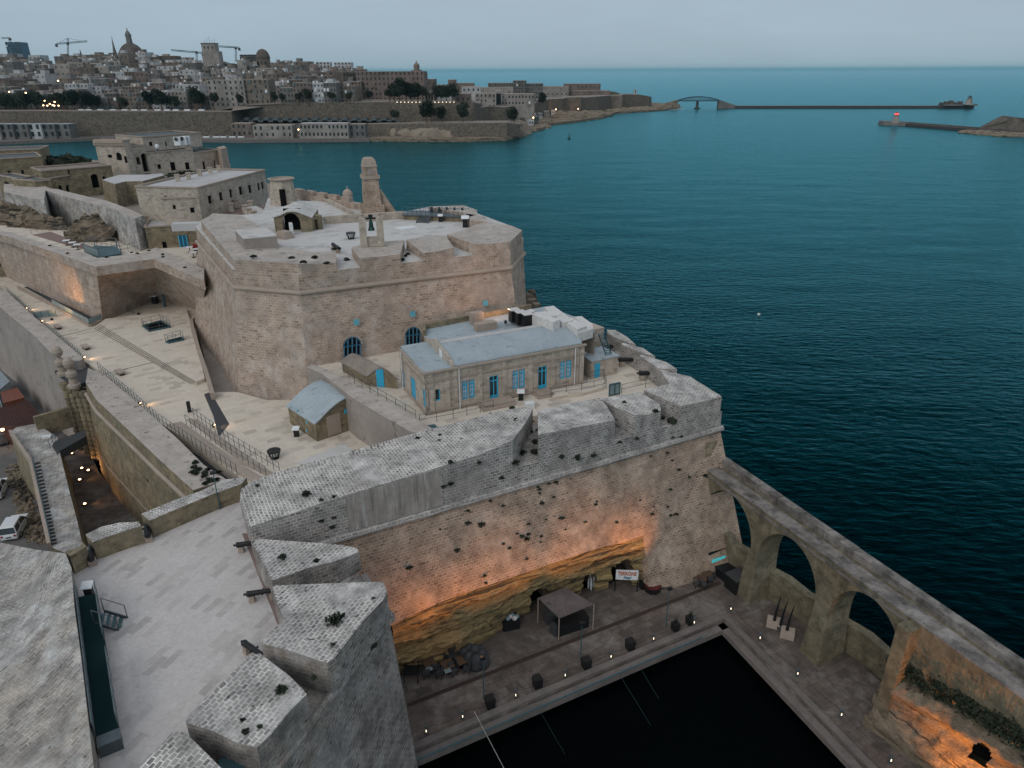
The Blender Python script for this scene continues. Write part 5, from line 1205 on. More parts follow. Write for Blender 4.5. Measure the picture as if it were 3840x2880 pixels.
a, b, c_, d_ = small; q_ = MB(); q_.bar(HP(a, (c_ + d_) / 2, -.2), HP(b, (c_ + d_) / 2, -.2), .04, d_ - c_); o = make('window', q_, M['glass'], house); f_ = MB(); f_.bar(HP(a, c_ + .05, -.1), HP(b, c_ + .05, -.1), .1, .1); f_.bar(HP(b - .05, c_, -.1), HP(b - .05, d_, -.1), .08, .1); make('frame', f_, M['blue'], o)
for (a, b, c_, d_) in ldoors:
    q1, q2 = LB + hn * a + hu * .12, LB + hn * b + hu * .12; make('door', MB().bar(dz(q1, (c_ + d_) / 2), dz(q2, (c_ + d_) / 2), .06, d_ - c_), M['blue'], house)
for (pxx, w_, dpt, hgt) in (((1853, 1500), 3.2, 1.5, .42), ((2028, 1455), 1.6, 1.3, .3)):
    s_ = HF(*pxx)[0]; k_ = MB()
    for i in range(2): k_.prism([HP(s_ - w_ / 2 - i * .3, GZ + hgt - i * .2, dpt + i * .3), HP(s_ + w_ / 2 + i * .0, GZ + hgt - i * .2, dpt + i * .3), HP(s_ + w_ / 2, GZ + hgt - i * .2, .003), HP(s_ - w_ / 2 - i * .3, GZ + hgt - i * .2, .003)], GZ + .003 + i * .002)
    make('doorstep', k_, M['trim'], house)
# ---- rear flat-roofed range with plant
zf = zE + .5
rb = thing('rear_range', 'flat-roofed range behind the barrel roof carrying air conditioners', 'building', P(1800, 1200, GZ))
q = [P(1599, 1228, zf), P(1913, 1184, zf), P(2150, 1140, zf), P(2240, 1190, zf), P(2215, 1262, zf)]
fr1, fr2 = HP(s0 + .5, zf, -HD + .2), HP(HLEN + 1.2, zf, -HD + .2)
poly = [fr1, fr2, P(2232, 1240, zf), P(2215, 1200, zf), P(2050, 1140, zf), P(1990, 1150, zf), P(1770, 1190, zf), P(1592, 1224, zf), P(1590, 1250, zf)]
k_ = MB(); k_.prism([dz(v, zf - .3) for v in poly], GZ); k_.mi[:] = [0] * (len(k_.f) - 2) + [1, 0]; make('wall', k_, [M['build'], M['roof']], rb)
k_ = MB()
for i, j in ((8, 7), (7, 6), (6, 5)): k_.bar(dz(poly[i], zf), dz(poly[j], zf), .35, .6)
make('parapet', k_, M['ochre'], rb)
k_ = MB(); a = P(1820, 1225, zf); k_.box(tuple(a - Vector((0, 0, .3))), (2.4, 1.0, .8), math.atan2(hu.y, hu.x)); k_.box(tuple(P(1788, 1212, zf - .3)), (1.5, .8, 1.3), math.atan2(hu.y, hu.x)); make('chimney', k_, M['trim'], rb)
def acunit(px, py, z, label, s=1):
    p_ = P(px, py, z); t = thing('air_conditioner', label, 'air conditioner', p_, 'black air conditioners on the rear roof'); a_ = math.atan2(hu.y, hu.x)
    make('case', MB().box(tuple(p_), (1.0 * s, .85 * s, 1.35 * s), a_), M['black'], t); make('top_cover', MB().box((p_.x, p_.y, z + 1.353 * s), (1.08 * s, .92 * s, .1), a_), M['offwhite'], t)
acunit(1928, 1205, zf, 'left of the three black rooftop air conditioners'); acunit(1951, 1214, zf, 'middle of the three black rooftop air conditioners'); acunit(1976, 1222, zf, 'right of the three black rooftop air conditioners')
def duct(name, label, boxes, mat='offwhite'):
    t = None
    for i, (pts, z0, z1) in enumerate(boxes):
        q_ = px_line(pts, z1); k_ = MB(); k_.prism(q_, z0)
        if t is None: t = thing(name, label, 'ventilation duct', q_[0])
        make('duct_section', k_, M[mat], t)
z0 = zf - .2
duct('ventilation_duct', 'white square ventilation ducting looping over the right end of the rear roof', [([(2000, 1172), (2060, 1165), (2100, 1180), (2030, 1195)], z0, zf + 1.2), ([(2040, 1152), (2075, 1146), (2150, 1200), (2110, 1210)], z0 + .1, zf + 1.0), ([(2110, 1200), (2145, 1190), (2200, 1222), (2165, 1235)], z0, zf + .9), ([(2150, 1188), (2180, 1185), (2222, 1215), (2225, 1232), (2165, 1252), (2160, 1238), (2200, 1225)], z0 - .3, zf + .5)])
duct('air_handling_cabinet', 'row of white and pinkish air handling cabinets beside the black air conditioners', [([(1995, 1178), (2020, 1172), (2100, 1198), (2075, 1208)], z0, zf + 1.4), ([(1968, 1165), (1990, 1158), (2010, 1165), (1985, 1175)], z0, zf + 1.2)])
# wing right of the house, small hut, ladder
wg = thing('side_wing', 'stone wing with a pale blue door right behind the long house', 'building', P(2210, 1316, GZ))
a, b = P(2176, 1338, GZ + 0), P(2262, 1312, GZ); zt_ = ZAT(a, 1252); u_w = (b - a).normalized(); n_w = Vector((u_w.y, -u_w.x, 0)); L_ = (b - a).length
def WF(px, py): p_ = V2(px, py, a, b); return (p_ - a).dot(u_w), p_.z
dd_ = rect(2191, 1278, 2210, 1318, WF); k_ = MB(); k_.panel(a, u_w, L_, zt_ - GZ, GZ, [dd_], .12); bk_ = -n_w * 5
k_.face([b, b + bk_, dz(b + bk_, zt_), dz(b, zt_)]); k_.face([dz(a, zt_), dz(b, zt_), dz(b + bk_, zt_), dz(a + bk_, zt_)]); make('wall', k_, M['build'], wg)
q1, q2 = a + u_w * dd_[0] - n_w * .08, a + u_w * dd_[1] - n_w * .08; make('door', MB().bar(dz(q1, (dd_[2] + dd_[3]) / 2), dz(q2, (dd_[2] + dd_[3]) / 2), .04, dd_[3] - dd_[2]), M['pale_blue'], wg)
hut = thing('store_hut', 'small flat-roofed stone hut with one bright blue door right of the long house', 'hut', P(2217, 1420, GZ))
a, b, c_ = P(2217, 1422, GZ), P(2313, 1401, GZ), P(2190, 1400, GZ); zt_ = ZAT(a, 1356); u_h = (b - a).normalized(); n_h = Vector((u_h.y, -u_h.x, 0)); L_ = (b - a).length; D_ = 3.1
def XF(px, py): p_ = V2(px, py, a, b); return (p_ - a).dot(u_h), p_.z
dd_ = rect(2229, 1362, 2251, 1414, XF); k_ = MB(); k_.panel(a, u_h, L_, zt_ - GZ, GZ, [(dd_[0], dd_[1], GZ + .05, dd_[3])], .12)
A2_ = a - n_h * D_; B2_ = b - n_h * D_; k_.face([A2_, a, dz(a, zt_), dz(A2_, zt_)]); k_.face([b, B2_, dz(B2_, zt_), dz(b, zt_)]); make('wall', k_, M['build'], hut)
k_ = MB(); e_ = .15; k_.prism([dz(a, zt_ + .13) + n_h * e_ - u_h * e_, dz(b, zt_ + .13) + n_h * e_ + u_h * e_, dz(B2_, zt_ + .13) + u_h * e_, dz(A2_, zt_ + .13) - u_h * e_], zt_ + .003); make('roof', k_, M['roof'], hut)
q1, q2 = a + u_h * dd_[0] - n_h * .07, a + u_h * dd_[1] - n_h * .07; make('door', MB().bar(dz(q1, (GZ + .05 + dd_[3]) / 2), dz(q2, (GZ + .05 + dd_[3]) / 2), .04, dd_[3] - GZ - .05), M['blue'], hut)
ld = thing('metal_ladder', 'steep grey metal ladder leaning from the small hut roof to the wing', 'ladder', P(2275, 1325, zt_)); q1 = P(2282, 1328, zt_ + .15); q2 = P(2255, 1252, zE + .6)
k_ = MB(); 
for e_ in (-.35, .35): k_.bar(q1 + u_h * e_, q2 + u_h * e_, .07, .12)
for i in range(12): q_ = q1.lerp(q2, i / 11); k_.bar(q_ - u_h * .35, q_ + u_h * .35, .12, .04)
make('flight', k_, M['tealm'], ld)
# stone hut with vaulted roof
def vault_hut(name, label, pf, pr, pl_, z, eave_py, depth_n, rise, wall, roof, full=True, door=None, z_right=None, back=5):
    a, b = P(*pf, z), P(*pr, z); c_ = P(*pl_, z); u = (b - a).normalized(); v = (c_ - a); D = v.length; v = v.normalized(); L = (b - a).length; ze = ZAT(a, eave_py)
    t = thing(name, label, 'hut', a); ns = 12; pr_ = []
    for i in range(ns + 1):
        s = i / ns
        zz_ = ze + rise * (math.sin(math.pi * s) if full else math.sin(math.pi / 2 * s))
        pr_.append((s * L, zz_))
    def q(s, z_, d): w__ = a + u * s + v * d; return Vector((w__.x, w__.y, z_))
    m_ = MB(); n_ = Vector((u.y, -u.x, 0))
    m_.face([q(0, z, 0), q(L, z, 0)] + [q(s, z_, 0) for s, z_ in reversed(pr_)]); m_.face([q(0, z, D), q(0, z, 0), q(0, ze, 0), q(0, ze, D)]); m_.face([q(L, z, 0), q(L, z, D), q(L, pr_[-1][1], D), q(L, pr_[-1][1], 0)]); m_.face(list(reversed([q(0, z, D), q(L, z, D)] + [q(s, z_, D) for s, z_ in reversed(pr_)])))
    make('wall', m_, wall, t, u)
    r_ = MB(); e = .18
    P0 = [(-.15 if i == 0 else (s + .15 if i == ns else s), z_ + .1) for i, (s, z_) in enumerate(pr_)]
    for i in range(ns): (sa_, za_), (sb_, zb_) = P0[i], P0[i + 1]; r_.loft([q(sa_, za_, -e), q(sb_, zb_, -e), q(sb_, zb_, D + e), q(sa_, za_, D + e)], [q(sa_, za_ - .12, -e), q(sb_, zb_ - .12, -e), q(sb_, zb_ - .12, D + e), q(sa_, za_ - .12, D + e)])
    make('roof', r_, roof, t, u, weld=False)
    return t, a, u, v, n_, L, D, ze
t, a, u, v, n_, L, D, ze = vault_hut('vaulted_hut', 'small brown stone hut with a rough vaulted roof and blue door', (1378, 1446), (1492, 1458), (1285, 1392), GZ, 1412, 0, 1.1, M['ochre'], M['roofstone'], True)
p_ = V2(1428, 1440, a, a + u); s_ = (p_ - a).dot(u); make('door', MB().bar(dz(a + u * (s_ - .42) + n_ * .03, GZ + 1.05), dz(a + u * (s_ + .42) + n_ * .03, GZ + 1.05), .08, 2.05), M['blue'], t)
t, a, u, v, n_, L, D, ze = vault_hut('curved_roof_hut', 'yellowish hut with a smooth grey curved roof on the lower esplanade', (1190, 1656), (1321, 1611), (1089, 1589), 13, 1589, 0, 1.75, M['ochre'], M['roof'], False)
for s_, z_ in ((.25, 2.2), ): pass
p_ = a + u * (L * .5) + n_ * .03; make('blocked_doorway', MB().bar(dz(p_ - u * .75, 13.0 + 1.25), dz(p_ + u * .75, 13.0 + 1.25), .05, 2.2), M['trim'], t)
p_ = a + u * (L * .88) + n_ * .03; make('window', MB().bar(dz(p_ - u * .2, 15.3), dz(p_ + u * .2, 15.3), .06, .45), M['blue'], t)
for f_, z_ in ((.3, 14.6), (.62, 15.2), (.35, 13.5)): p_ = a + v * (D * f_) - u * .03; make('window', MB().bar(dz(p_ - v * .12, z_), dz(p_ + v * .12, z_), .06, .35), M['pale_blue'], t)
lectern(1113, 1636, 13, .6, 'black information stand with a white top beside the curved-roof hut', .85)
lectern(1953, 1500, GZ, .2, 'black information stand with a white top in front of the long house', .9)
k_ = MB().box(tuple(P(1985, 1530, GZ)), (.9, .7, .6), .3); tag(make('vent_box', k_, M['white']), 'pale stone vent box at the tip of the deep embrasure before the house', 'vent box')
cannon(2364, 1372, GZ, 2, 'black cannon pointing out to sea, middle one of the three beside the small hut', 1.1); cannon(2442, 1424, GZ, 2, 'black cannon pointing out to sea, nearest the corner merlon', 1.1); cannon(2308, 1320, GZ, 2, 'black cannon half hidden behind the small flat-roofed hut', 1.0)
railing('railing', 'thin railing along the edge between vaulted hut and rampart wall', px_line([(1290, 1400), (1330, 1440), (1450, 1510), (1560, 1575)], GZ), 1.05, 1.5)
railing('railing', 'long thin railing in front of the blue-doored house above the rampart top', px_line([(1575, 1592), (1700, 1570), (1850, 1535)], GZ), 1.05, 1.6)
railing('railing', 'square railing enclosing the ramp at the right end of the blue-doored house', px_line([(2065, 1490), (2180, 1475), (2272, 1455), (2262, 1420), (2200, 1432)], GZ), 1.1, 1.5)
railing('railing', 'thin railing from the teal gate towards the corner merlon', px_line([(2330, 1475), (2420, 1455), (2510, 1437)], GZ), 1.0, 2.2)
k_ = MB(); k_.prism(px_line([(2070, 1490), (2180, 1474), (2262, 1452), (2255, 1430), (2170, 1450), (2085, 1464)], GZ + .35), GZ + .003); tag(make('access_ramp', k_, M['floor']), 'low paved ramp inside the square railing beside the house', 'ramp')
gt = thing('teal_gate', 'teal framed double gate panel standing behind the rampart merlons', 'gate', P(2300, 1482, GZ)); a, b = P(2284, 1486, GZ), P(2323, 1478, GZ); k_ = MB()
for f in (0, .5, 1): q_ = a.lerp(b, f); k_.bar(q_, q_ + Vector((0, 0, 1.3)), .12, .12)
for hz in (.08, 1.3): k_.bar(a + Vector((0, 0, hz)), b + Vector((0, 0, hz)), .12, .12)
make('frame', k_, M['tealm'], gt); make('panel', MB().bar(a + Vector((0, 0, .7)), b + Vector((0, 0, .7)), .04, 1.15), M['glassrail'], gt)
k_ = MB(); k_.prism(px_line([(1590, 1596), (1630, 1590), (1645, 1605), (1620, 1618)], GZ + .5), GZ); tag(make('metal_hatch', k_, M['tealm']), 'dark teal tilted metal hatch by the railing left of the house steps', 'hatch')

# ================================================================ lower esplanade
EZ = 13.0
ep = MB()
epoly = [(590, 1582), (508, 1504), (382, 1395), (310, 1350), (134, 1195), (30, 1098), (-120, 1000), (-60, 960), (200, 1000), (700, 1100), (760, 1180), (728, 1196), (745, 1290), (798, 1470), (890, 1470), (1000, 1500), (1170, 1500), (1400, 1640), (1500, 1700), (1300, 1800), (1000, 1900), (890, 1782), (740, 1668)]
ep.prism(px_line(epoly, EZ), 0)
struct('pavement', ep, M['floor'], ud=(.8, .6))
k_ = MB(); k_.prism(px_line([(728, 1190), (762, 1176), (800, 1180), (905, 1480), (800, 1475)], 11.9), 0); struct('sunken_path', k_, M['quay'] if False else M['plainwall'])
# paths under the battery side etc. keep the trench between wall and esplanade
k_ = MB(); k_.prism(px_line([(560, 1560), (600, 1565), (900, 1800), (860, 1830)], 11.7), 0); struct('trench_floor', k_, M['slate'])
k_ = MB(); pl = px_line([(790, 1178), (742, 1180), (716, 1196), (722, 1230), (745, 1310), (772, 1390), (796, 1472)], EZ + .9)
for a, b in zip(pl[:-1], pl[1:]): k_.bar(dz(a, EZ + .1), dz(b, EZ + .1), .45, 1.5)
tag(make('curved_wall', k_, M['trim']), 'low curved wall bordering the sunken path at the foot of the cavalier', 'wall')
# broad steps
k_ = MB()
for i in range(4):
    o_ = i * 9; q = px_line([(352 + i * 10, 1226 - i * 4), (700 + i * 14, 1432 - i * 2), (715 + i * 16, 1424 - i * 2), (366 + i * 10, 1220 - i * 4)], EZ + .06 + i * .12)
ups = [(372, 1216), (735, 1432), (770, 1418), (740, 1330), (712, 1240), (640, 1130), (560, 1120), (395, 1195)]
for i in range(4):
    sft = (3 - i) * 7; q = px_line([(372 - sft, 1216 + sft * .55), (735 - sft, 1432 + sft * .25)] + [(768, 1418), (725, 1240), (700, 1160), (395, 1195)], EZ + .12 * (i + 1)); k_.prism(q, EZ + .002 + .001 * i)
struct('steps', k_, M['floor'], ud=(.8, .6))
k_ = MB()
for i in range(4):
    sft = (3 - i) * 7; k_.bar(P(372 - sft, 1216 + sft * .55 + 1, EZ + .12 * (i + 1) + .012), P(735 - sft, 1432 + sft * .25 + 1, EZ + .12 * (i + 1) + .012), .05, .03)
for a, b in (((215, 1264), (345, 1232)), ((392, 1402), (578, 1358))): k_.bar(P(*a, EZ + .01), P(*b, EZ + .01), .1, .03)
struct('drain_channel', k_, M['slate'])
UZ = EZ + .48
for x, y, l in [(218, 1232, 'stone bench block nearest the low ramp on the esplanade'), (323, 1308, 'stone bench block in the middle of the esplanade, by the step edge lamps'), (452, 1403, 'stone bench block nearest the near end of the teal railing')]:
    p_ = P(x, y, EZ); k_ = MB().box(tuple(p_), (1.7, .75, .12), -.75); t = thing('stone_bench', l, 'bench', p_, 'pale stone benches on the esplanade'); k_ = MB().box((p_.x, p_.y, EZ + .3), (1.7, .75, .16), -.75); make('seat', k_, M['trim'], t); make('base', MB().box(tuple(p_), (1.4, .5, .3), -.75), M['slate'], t)
def pit(label, quad, rl_, gap):
    q = px_line(quad, UZ + .02); k_ = MB(); k_.loft(q, [v - Vector((0, 0, .01)) for v in q]); t = thing('stair_pit', label, 'stairwell', q[0]); make('dark_opening', k_, M['dark'], t)
    k2 = MB()
    for a, b in zip(q, q[1:] + q[:1]): k2.bar(a + Vector((0, 0, .1)), b + Vector((0, 0, .1)), .12, .24)
    make('kerb', k2, M['tealm'], t)
    railing('railing', rl_, px_line(quad + quad[:1], UZ), 1.1, gap)
pit('large dark rectangular stairwell opening in the esplanade', [(535, 1224), (560, 1244), (640, 1228), (604, 1206)], 'railing around the larger stairwell opening', 1.2)
pit('small dark stairwell opening in the esplanade nearer the sunken path', [(622, 1284), (634, 1288), (690, 1276), (680, 1268)], 'railing around the smaller stairwell opening', 1.0)
railing('railing', 'teal railing on the inner edge of the upper left wall', px_line([(30, 1100), (134, 1197), (306, 1344)], EZ), 1.1, 1.1, M['tealm'])
railing('railing', 'teal railing along the windowed wall up to the step posts', px_line([(372, 1388), (508, 1504), (592, 1580)], EZ), 1.1, 1.0, M['tealm'])
railing('railing', 'row of thin posts on the ditch side of the pale steps', px_line([(600, 1588), (740, 1682), (890, 1782)], EZ), 1.15, .95)
railing('railing', 'middle row of thin posts along the pale steps', px_line([(700, 1592), (830, 1680), (1000, 1790)], EZ), 1.15, 1.05)
railing('railing', 'outer row of thin posts along the pale steps near the lit lamp', px_line([(728, 1566), (860, 1660), (1050, 1775)], EZ), 1.15, 1.05)
for l, q in (('pale stone step strip between the post rows, ditch side', [(625, 1592), (680, 1580), (890, 1730), (1000, 1800), (960, 1815), (890, 1772)]), ('pale stone step strip between the post rows, esplanade side', [(700, 1570), (735, 1570), (940, 1720), (1040, 1782), (1015, 1790), (905, 1735)])):
    k_ = MB(); k_.prism(px_line(q, EZ + .1), EZ + .003); o = struct('step_strip', k_, M['trim'])
k_ = MB(); k_.prism(px_line([(1105, 1738), (1290, 1662), (1325, 1692), (1200, 1740)], EZ + .03), EZ + .003); struct('pale_slab', k_, M['floor2'])
k_ = MB().box(tuple(P(712, 1545, EZ)), (.3, .3, 1.25)); tag(make('black_post', k_, M['black']), 'short black square post at the head of the pale steps', 'post')
k_ = MB(); k_.prism(px_line([(765, 1478), (790, 1470), (860, 1590), (820, 1640), (800, 1560)], EZ + .012), EZ + .004); struct('paving_band', k_, M['slate'])
# low ground lamps throwing warm pools
for (x, y), l in zip([(98, 1162), (157, 1210), (315, 1347), (525, 1520), (801, 1603)], ['low lit floor lamp farthest back near the ramp', 'low lit floor lamp by the glass panel screen', 'low lit floor lamp by the two ball finials', 'low lit floor lamp halfway down the teal railing', 'low lit floor lamp among the posts of the pale steps']):
    p_ = P(x, y, EZ); t = thing('floor_lamp', l, 'floor lamp', p_, 'low lit lamps of the esplanade'); make('case', MB().box(tuple(p_), (.18, .18, .42)), M['black'], t); make('light_panel', MB().box((p_.x + .12, p_.y + .02, EZ + .24), (.08, .2, .1)), M['warm_lamp'], t)
    spot(t, p_ + Vector((.35, .0, .5)), p_ + Vector((2.6, .5, 0)), 75, (1, .62, .34), 105, 1, .05)
# ramp with low wall at the foot of the rear left bastion
k_ = MB(); pl = px_line([(69, 1082), (200, 1150), (338, 1226), (385, 1208)], EZ)
for a, b in zip(pl[:-1], pl[1:]): k_.bar(a + Vector((0, 0, .2)), b + Vector((0, 0, .2)), .35, .4)
tag(make('ramp_wall', k_, M['trim']), 'low wall edging the ramp at the foot of the rear left bastion', 'wall')
railing('railing', 'glass-panelled railing on the low ramp wall, tinted orange', [v + Vector((0, 0, .4)) for v in pl[1:]], .9, 1.6, M['metal'], (1.0,), glassy=M['glassrail'])
k_ = MB(); k_.prism(px_line([(90, 1076), (155, 1068), (376, 1196), (340, 1215)], EZ + .02), EZ + .003); struct('ramp_floor', k_, M['slate'])
gs = thing('glass_screen', 'low panelled screen glowing orange on the left of the esplanade', 'screen', P(170, 1190, EZ)); a, b = P(132, 1196, EZ), P(212, 1186, EZ)
make('frame', MB().bar(a + Vector((0, 0, 1.05)), b + Vector((0, 0, 1.05)), .06, .06), M['metal'], gs)
for f in (0, .33, .66, 1): q_ = a.lerp(b, f); make('post', MB().bar(q_, q_ + Vector((0, 0, 1.05)), .06, .06), M['metal'], gs)
make('panel', MB().bar(a + Vector((0, 0, .55)), b + Vector((0, 0, .55)), .03, .85), M['glassrail'], gs)
for (x, y, w_, hh, l) in [(421, 1182, 1.5, 1.7, 'larger white notice board at the corner of the rear left bastion'), (443, 1178, .7, 1.0, 'smaller white notice board right of the larger one')]:
    p_ = P(x, y, EZ); t = thing('notice_board', l, 'notice board', p_); make('board', MB().bar(dz(p_, EZ + hh * .55) - Vector((w_ / 2, 0, 0)), dz(p_, EZ + hh * .55) + Vector((w_ / 2, .2, 0)), .08, hh * .8), M['white'], t); make('stand', MB().box(tuple(p_), (.3, .3, .3)), M['black'], t)
lectern(583, 1138, EZ, .2, 'black information stand with a white top in the corner under the floodlit walls', 1.3)
k_ = MB().box(tuple(P(619, 1150, EZ)), (.35, .35, 1.9)); tag(make('dark_post', k_, M['tealm']), 'dark post against the wall left of the tall cavalier', 'post')
railing('railing', 'orange-lit railing beside the notice boards', px_line([(465, 1158), (508, 1188)], EZ), 1.2, 1.0)

fl3 = thing('flood_lamp', 'small floodlight on the rear roof washing the tall cavalier wall', 'floodlight', P(1896, 1210, zf)); b0 = P(1896, 1212, zf); make('housing', MB().box(tuple(b0), (.3, .3, .3)), M['black'], fl3)
spot(fl3, b0 + Vector((0, -.2, 1.3)), CW(1700, 1060), 650, (1.0, .55, .32), 110, 1, .2); spot(fl3, b0 + Vector((0, -.2, 1.3)), CW(1880, 1040), 450, (1.0, .55, .32), 100, 1, .2)
# ================================================================ left side: walls, ditch, gate, street
GR = MB(); GR.prism([P(-300, 1150, 1.5), P(100, 1250, 1.5), P(330, 1640, 1.5), P(330, 1800, 1.5), P(300, 2060, 1.5), P(-100, 2100, 1.5), P(-700, 1900, 1.5), P(-700, 1300, 1.5)], -1)
struct('street', GR, M['asph'])
k_ = MB(); k_.prism(px_line([(560, 1990), (505, 1925), (370, 1770), (300, 1600), (220, 1640), (200, 1700), (260, 1900), (320, 2080)], 2.0), 1.0); struct('ditch_floor', k_, M['quay'])
# upper left wall
wl = MB(); top_ = px_line([(-160, 1010), (30, 1096), (134, 1193), (313, 1344), (300, 1352), (228, 1360), (122, 1253), (0, 1152), (-200, 1030)], 13.9)
wl.prism(top_, 0, .9); wl.mi[:] = [0] * (len(wl.f) - 2) + [1, 0]
o = tag(make('upper_left_wall', wl, [M['plainwall'], M['ruin']]), 'long pinkish plastered wall running back along the left edge above the containers', 'wall')
# windowed wall above the ditch
wd = thing('windowed_wall', 'massive ochre wall with five slit windows beside the lit sunken ditch', 'wall', P(521, 1956, 2))
to = px_line([(321, 1434), (362, 1500), (508, 1638), (602, 1728), (724, 1838)], 13.6); ti = px_line([(850, 1798), (765, 1744), (671, 1650), (590, 1577), (508, 1504), (382, 1397), (330, 1380)], 13.6)
k_ = MB(); tl = to + ti; du = (to[4] - to[0]).normalized(); dn = Vector((-du.y, du.x, 0)); dn = dn if dn.x < 0 else -dn
bo = [dz(p, 1.5) + dn * .9 for p in to] + [dz(p, 1.5) for p in ti]
k_.loft(tl, bo); k_.mi[:] = [0] * (len(k_.f) - 2) + [1, 0]
make('wall', k_, [M['ochre'], M['ruin']], wd, du)
k_ = MB()
for a, b in zip(to[:-1], to[1:]): k_.cyl(dz(a, 12.2) + dn * .25, dz(b, 12.2) + dn * .25, .22, .22, 8)
make('roll_moulding', k_, M['trim'], wd)
k_ = MB()
for a, b in zip(to[:-1], to[1:]): k_.bar(dz(a, 5.2) + dn * .62, dz(b, 5.2) + dn * .62, .12, .22)
make('string_course', k_, M['trim'], wd)
wa, wb = to[0] + dn * .62, to[4] + dn * .62
for (x, y) in [(421, 1675), (454, 1710), (488, 1744), (525, 1785), (563, 1823)]:
    p_ = PL(x, y, to[0], to[4], bo[2]); make('window', MB().bar(p_ - du * .27, p_ + du * .27, .25, 1.75), M['dark'], wd)
    make('window_sill', MB().bar(p_ - du * .35 + Vector((0, 0, -.95)), p_ + du * .35 + Vector((0, 0, -.95)), .36, .1), M['trim'], wd)
for x, y in [(722, 1771), (735, 1777), (745, 1761), (768, 1776), (780, 1760), (784, 1797), (770, 1815), (767, 1785), (790, 1805), (820, 1772), (813, 1801), (728, 1752), (733, 1735)]: bush(P(x, y, 13.65), 1.3, 'dark caper bush in the clump at the near end of the windowed wall')
# gate front with ball finials
gt = thing('monumental_gate', 'weathered gateway with twin column shafts and two ball finials over the ditch', 'gate', P(300, 1640, 2))
g1, g2 = P(232, 1412, 12.6), P(300, 1440, 12.6)
gdir = (g2 - g1); gdir.z = 0
k_ = MB(); pl = px_line([(204, 1390), (262, 1430), (300, 1440), (326, 1432), (372, 1396), (330, 1372), (270, 1378)], 12.7); k_.prism(pl, 12.2); k_.prism([p + (Vector((0, 0, -.5))) for p in pl], 11.5, -.35) if False else None
make('cornice_slab', k_, M['slate'], gt)
for (x, y, tpy) in [(238, 1405, 1300), (280, 1450, 1342)]:
    p_ = P(x, y, 12.7); h_ = ZAT(p_, tpy) - 12.7
    k_ = MB().lathe([(.7, 0), (.7, .35), (.5, .45), (.42, h_ * .3), (.62, h_ * .38), (.62, h_ * .5), (.3, h_ * .58), (.22, h_ * .64), (.5, h_ * .7), (.62, h_ * .82), (.5, h_ * .93), (.25, h_ * .99), (0, h_)], p_, 14); make('ball_finial', k_, M['trim'], gt)
for (x, y) in [(246, 1452), (270, 1462), (296, 1478), (318, 1480)]:
    p_ = P(x, y, 11.6); k_ = MB(); zz_ = 11.9
    prof = [(.55, 3.0), (.55, 3.4), (.4, 3.5)]
    for i in range(12): prof += [(.46, 3.6 + i * .64), (.46, 4.0 + i * .64), (.38, 4.04 + i * .64), (.38, 4.2 + i * .64)]
    prof += [(.55, 11.5), (.6, 11.8), (.6, 12.2), (0, 12.2)]
    k_.lathe(prof, dz(p_, 0), 10); make('banded_column', k_, M['ochre'], gt)
k_ = MB(); pl = px_line([(262, 1440), (318, 1464), (345, 1445), (290, 1412)], 12.2); k_.prism(pl, 2); make('wall', k_, M['ochre'], gt)
# stair wall
we = thing('stair_wall', 'broad stone wall with a stepped ramp between the street and the lit ditch', 'wall', P(200, 1900, 2))
EZ8 = 8.0
tp_ = px_line([(37, 1622), (60, 1602), (140, 1588), (215, 1640), (225, 1700), (262, 1850), (288, 1947), (312, 2052), (262, 2080), (187, 2050), (167, 1948), (114, 1732)], EZ8)
k_ = MB(); k_.prism(tp_, 1, .25); k_.mi[:] = [0] * (len(k_.f) - 2) + [1, 0]; make('wall', k_, [M['ochre'], M['cobble']], we, (.4, 1))
k_ = MB(); 
for i in range(24):
    f = i / 23; a = P(128 + f * 58, 1742 + f * 300, EZ8 + .02); b = P(152 + f * 62, 1735 + f * 302, EZ8 + .02); k_.bar(dz(a, EZ8 + .05), dz(b, EZ8 + .05), .22, .1)
make('steps', k_, M['slate'], we)
k_ = MB(); k_.bar(P(40, 1622, EZ8 + .3), P(115, 1732, EZ8 + .3), .3, .7); k_.bar(P(115, 1732, EZ8 + .3), P(186, 2048, EZ8 + .3), .3, .7); make('side_parapet', k_, M['trim'], we)
k_ = MB(); a, b = P(128, 1735, EZ8), P(198, 2045, EZ8)
for hz in (.6, 1.0): k_.cyl(a + Vector((0, 0, hz)), b + Vector((0, 0, hz)), .03, .03, 5)
for i in range(14): q_ = a.lerp(b, i / 13); k_.cyl(q_, q_ + Vector((0, 0, 1)), .03, .03, 5)
make('railing', k_, M['tealm'], we)
k_ = MB(); q = px_line([(195, 1672), (205, 1655), (318, 1612), (322, 1636), (225, 1690), (215, 1702)], EZ8 + .1); k_.prism(q, EZ8 - .9); o = tag(make('gate_bridge', k_, M['slate']), 'dark stone bridge slab leading from the stair wall to the gateway', 'bridge')
k_ = MB(); k_.bar(P(136, 1600, 8.4), P(266, 1562, 8.4), .5, 2.6); o = tag(make('parapet_wall', k_, M['ochre']), 'ochre parapet wall behind the red containers, lit orange from below', 'wall')
k_ = MB().box(tuple(P(176, 1642, EZ8)), (.9, .5, .25), .4); o = tag(make('notice_plate', k_, M['white']), 'small white panel lying on the stair wall platform', 'panel')
railing('railing', 'short railing at the platform before the dark bridge slab', px_line([(190, 1682), (212, 1655), (222, 1690)], EZ8), 1.05, 1.0, M['tealm'])
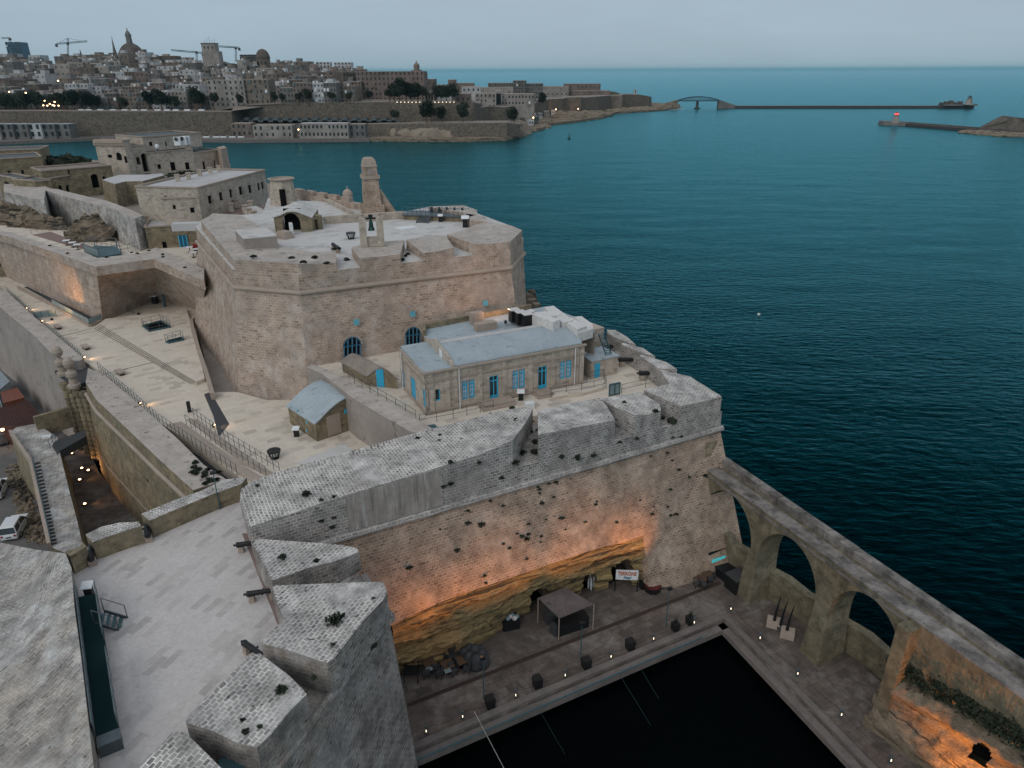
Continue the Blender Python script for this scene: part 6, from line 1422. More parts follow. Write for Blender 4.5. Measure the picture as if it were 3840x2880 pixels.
# lamps set in the ditch
for (x, y), l in zip([(270, 1684), (270, 1703), (308, 1759), (332, 1767), (300, 1802), (319, 1893)], ['bright ditch lamp farthest back under the bridge slab', 'bright ditch lamp second from the bridge slab', 'left of the two bright ditch lamps by the wall door', 'right of the two bright ditch lamps by the wall door', 'bright ditch lamp in the middle of the ditch floor', 'bright ditch lamp nearest the gun terrace']):
    p_ = P(x, y, 2.0); t = thing('ditch_lamp', l, 'ground lamp', p_, 'bright ground lamps in the ditch'); make('case', MB().box(tuple(p_), (.5, .5, .15)), M['black'], t); make('lens', MB().lathe([(0, .16), (.15, .16), (.12, .22), (0, .24)], p_, 10), M['warm_lamp'], t)
    spot(t, p_ + Vector((0, 0, .45)), p_ + Vector((2.5, .8, 1.6)), 200, WARM, 120, 1, .1)
gw = P(290, 1660, 2); 
# street side
def car(label, px, py, rz, s=1.0):
    p_ = P(px, py, 1.5); t = local_thing('parked_car', label, 'car', 'white cars parked on the street'); place(t, p_, rz, None, s); WL[t] = Vector((0, 0, 0))
    def sec(y, w_, z0, z1, zr, wr): return y, w_, z0, z1, zr, wr
    L_, W_ = 4.1, 1.7
    b = MB(); st_ = [(-2.05, .75, .35, .75), (-1.95, .82, .3, .95), (-1.1, .85, .28, 1.0), (0, .85, .28, 1.02), (1.2, .85, .28, 1.0), (1.9, .80, .3, .95), (2.05, .7, .4, .8)]
    for (y0, w0, a0, b0), (y1, w1, a1, b1) in zip(st_[:-1], st_[1:]):
        A = [(-w0, y0, a0), (w0, y0, a0), (w0, y0, b0), (-w0, y0, b0)]; B_ = [(-w1, y1, a1), (w1, y1, a1), (w1, y1, b1), (-w1, y1, b1)]
        b.mesh(A + B_, [(0, 1, 5, 4), (1, 2, 6, 5), (2, 3, 7, 6), (3, 0, 4, 7)])
    b.face([(-.75, -2.05, .35), (-.75, -2.05, .75), (.75, -2.05, .75), (.75, -2.05, .35)]); b.face([(-.7, 2.05, .4), (.7, 2.05, .4), (.7, 2.05, .8), (-.7, 2.05, .8)])
    make('body', b, M['carw'], t, smooth=False)
    g_ = MB(); g_.loft([(-.66, -1.75, 1.62), (.66, -1.75, 1.62), (.66, .3, 1.64), (-.66, .3, 1.64)], [(-.8, -2.0, .96), (.8, -2.0, .96), (.8, 1.15, .98), (-.8, 1.15, .98)]); make('cabin_glass', g_, M['glass'], t)
    r_ = MB(); r_.loft([(-.66, -1.74, 1.72), (.66, -1.74, 1.72), (.66, .32, 1.72), (-.66, .32, 1.72)], [(-.70, -1.82, 1.6), (.70, -1.82, 1.6), (.70, .4, 1.6), (-.70, .4, 1.6)])
    for sx in (-1, 1):
        for y0, y1 in ((-1.82, -2.0), (.36, 1.12), (-.6, -.6)): r_.bar((sx * .70, y0, 1.6), (sx * .82, y1, .98), .09, .07)
    make('roof', r_, M['carw'], t)
    for sx in (-1, 1):
        for y0 in (-1.25, 1.3):
            w0 = MB().cyl((sx * .66, y0, .32), (sx * .87, y0, .32), .32, .32, 14); o = make('wheel', w0, M['tyre'], t); make('rim', MB().cyl((sx * .871, y0, .32), (sx * .885, y0, .32), .18, .18, 10), M['offwhite'], o)
        make('mirror', MB().box((sx * .93, .75, .98), (.14, .1, .12)), M['black'], t); make('headlight', MB().box((sx * .6, -2.06, .62), (.2, .04, .22)), M['red'], t)
    make('number_plate', MB().box((0, -2.065, .5), (.5, .02, .12)), M['black'], t); WL[t] = p_
    return t
car('white hatchback seen from behind on the street below the stair wall', 62, 1992, R(16), 1.0)
car('white car half cut off by the left edge of the photo', -6, 1850, R(22), 1.0)
def container(label, quad, z1, mat):
    q = px_line(quad, z1); t = thing('container', label, 'container', dz(q[0], 1.5)); k_ = MB(); k_.prism(q, 1.5); make('body', k_, mat, t)
    k2 = MB(); n_ = 7
    for i in range(1, n_): f = i / n_; k2.bar(q[0].lerp(q[1], f) + Vector((0, 0, .04)), q[3].lerp(q[2], f) + Vector((0, 0, .04)), .12, .08)
    for a, b in zip(q, q[1:] + q[:1]): k2.bar(a, b, .14, .14)
    make('roof_ribs', k2, mat, t); return t
container('dark red container nearest the stair wall platform', [(55, 1520), (98, 1500), (168, 1575), (100, 1600)], 4.2, M['rust'])
container('dark red container at the left edge, beside another red one', [(-20, 1535), (52, 1521), (97, 1601), (0, 1600)], 4.2, M['rust'])
container('small orange-red container behind the dark red ones', [(5, 1472), (62, 1455), (90, 1492), (14, 1512)], 4.2, M['redp'])
container('blue-grey container at the left edge farthest back', [(-40, 1400), (0, 1392), (34, 1432), (-10, 1468)], 4.4, M['roof'])
for (x, y), l in zip([(2, 1640), (32, 1682)], ['warm street lamp beside the containers at the left edge', 'warm street lamp above the dark round canopy at the left edge']):
    p_ = P(x, y, 1.5); t = thing('street_lamp', l, 'street lamp', p_); make('pole', MB().cyl(p_, p_ + Vector((0, 0, 2.6)), .05, .04, 6), M['metal'], t); make('lamp_head', MB().lathe([(0, 2.6), (.2, 2.7), (.22, 2.9), (0, 3.0)], p_, 8), M['warm_lamp'], t)
    spot(t, p_ + Vector((0, 0, 2.5)), p_ + Vector((.3, .3, 0)), 120, WARM, 120, 1, .1)
k_ = MB(); random.seed(11)
for i in range(240):
    f = random.random(); x = 55 + f * 90 + random.uniform(-38, 34); y = 1745 + f * 290; p_ = P(x, y, 1.5); r = random.uniform(.15, .55)
    k_.box((p_.x, p_.y, 1.45), (r * 1.6, r, r * .8), random.uniform(0, 3), .6)
o = make('rubble', k_, M['rock']); o['kind'] = 'stuff'; tag(o, 'strip of broken rock between the street and the stair wall', 'rubble')
k_ = MB(); k_.lathe([(0, 0), (.9, 0), (1.3, .5), (1.1, .9), (0, 1.1)], P(15, 1662, 1.5), 12); tag(make('round_canopy', k_, M['slate']), 'dark round canopy beside the street lamp at the left edge', 'canopy')

# ================================================================ rear left bastion and terraces
rz_ = 20.8
rbb = thing('rear_left_bastion', 'stone bastion with a lit orange flank and a wide parapet at the far left', 'bastion', P(385, 1205, 13))
tq = px_line([(-60, 872), (50, 906), (362, 1016), (577, 988), (770, 1078)], rz_) ; bq = px_line([(-40, 1000), (74, 1062), (385, 1207), (590, 1130), (757, 1172)], 13)
bk1 = [P(760, 900, rz_), P(-60, 840, rz_)]
k_ = MB(); k_.loft(tq + bk1, [ext(a, b, 11.5) for a, b in zip(tq, bq)] + [dz(p, 11.5) for p in bk1])
make('wall', k_, M['warm'], rbb, (1, .3))
op = px_line([(-60, 862), (47, 892), (358, 1000), (575, 971), (765, 1052)], 22.1); ip = px_line([(765, 1008), (586, 928), (564, 935), (557, 946), (365, 967), (318, 946), (181, 917), (61, 877), (-60, 845)], 22.1)
for seg in ([0, 1], [1, 2], [2, 3], [3, 4]): pass
k_ = MB(); k_.prism(op + ip, rz_ + .003); k_.mi[:] = [0] * (len(k_.f) - 2) + [1, 0]; make('parapet', k_, [M['warm'], M['ruin']], rbb)
k_ = MB()
for a, b in zip(tq[:-1], tq[1:]): dd = Vector((0, -.12, 0)); k_.cyl(a + dd, b + dd, .24, .24, 8)
make('roll_moulding', k_, M['trim'], rbb)
for x, y in [(494, 948), (515, 951), (558, 940), (611, 964), (693, 1003), (610, 955), (253, 950), (187, 921), (400, 965)]: bush(P(x, y, 22.15), 1.0, 'dark caper bush on the parapet of the rear left bastion')
k_ = MB(); k_.prism(px_line([(61, 880), (-200, 850), (-200, 780), (0, 830), (220, 855), (500, 925), (590, 915), (760, 925), (765, 1010), (586, 929), (557, 947), (365, 968), (181, 918)], 21.0), 20); struct('terrace_floor', k_, M['floor'])
fl_l = thing('flood_lamp', 'small black floodlight at the foot of the orange-lit bastion flank', 'floodlight', P(195, 1201, 13)); make('housing', MB().box(tuple(P(195, 1201, 13)), (.3, .3, .3)), M['black'], fl_l)
b0 = P(195, 1205, 13.6); spot(fl_l, b0, PL(265, 1075, tq[1], tq[2], bq[2]), 2300, WARM, 75, 1, .2)
fl_2 = thing('flood_lamp', 'small black floodlight in the corner below the brown wall', 'floodlight', P(520, 1180, 13)); make('housing', MB().box(tuple(P(520, 1180, 13)), (.3, .3, .3)), M['black'], fl_2)
spot(fl_2, P(520, 1190, 13.5), P(480, 1110, 17), 420, WARM, 100, 1, .2)
railing('railing', 'dark fence curving along the narrow terrace under the long diagonal wall', px_line([(119, 876), (180, 862), (230, 868), (345, 920), (440, 935)], 21), 1.2, 1.2)
k_ = MB(); k_.prism(px_line([(119, 880), (190, 869), (345, 926), (351, 938), (290, 930)], 21.03), 21.003); struct('terrace_strip', k_, M['strip'])
for (x, y), l in zip([(253, 918), (275, 926), (293, 934)], ['left of three white tables on the narrow rear terrace', 'middle of three white tables on the narrow rear terrace', 'right of three white tables on the narrow rear terrace']): pass
WT = Series(table_proto(False, M['white'], 'white_table', 'table', 'white square tables of the rear terraces'))
for (x, y), l in zip([(253, 920), (275, 928), (293, 936), (713, 946), (741, 953), (727, 966)], ['left of three white tables on the narrow rear terrace', 'middle of three white tables on the narrow rear terrace', 'right of three white tables on the narrow rear terrace', 'left rear one of three white tables before the blue double door', 'right one of three white tables before the blue double door', 'front one of three white tables before the blue double door']): WT.put(P(x, y, 21), .3, l, 1.15)
ks = thing('glass_kiosk', 'teal framed glass kiosk deck on the corner of the rear left bastion', 'kiosk', P(400, 950, 21)); q = px_line([(318, 945), (372, 965), (455, 950), (440, 925), (355, 920)], 21.6); k_ = MB(); k_.prism(q, 21.01); make('deck', k_, M['tealm'], ks)
k_ = MB()
for a, b in zip(q, q[1:] + q[:1]): k_.bar(a + Vector((0, 0, 1.3)), b + Vector((0, 0, 1.3)), .08, .08); k_.bar(a, a + Vector((0, 0, 1.3)), .08, .08)
make('frame', k_, M['metal'], ks); k_ = MB(); k_.bar(q[0] + Vector((0, 0, .6)), q[1] + Vector((0, 0, .6)), .03, 1.0); make('glass_panel', k_, M['glassrail'], ks)
railing('railing', 'railing from the glass kiosk to the end of the long diagonal wall', px_line([(455, 950), (560, 925)], 21), 1.2, 1.2)
# long diagonal wall
zb = 21.0; e1 = P(517, 936, zb); zw = ZAT(e1, 819)
k_ = MB(); tp2 = px_line([(14, 719), (165, 752), (170, 713), (228, 733), (333, 761), (427, 784), (506, 819), (539, 808), (470, 778), (400, 752), (333, 738), (250, 718), (217, 709), (190, 707), (150, 690), (14, 690)], zw)
k_.prism(tp2, 19, .6); k_.mi[:] = [0] * (len(k_.f) - 2) + [1, 0]
tag(make('diagonal_wall', k_, [M['cobble'], M['ruin']], ud=(1, .2)), 'very long pale wall running diagonally across the upper left of the fort', 'wall')
def rockheap(label, pts, z0, hgt, mat, seed, name='rock_outcrop'):
    m_ = MB(); random.seed(seed)
    for (x, y, r) in pts:
        c0 = P(x, y, z0); n_ = 10; vs = []; fs = []
        for i in range(n_):
            for j in range(n_ + 1):
                th = 2 * math.pi * i / n_; ph = math.pi / 2 * j / n_; d = Vector((math.cos(th) * math.cos(ph), math.sin(th) * math.cos(ph), math.sin(ph))); k2 = 1 + .45 * mn.noise(d * 1.8 + c0 * .3) + .2 * mn.noise(d * 5 + c0)
                vs.append(Vector((c0.x + d.x * r * k2, c0.y + d.y * r * k2 * .8, z0 - .3 + d.z * hgt * k2 * r)))
        for i in range(n_):
            for j in range(n_): a = i * (n_ + 1) + j; b = ((i + 1) % n_) * (n_ + 1) + j; fs.append((a, b, b + 1, a + 1))
        m_.mesh(vs, fs)
    o = struct(name, m_, mat); return o
rockheap('', [(60, 835, 3.2), (45, 800, 2.5), (100, 845, 3.0), (140, 850, 2.6), (180, 855, 2.4), (215, 858, 2.0)], 21, 1.1, M['rock'], 2)
rockheap('', [(330, 900, 2.2), (365, 898, 2.6), (345, 870, 2.0), (395, 900, 2.0), (325, 860, 1.6), (285, 905, 1.6)], 21, 1.5, M['rock'], 3)
# courtyard building with blue double door
def facade_box(name, label, cat, pa, pb, z, top_py, depth, wall, roofm, wpx=(), wmat='dark', parapet=.5, ud=None, side=None, rec=.25, bottom=None, arch=False, ztop=None):
    a, b = P(*pa, z), P(*pb, z)
    if ztop is not None: a, b = dz(P(*pa, ztop), z), dz(P(*pb, ztop), z)
    u = (b - a).normalized(); n_ = Vector((u.y, -u.x, 0)); L = (b - a).length; zt = ZAT(a, top_py) if ztop is None else ztop
    t = thing(name, label, cat, a); z_b = z if bottom is None else bottom
    def ff(px, py): p_ = V2(px, py, a, b); return (p_ - a).dot(u), p_.z
    hs = []
    for w_ in wpx:
        s0_, s1_, z0_, z1_ = rect(*w_[:4], ff); s0_, s1_ = max(s0_, .05), min(s1_, L - .05); z0_ = max(z0_, z_b + .02); z1_ = min(z1_, zt - .1)
        if s1_ > s0_ and z1_ > z0_: hs.append((s0_, s1_, z0_, z1_))
    k_ = MB(); k_.panel(a, u, L, zt - z_b, z_b, hs, rec, False); B1, A1_ = b - n_ * depth, a - n_ * depth
    k_.face([dz(b, z_b), dz(B1, z_b), dz(B1, zt), dz(b, zt)]); k_.face([dz(B1, z_b), dz(A1_, z_b), dz(A1_, zt), dz(B1, zt)]); k_.face([dz(A1_, z_b), dz(a, z_b), dz(a, zt), dz(A1_, zt)])
    if arch:
        for (s0_, s1_, z0_, z1_) in hs:
            w2 = (s1_ - s0_) / 2
            if z1_ - z0_ > w2 * 2.2:
                for sg in (-1, 1):
                    k_.face([dz(a + u * ((s0_ + s1_) / 2 + sg * w2) + n_ * .004, z1_)] + [dz(a + u * ((s0_ + s1_) / 2 + sg * w2 * math.cos(q)) + n_ * .004, z1_ - w2 + w2 * math.sin(q)) for q in [math.pi / 2 * i / 5 for i in range(6)]])
    make('wall', k_, wall, t, u)
    r_ = MB(); r_.face([dz(a, zt - parapet * .5), dz(b, zt - parapet * .5), dz(B1, zt - parapet * .5), dz(A1_, zt - parapet * .5)]); make('roof', r_, roofm, t, u)
    c_ = MB(); e = .12
    for p0, p1 in ((a, b), (b, B1), (B1, A1_), (A1_, a)): c_.bar(dz(p0, zt - .05), dz(p1, zt - .05), .32, .24)
    make('coping', c_, M['trim'], t)
    for (s0_, s1_, z0_, z1_) in hs:
        q_ = MB(); q1, q2 = a + u * s0_ - n_ * (rec - .02), a + u * s1_ - n_ * (rec - .02); q_.bar(dz(q1, (z0_ + z1_) / 2), dz(q2, (z0_ + z1_) / 2), .04, z1_ - z0_); o = make('window', q_, M[wmat], t)
    return t, a, b, u, n_, zt
facade_box('courtyard_range', 'low ochre range with a white roof and a blue double door behind the three tables', 'building', (560, 935), (765, 920), 21, 850, 7, M['ochre'], M['roofw'], [(610, 907, 626, 938)])
p_ = P(690, 936, 21); t = [o for o in bpy.data.objects if o.name == 'courtyard_range'][0]; WL.setdefault(t, Vector(t.location))
a, b = P(560, 935, 21), P(765, 920, 21); q1, q2 = V2(676, 915, a, b), V2(705, 915, a, b); nn = Vector((0, -.06, 0)); make('door', MB().bar(q1 + nn, q2 + nn, .1, 2.9), M['blued'], t); k_ = MB()
for f in (0, .5, 1): q_ = q1.lerp(q2, f) + nn * 2; k_.bar(q_ - Vector((0, 0, 1.45)), q_ + Vector((0, 0, 1.45)), .14, .08)
make('door_frame', k_, M['blue'], t)
k_ = MB().box(tuple(P(722, 862, 24.8)), (5.5, 1.6, 1.1), .1); tag(make('roof_unit', k_, M['roofw']), 'long pale ribbed unit on the white roof left of the cavalier', 'roof unit')
k_ = MB(); dn_ = Vector((0, 0, -.8)); k_.bar(P(540, 818, 24.6) + dn_, P(800, 792, 24.6) + dn_, .5, 1.6); k_.bar(P(800, 792, 24.6) + dn_, P(905, 790, 24.6) + dn_, .5, 1.6); tag(make('parapet_wall', k_, M['trim']), 'long low parapet wall crossing behind the white roof, left of the cavalier', 'wall')
k_ = MB().lathe([(0, 0), (.45, .1), (.55, .6), (.5, 1.0), (0, 1.1)], P(737, 940, 21), 8); tag(make('red_chairs', k_, M['red']), 'dark red folded chairs beside the blue double door', 'chairs')
# ground of the upper ward
k_ = MB(); k_.prism(px_line([(-300, 700), (-200, 560), (100, 580), (860, 640), (1050, 700), (1110, 740), (1000, 810), (760, 835), (540, 820), (300, 790), (0, 760)], 22.6), 0); struct('ground', k_, M['roofstone'])
k_ = MB(); k_.prism(px_line([(850, 770), (1000, 775), (1005, 805), (900, 815), (800, 815)], 24.9), 22.62); struct('flat_roof', k_, M['terra'])
k_ = MB(); k_.prism(px_line([(905, 778), (960, 772), (1010, 795), (1006, 838), (975, 850), (930, 800)], 25.6), 22.63); struct('flat_roof', k_, M['floor2'])
def chim(): t = local_thing('chimney', 'c', 'chimney', 'squat tan chimneys on the upper ward roofs'); make('stack', MB().box((0, 0, 0), (.75, .75, 1.3)), M['build'], t); make('cap', MB().box((0, 0, 1.303), (.95, .95, .2)), M['trim'], t); return t
CHM = Series(chim())
for (x, y), l in zip([(870, 795), (889, 780), (942, 785), (922, 802), (938, 815), (957, 825), (973, 838), (992, 852)], ['chimney on the terracotta roof, left one of the pair behind', 'chimney on the terracotta roof, right one of the pair behind', 'chimney standing alone on the white sloping roof', 'first chimney of the row of five beside the guardhouse, farthest', 'second chimney of the row of five beside the guardhouse', 'middle chimney of the row of five beside the guardhouse', 'fourth chimney of the row of five beside the guardhouse', 'nearest chimney of the row of five beside the guardhouse']): CHM.put(P(x, y, 25.0), .3, l)
GZR = 22.6
facade_box('long_barrack', 'long plain stone barrack with seven dark slit windows left of the round tower', 'building', (740, 703), (993, 636), GZR, 703, 11, M['build'], M['roofw'], [(781, 733, 795, 765), (823, 720, 835, 753), (861, 709, 871, 742), (897, 699, 909, 731), (932, 693, 943, 725), (966, 686, 975, 715), (980, 682, 989, 710)], ztop=30.0)
for k, (x, y) in enumerate([(668, 684), (710, 676), (752, 664), (791, 655), (822, 648)]): CHM.put(P(x, y, 29.6), .3, ORD[k + 1] + ' chimney from the left behind the long barrack roof', .9)
facade_box('annex', 'small flat-roofed annex with a pale roof left of the long barrack', 'building', (603, 742), (744, 738), GZR, 742, 4, M['build'], M['roofw'], [(648, 769, 659, 785), (713, 778, 729, 798)], ztop=28.6)
k_ = MB(); k_.cyl(P(752, 795, GZR), dz(P(752, 795, GZR), 27), .09, .09, 6); tag(make('drain_pipe', k_, M['pipe']), 'white drain pipe at the corner of the annex and long barrack', 'pipe')
# irregular block
k_ = MB(); zt_ = ZAT(P(452, 778, GZR), 690); q = px_line([(383, 674), (430, 690), (470, 680), (535, 679), (575, 668), (615, 657), (608, 650), (540, 655), (448, 655)], zt_); k_.prism(q, GZR, .4); k_.mi[:] = [0] * (len(k_.f) - 2) + [1, 0]
tag(make('irregular_block', k_, [M['ochre'], M['roofw']]), 'irregular many-sided stone block with a pale cracked roof above the diagonal wall', 'building')
railing('railing', 'dark fence posts before the irregular stone block', px_line([(445, 770), (500, 778), (560, 775), (615, 770)], GZR), 2.0, 1.2, M['black'])
# palace with corbelled tower and main block
facade_box('palace_block', 'large brown stone palace block with three windows and dark roofs at the upper left', 'building', (570, 690), (742, 672), GZR, 572, 12, M['build'], M['rooft'], [(591, 616, 604, 634), (640, 608, 658, 640), (695, 609, 711, 636)])
t, a, b, u, n_, zt = facade_box('palace_side_wing', 'right-hand side wing of the palace turning towards the harbour', 'building', (741, 672), (846, 655), GZR, 573, 8, M['build'], M['rooft'], [(761, 605, 770, 638), (803, 601, 809, 633)])
k_ = MB(); q = px_line([(812, 552), (838, 547), (850, 552), (828, 560)], zt + .6); k_.prism(q, GZR, .3); make('corner_tower', k_, M['warm'], t)
facade_box('palace_tower', 'palace wing with a corbelled cornice and round-arched openings at the upper left', 'building', (392, 700), (500, 704), GZR, 524, 2, M['build'], M['rooft'], [(404, 580, 420, 592), (436, 572, 456, 601), (466, 585, 480, 611)], arch=True)
a, b = P(392, 700, GZR), P(500, 704, GZR); zt_ = ZAT(a, 524); k_ = MB()
for i in range(16): q_ = a.lerp(b, i / 15); k_.box((q_.x, q_.y - .15, zt_ - 1.2), (.35, .5, .7))
k_.bar(dz(a, zt_ - .35) - Vector((0, .2, 0)), dz(b, zt_ - .35) - Vector((0, .2, 0)), .6, .5); t = [o for o in bpy.data.objects if o.name == 'palace_tower'][0]; make('corbel_cornice', k_, M['trim'], t)
facade_box('palace_court', 'shadowed court front with a tall loggia arch between the two palace wings', 'building', (499, 698), (573, 690), GZR, 548, 6, M['build'], M['rooft'], [(512, 588, 526, 618), (533, 574, 563, 645), (545, 650, 570, 672)], rec=1.2, arch=True)
facade_box('palace_upper_storey', 'set-back upper storey of the palace under a dark flat roof', 'building', (545, 569), (760, 549), 29.7, 513, 12, M['build'], M['rooft'], [(560, 532, 572, 548), (620, 530, 626, 548)])
for x, y, l in [(668, 545, 'left of the white rooftop units on the palace'), (690, 543, 'middle of the white rooftop units on the palace'), (703, 541, 'right of the white rooftop units on the palace')]:
    p_ = P(x, y, zt_ - .4); t = thing('rooftop_unit', l, 'air conditioner', p_, 'white rooftop units on the palace'); make('case', MB().box(tuple(p_), (1.3, .9, 1.7), .2), M['white'], t); make('fan_grille', MB().cyl(p_ + Vector((0, -.52, 1.3)), p_ + Vector((0, -.56, 1.3)), .4, .4, 12), M['slate'], t)
def dish(x, y, z, l): p_ = P(x, y, z); t = thing('satellite_dome', l, 'satellite dome', p_); make('dome', MB().lathe([(.3, 0), (.42, .2), (.45, .5), (.3, .8), (0, .86)], p_, 10), M['white'], t); make('stand', MB().cyl(p_ - Vector((0, 0, .5)), p_, .2, .2, 6), M['metal'], t)
dish(590, 556, zt_ - 1, 'small white dome on the palace terrace'); dish(160, 638, 26.8, 'white ball-shaped dome on the teal roof at the far left')
facade_box('arcaded_court_wall', 'long low wall with a tall dark arched doorway behind the diagonal wall', 'building', (183, 752), (440, 725), GZR, 640, 8, M['ochre'], M['roofstone'], [(343, 652, 371, 706), (385, 660, 398, 682), (254, 625, 260, 655)], rec=1.0, arch=True)
facade_box('low_left_house', 'low brown house with five dark shutters under a teal roof at the far left', 'building', (10, 735), (152, 765), GZR, 655, 3, M['ochre'], M['rooft'], [(20, 683, 36, 717), (54, 687, 72, 721), (90, 690, 108, 727), (111, 693, 129, 730), (132, 696, 150, 733)])
facade_box('low_right_house', 'low brown house with two small arches continuing the teal-roofed house', 'building', (152, 765), (315, 735), GZR, 676, 6, M['ochre'], M['rooft'], [(220, 695, 234, 722), (248, 692, 268, 725)], arch=True)
facade_box('far_left_house', 'dark teal-roofed house cut off by the left edge behind the shuttered one', 'building', (-60, 690), (176, 672), GZR, 600, 12, M['ochre'], M['rooft'], [(30, 640, 40, 655), (80, 638, 90, 652)])
facade_box('rear_left_block', 'brown cornice-topped block at the far left edge before the strait', 'building', (-80, 650), (168, 640), GZR, 566, 10, M['ochre'], M['rooft'], [(130, 590, 142, 600)])
for i in range(9):
    x, y = 182 + i * 15, 606 + (i % 3) * 3; bush(P(x, y, 24), 6 + (i % 3), 'dark bushes behind the arcaded court wall before the strait')
for x, y in [(668, 668), (690, 664), (712, 660), (735, 664), (655, 672)]: bush(P(x, y, 27), 5, 'dark bushes between the palace and the long barrack roof')
t = dup([o for o in bpy.data.objects if o.name == 'parked_car'][0], P(352, 722, GZR), 1.3, 'dark-shadowed white car parked by the arched doorway of the court wall', 'white cars parked on the street')

facade_box('guard_building', 'low guard building with an arched door at the left edge beyond the ramp', 'building', (-90, 1045), (74, 1034), 13, 935, 6, M['ochre'], M['floor2'], [(31, 958, 60, 1012), (-4, 965, 16, 1000)], rec=.6)
# ================================================================ the walled city across the strait
random.seed(21)
CITY = [plaster('house_wall_%s' % n, c, tuple(v * .6 for v in c), .12, spots=tuple(v * .3 for v in c), fine_s=.6, bump=0) for n, c in (('cream', (.35, .315, .275)), ('tan', (.235, .19, .15)), ('brown', (.15, .12, .10)), ('white', (.50, .51, .51)), ('grey', (.19, .18, .17)), ('pink', (.22, .165, .14)))]
CN = ['cream', 'tan', 'brown', 'whitewashed', 'grey', 'pinkish']
def unit(name, mb, mat): me = make(name, mb, mat, org=Vector((0, 0, 0))); d = me.data; bpy.data.objects.remove(me); return d
UB = {i: unit('wall', MB().box((0, 0, 0), (1, 1, 1)), m) for i, m in enumerate(CITY)}
UR = {k: unit('roof', MB().box((0, 0, 0), (1, 1, 1)), M[k]) for k in ('roof', 'roofw', 'rooft', 'terra', 'trim')}
UW = unit('window', MB().box((0, 0, 0), (1, 1, 1)), flat('far_window', (.014, .018, .02), .3))
UWB = unit('balcony', MB().box((0, 0, 0), (1, 1, 1)), flat('painted_balcony', (.10, .14, .15), .5))
UBW = unit('balcony', MB().box((0, 0, 0), (1, 1, 1)), M['white'])
def kid(name, me, parent, loc, sc):
    o = bpy.data.objects.new(name, me); COL.objects.link(o); o.parent = parent; o.location = loc; o.scale = sc; return o
def block(label, cat, name, base, w_, d_, h_, yaw, ci, rows=3, cols=4, roof='roofw', group=None, win=(1.0, 1.5), balc=.15, pent=True, below=14, winmat=None):
    t = thing(name, label, cat, base, group); t.rotation_euler.z = yaw
    kid('wall', UB[ci], t, (0, d_ / 2, -below), (w_, d_, h_ + below))
    kid('roof', UR[roof], t, (0, d_ / 2, h_ + .003), (w_ * .94, d_ * .94, .15))
    if pent and random.random() < .75:
        kid('stair_head', UB[random.choice([0, 3, 1, 4])], t, (random.uniform(-.25, .25) * w_, d_ * random.uniform(.3, .6), h_ + .15), (w_ * random.uniform(.25, .5), d_ * .4, random.uniform(1.8, 3.2)))
    if pent and random.random() < .6: kid('water_tank', UBW, t, (random.uniform(-.35, .35) * w_, d_ * .25, h_ + .15), (1.3, 1.2, 1.3))
    for r in range(rows):
        for c in range(cols):
            x = (c + .5) / cols * w_ - w_ / 2; z = (r + .35) / rows * h_
            if random.random() < balc: kid('balcony', random.choice([UWB, UWB, UBW]), t, (x, -.45, z), (1.6, .9, 2.2))
            elif random.random() < .92: kid('window', UW, t, (x, -.03, z), (win[0], .2, win[1]))
    return t
def ip_(tab, x):
    if x <= tab[0][0]: return tab[0][1]
    for (a, b), (c, d) in zip(tab[:-1], tab[1:]):
        if x <= c: return b + (d - b) * (x - a) / (c - a)
    return tab[-1][1]
BASE0 = [(-200, 418), (800, 416), (870, 402), (950, 390), (1600, 384)]
SKY = [(-200, 222), (0, 222), (60, 222), (150, 232), (185, 215), (330, 212), (480, 205), (620, 220), (720, 232), (850, 238), (940, 245), (1050, 240), (1150, 256), (1250, 258), (1340, 268), (1500, 285)]
ROWN = ['the front row', 'the second row', 'the third row', 'the fourth row', 'the fifth row', 'the sixth row', 'the seventh row', 'the ridge row']
hill = MB()
for k in range(8):
    Y = 606 + 33 * k; f = (k / 7) ** .9; x = -90 + random.uniform(0, 30); xe = [1300, 1300, 1340, 1340, 1330, 1320, 1310, 1350][k]; n = 0
    while x < xe:
        wpx = random.uniform(34, 84) if k < 3 else random.uniform(28, 66)
        yb = ip_(BASE0, x) * (1 - f) + (ip_(SKY, x) + 32) * f
        base = PY(x + wpx / 2, yb, Y + random.uniform(-6, 6)); mpx = Y / PF
        hgt = random.uniform(9.5, 15.5) if k < 6 else random.uniform(7.5, 10.5)
        if k >= 4 and random.random() < .12: hgt *= 1.4
        gap = abs(x + wpx / 2 - (243 - k * 7)) < 24 if k > 0 else False
        skip = (k <= 1 and 780 < x + wpx / 2 < 1035)
        if not gap and not skip:
            n += 1; ci = random.choices(range(6), [20, 22, 20, 17, 11, 10])[0]; st = max(2, round(hgt / 3.4)); cols = max(2, round(wpx * mpx / (3.0 if k < 3 else 4.2)))
            if k >= 3: st = min(st, 3); cols = min(cols, 3)
            block('%s %s-storey house, %s from the left in %s of the far city' % (CN[ci], ['', 'one', 'two', 'three', 'four', 'five', 'six'][min(st, 6)], nth(n), ROWN[k]), 'house', 'town_house', base, wpx * mpx * .97, 17, hgt, random.uniform(-.13, .13), ci, st, min(cols, 6), random.choice(['roofw', 'roofw', 'roof', 'terra', 'trim']), 'houses stacked up the far hillside', balc=.22 if k < 3 else .08)
        x += wpx + random.choice([0, 0, 1, 3])
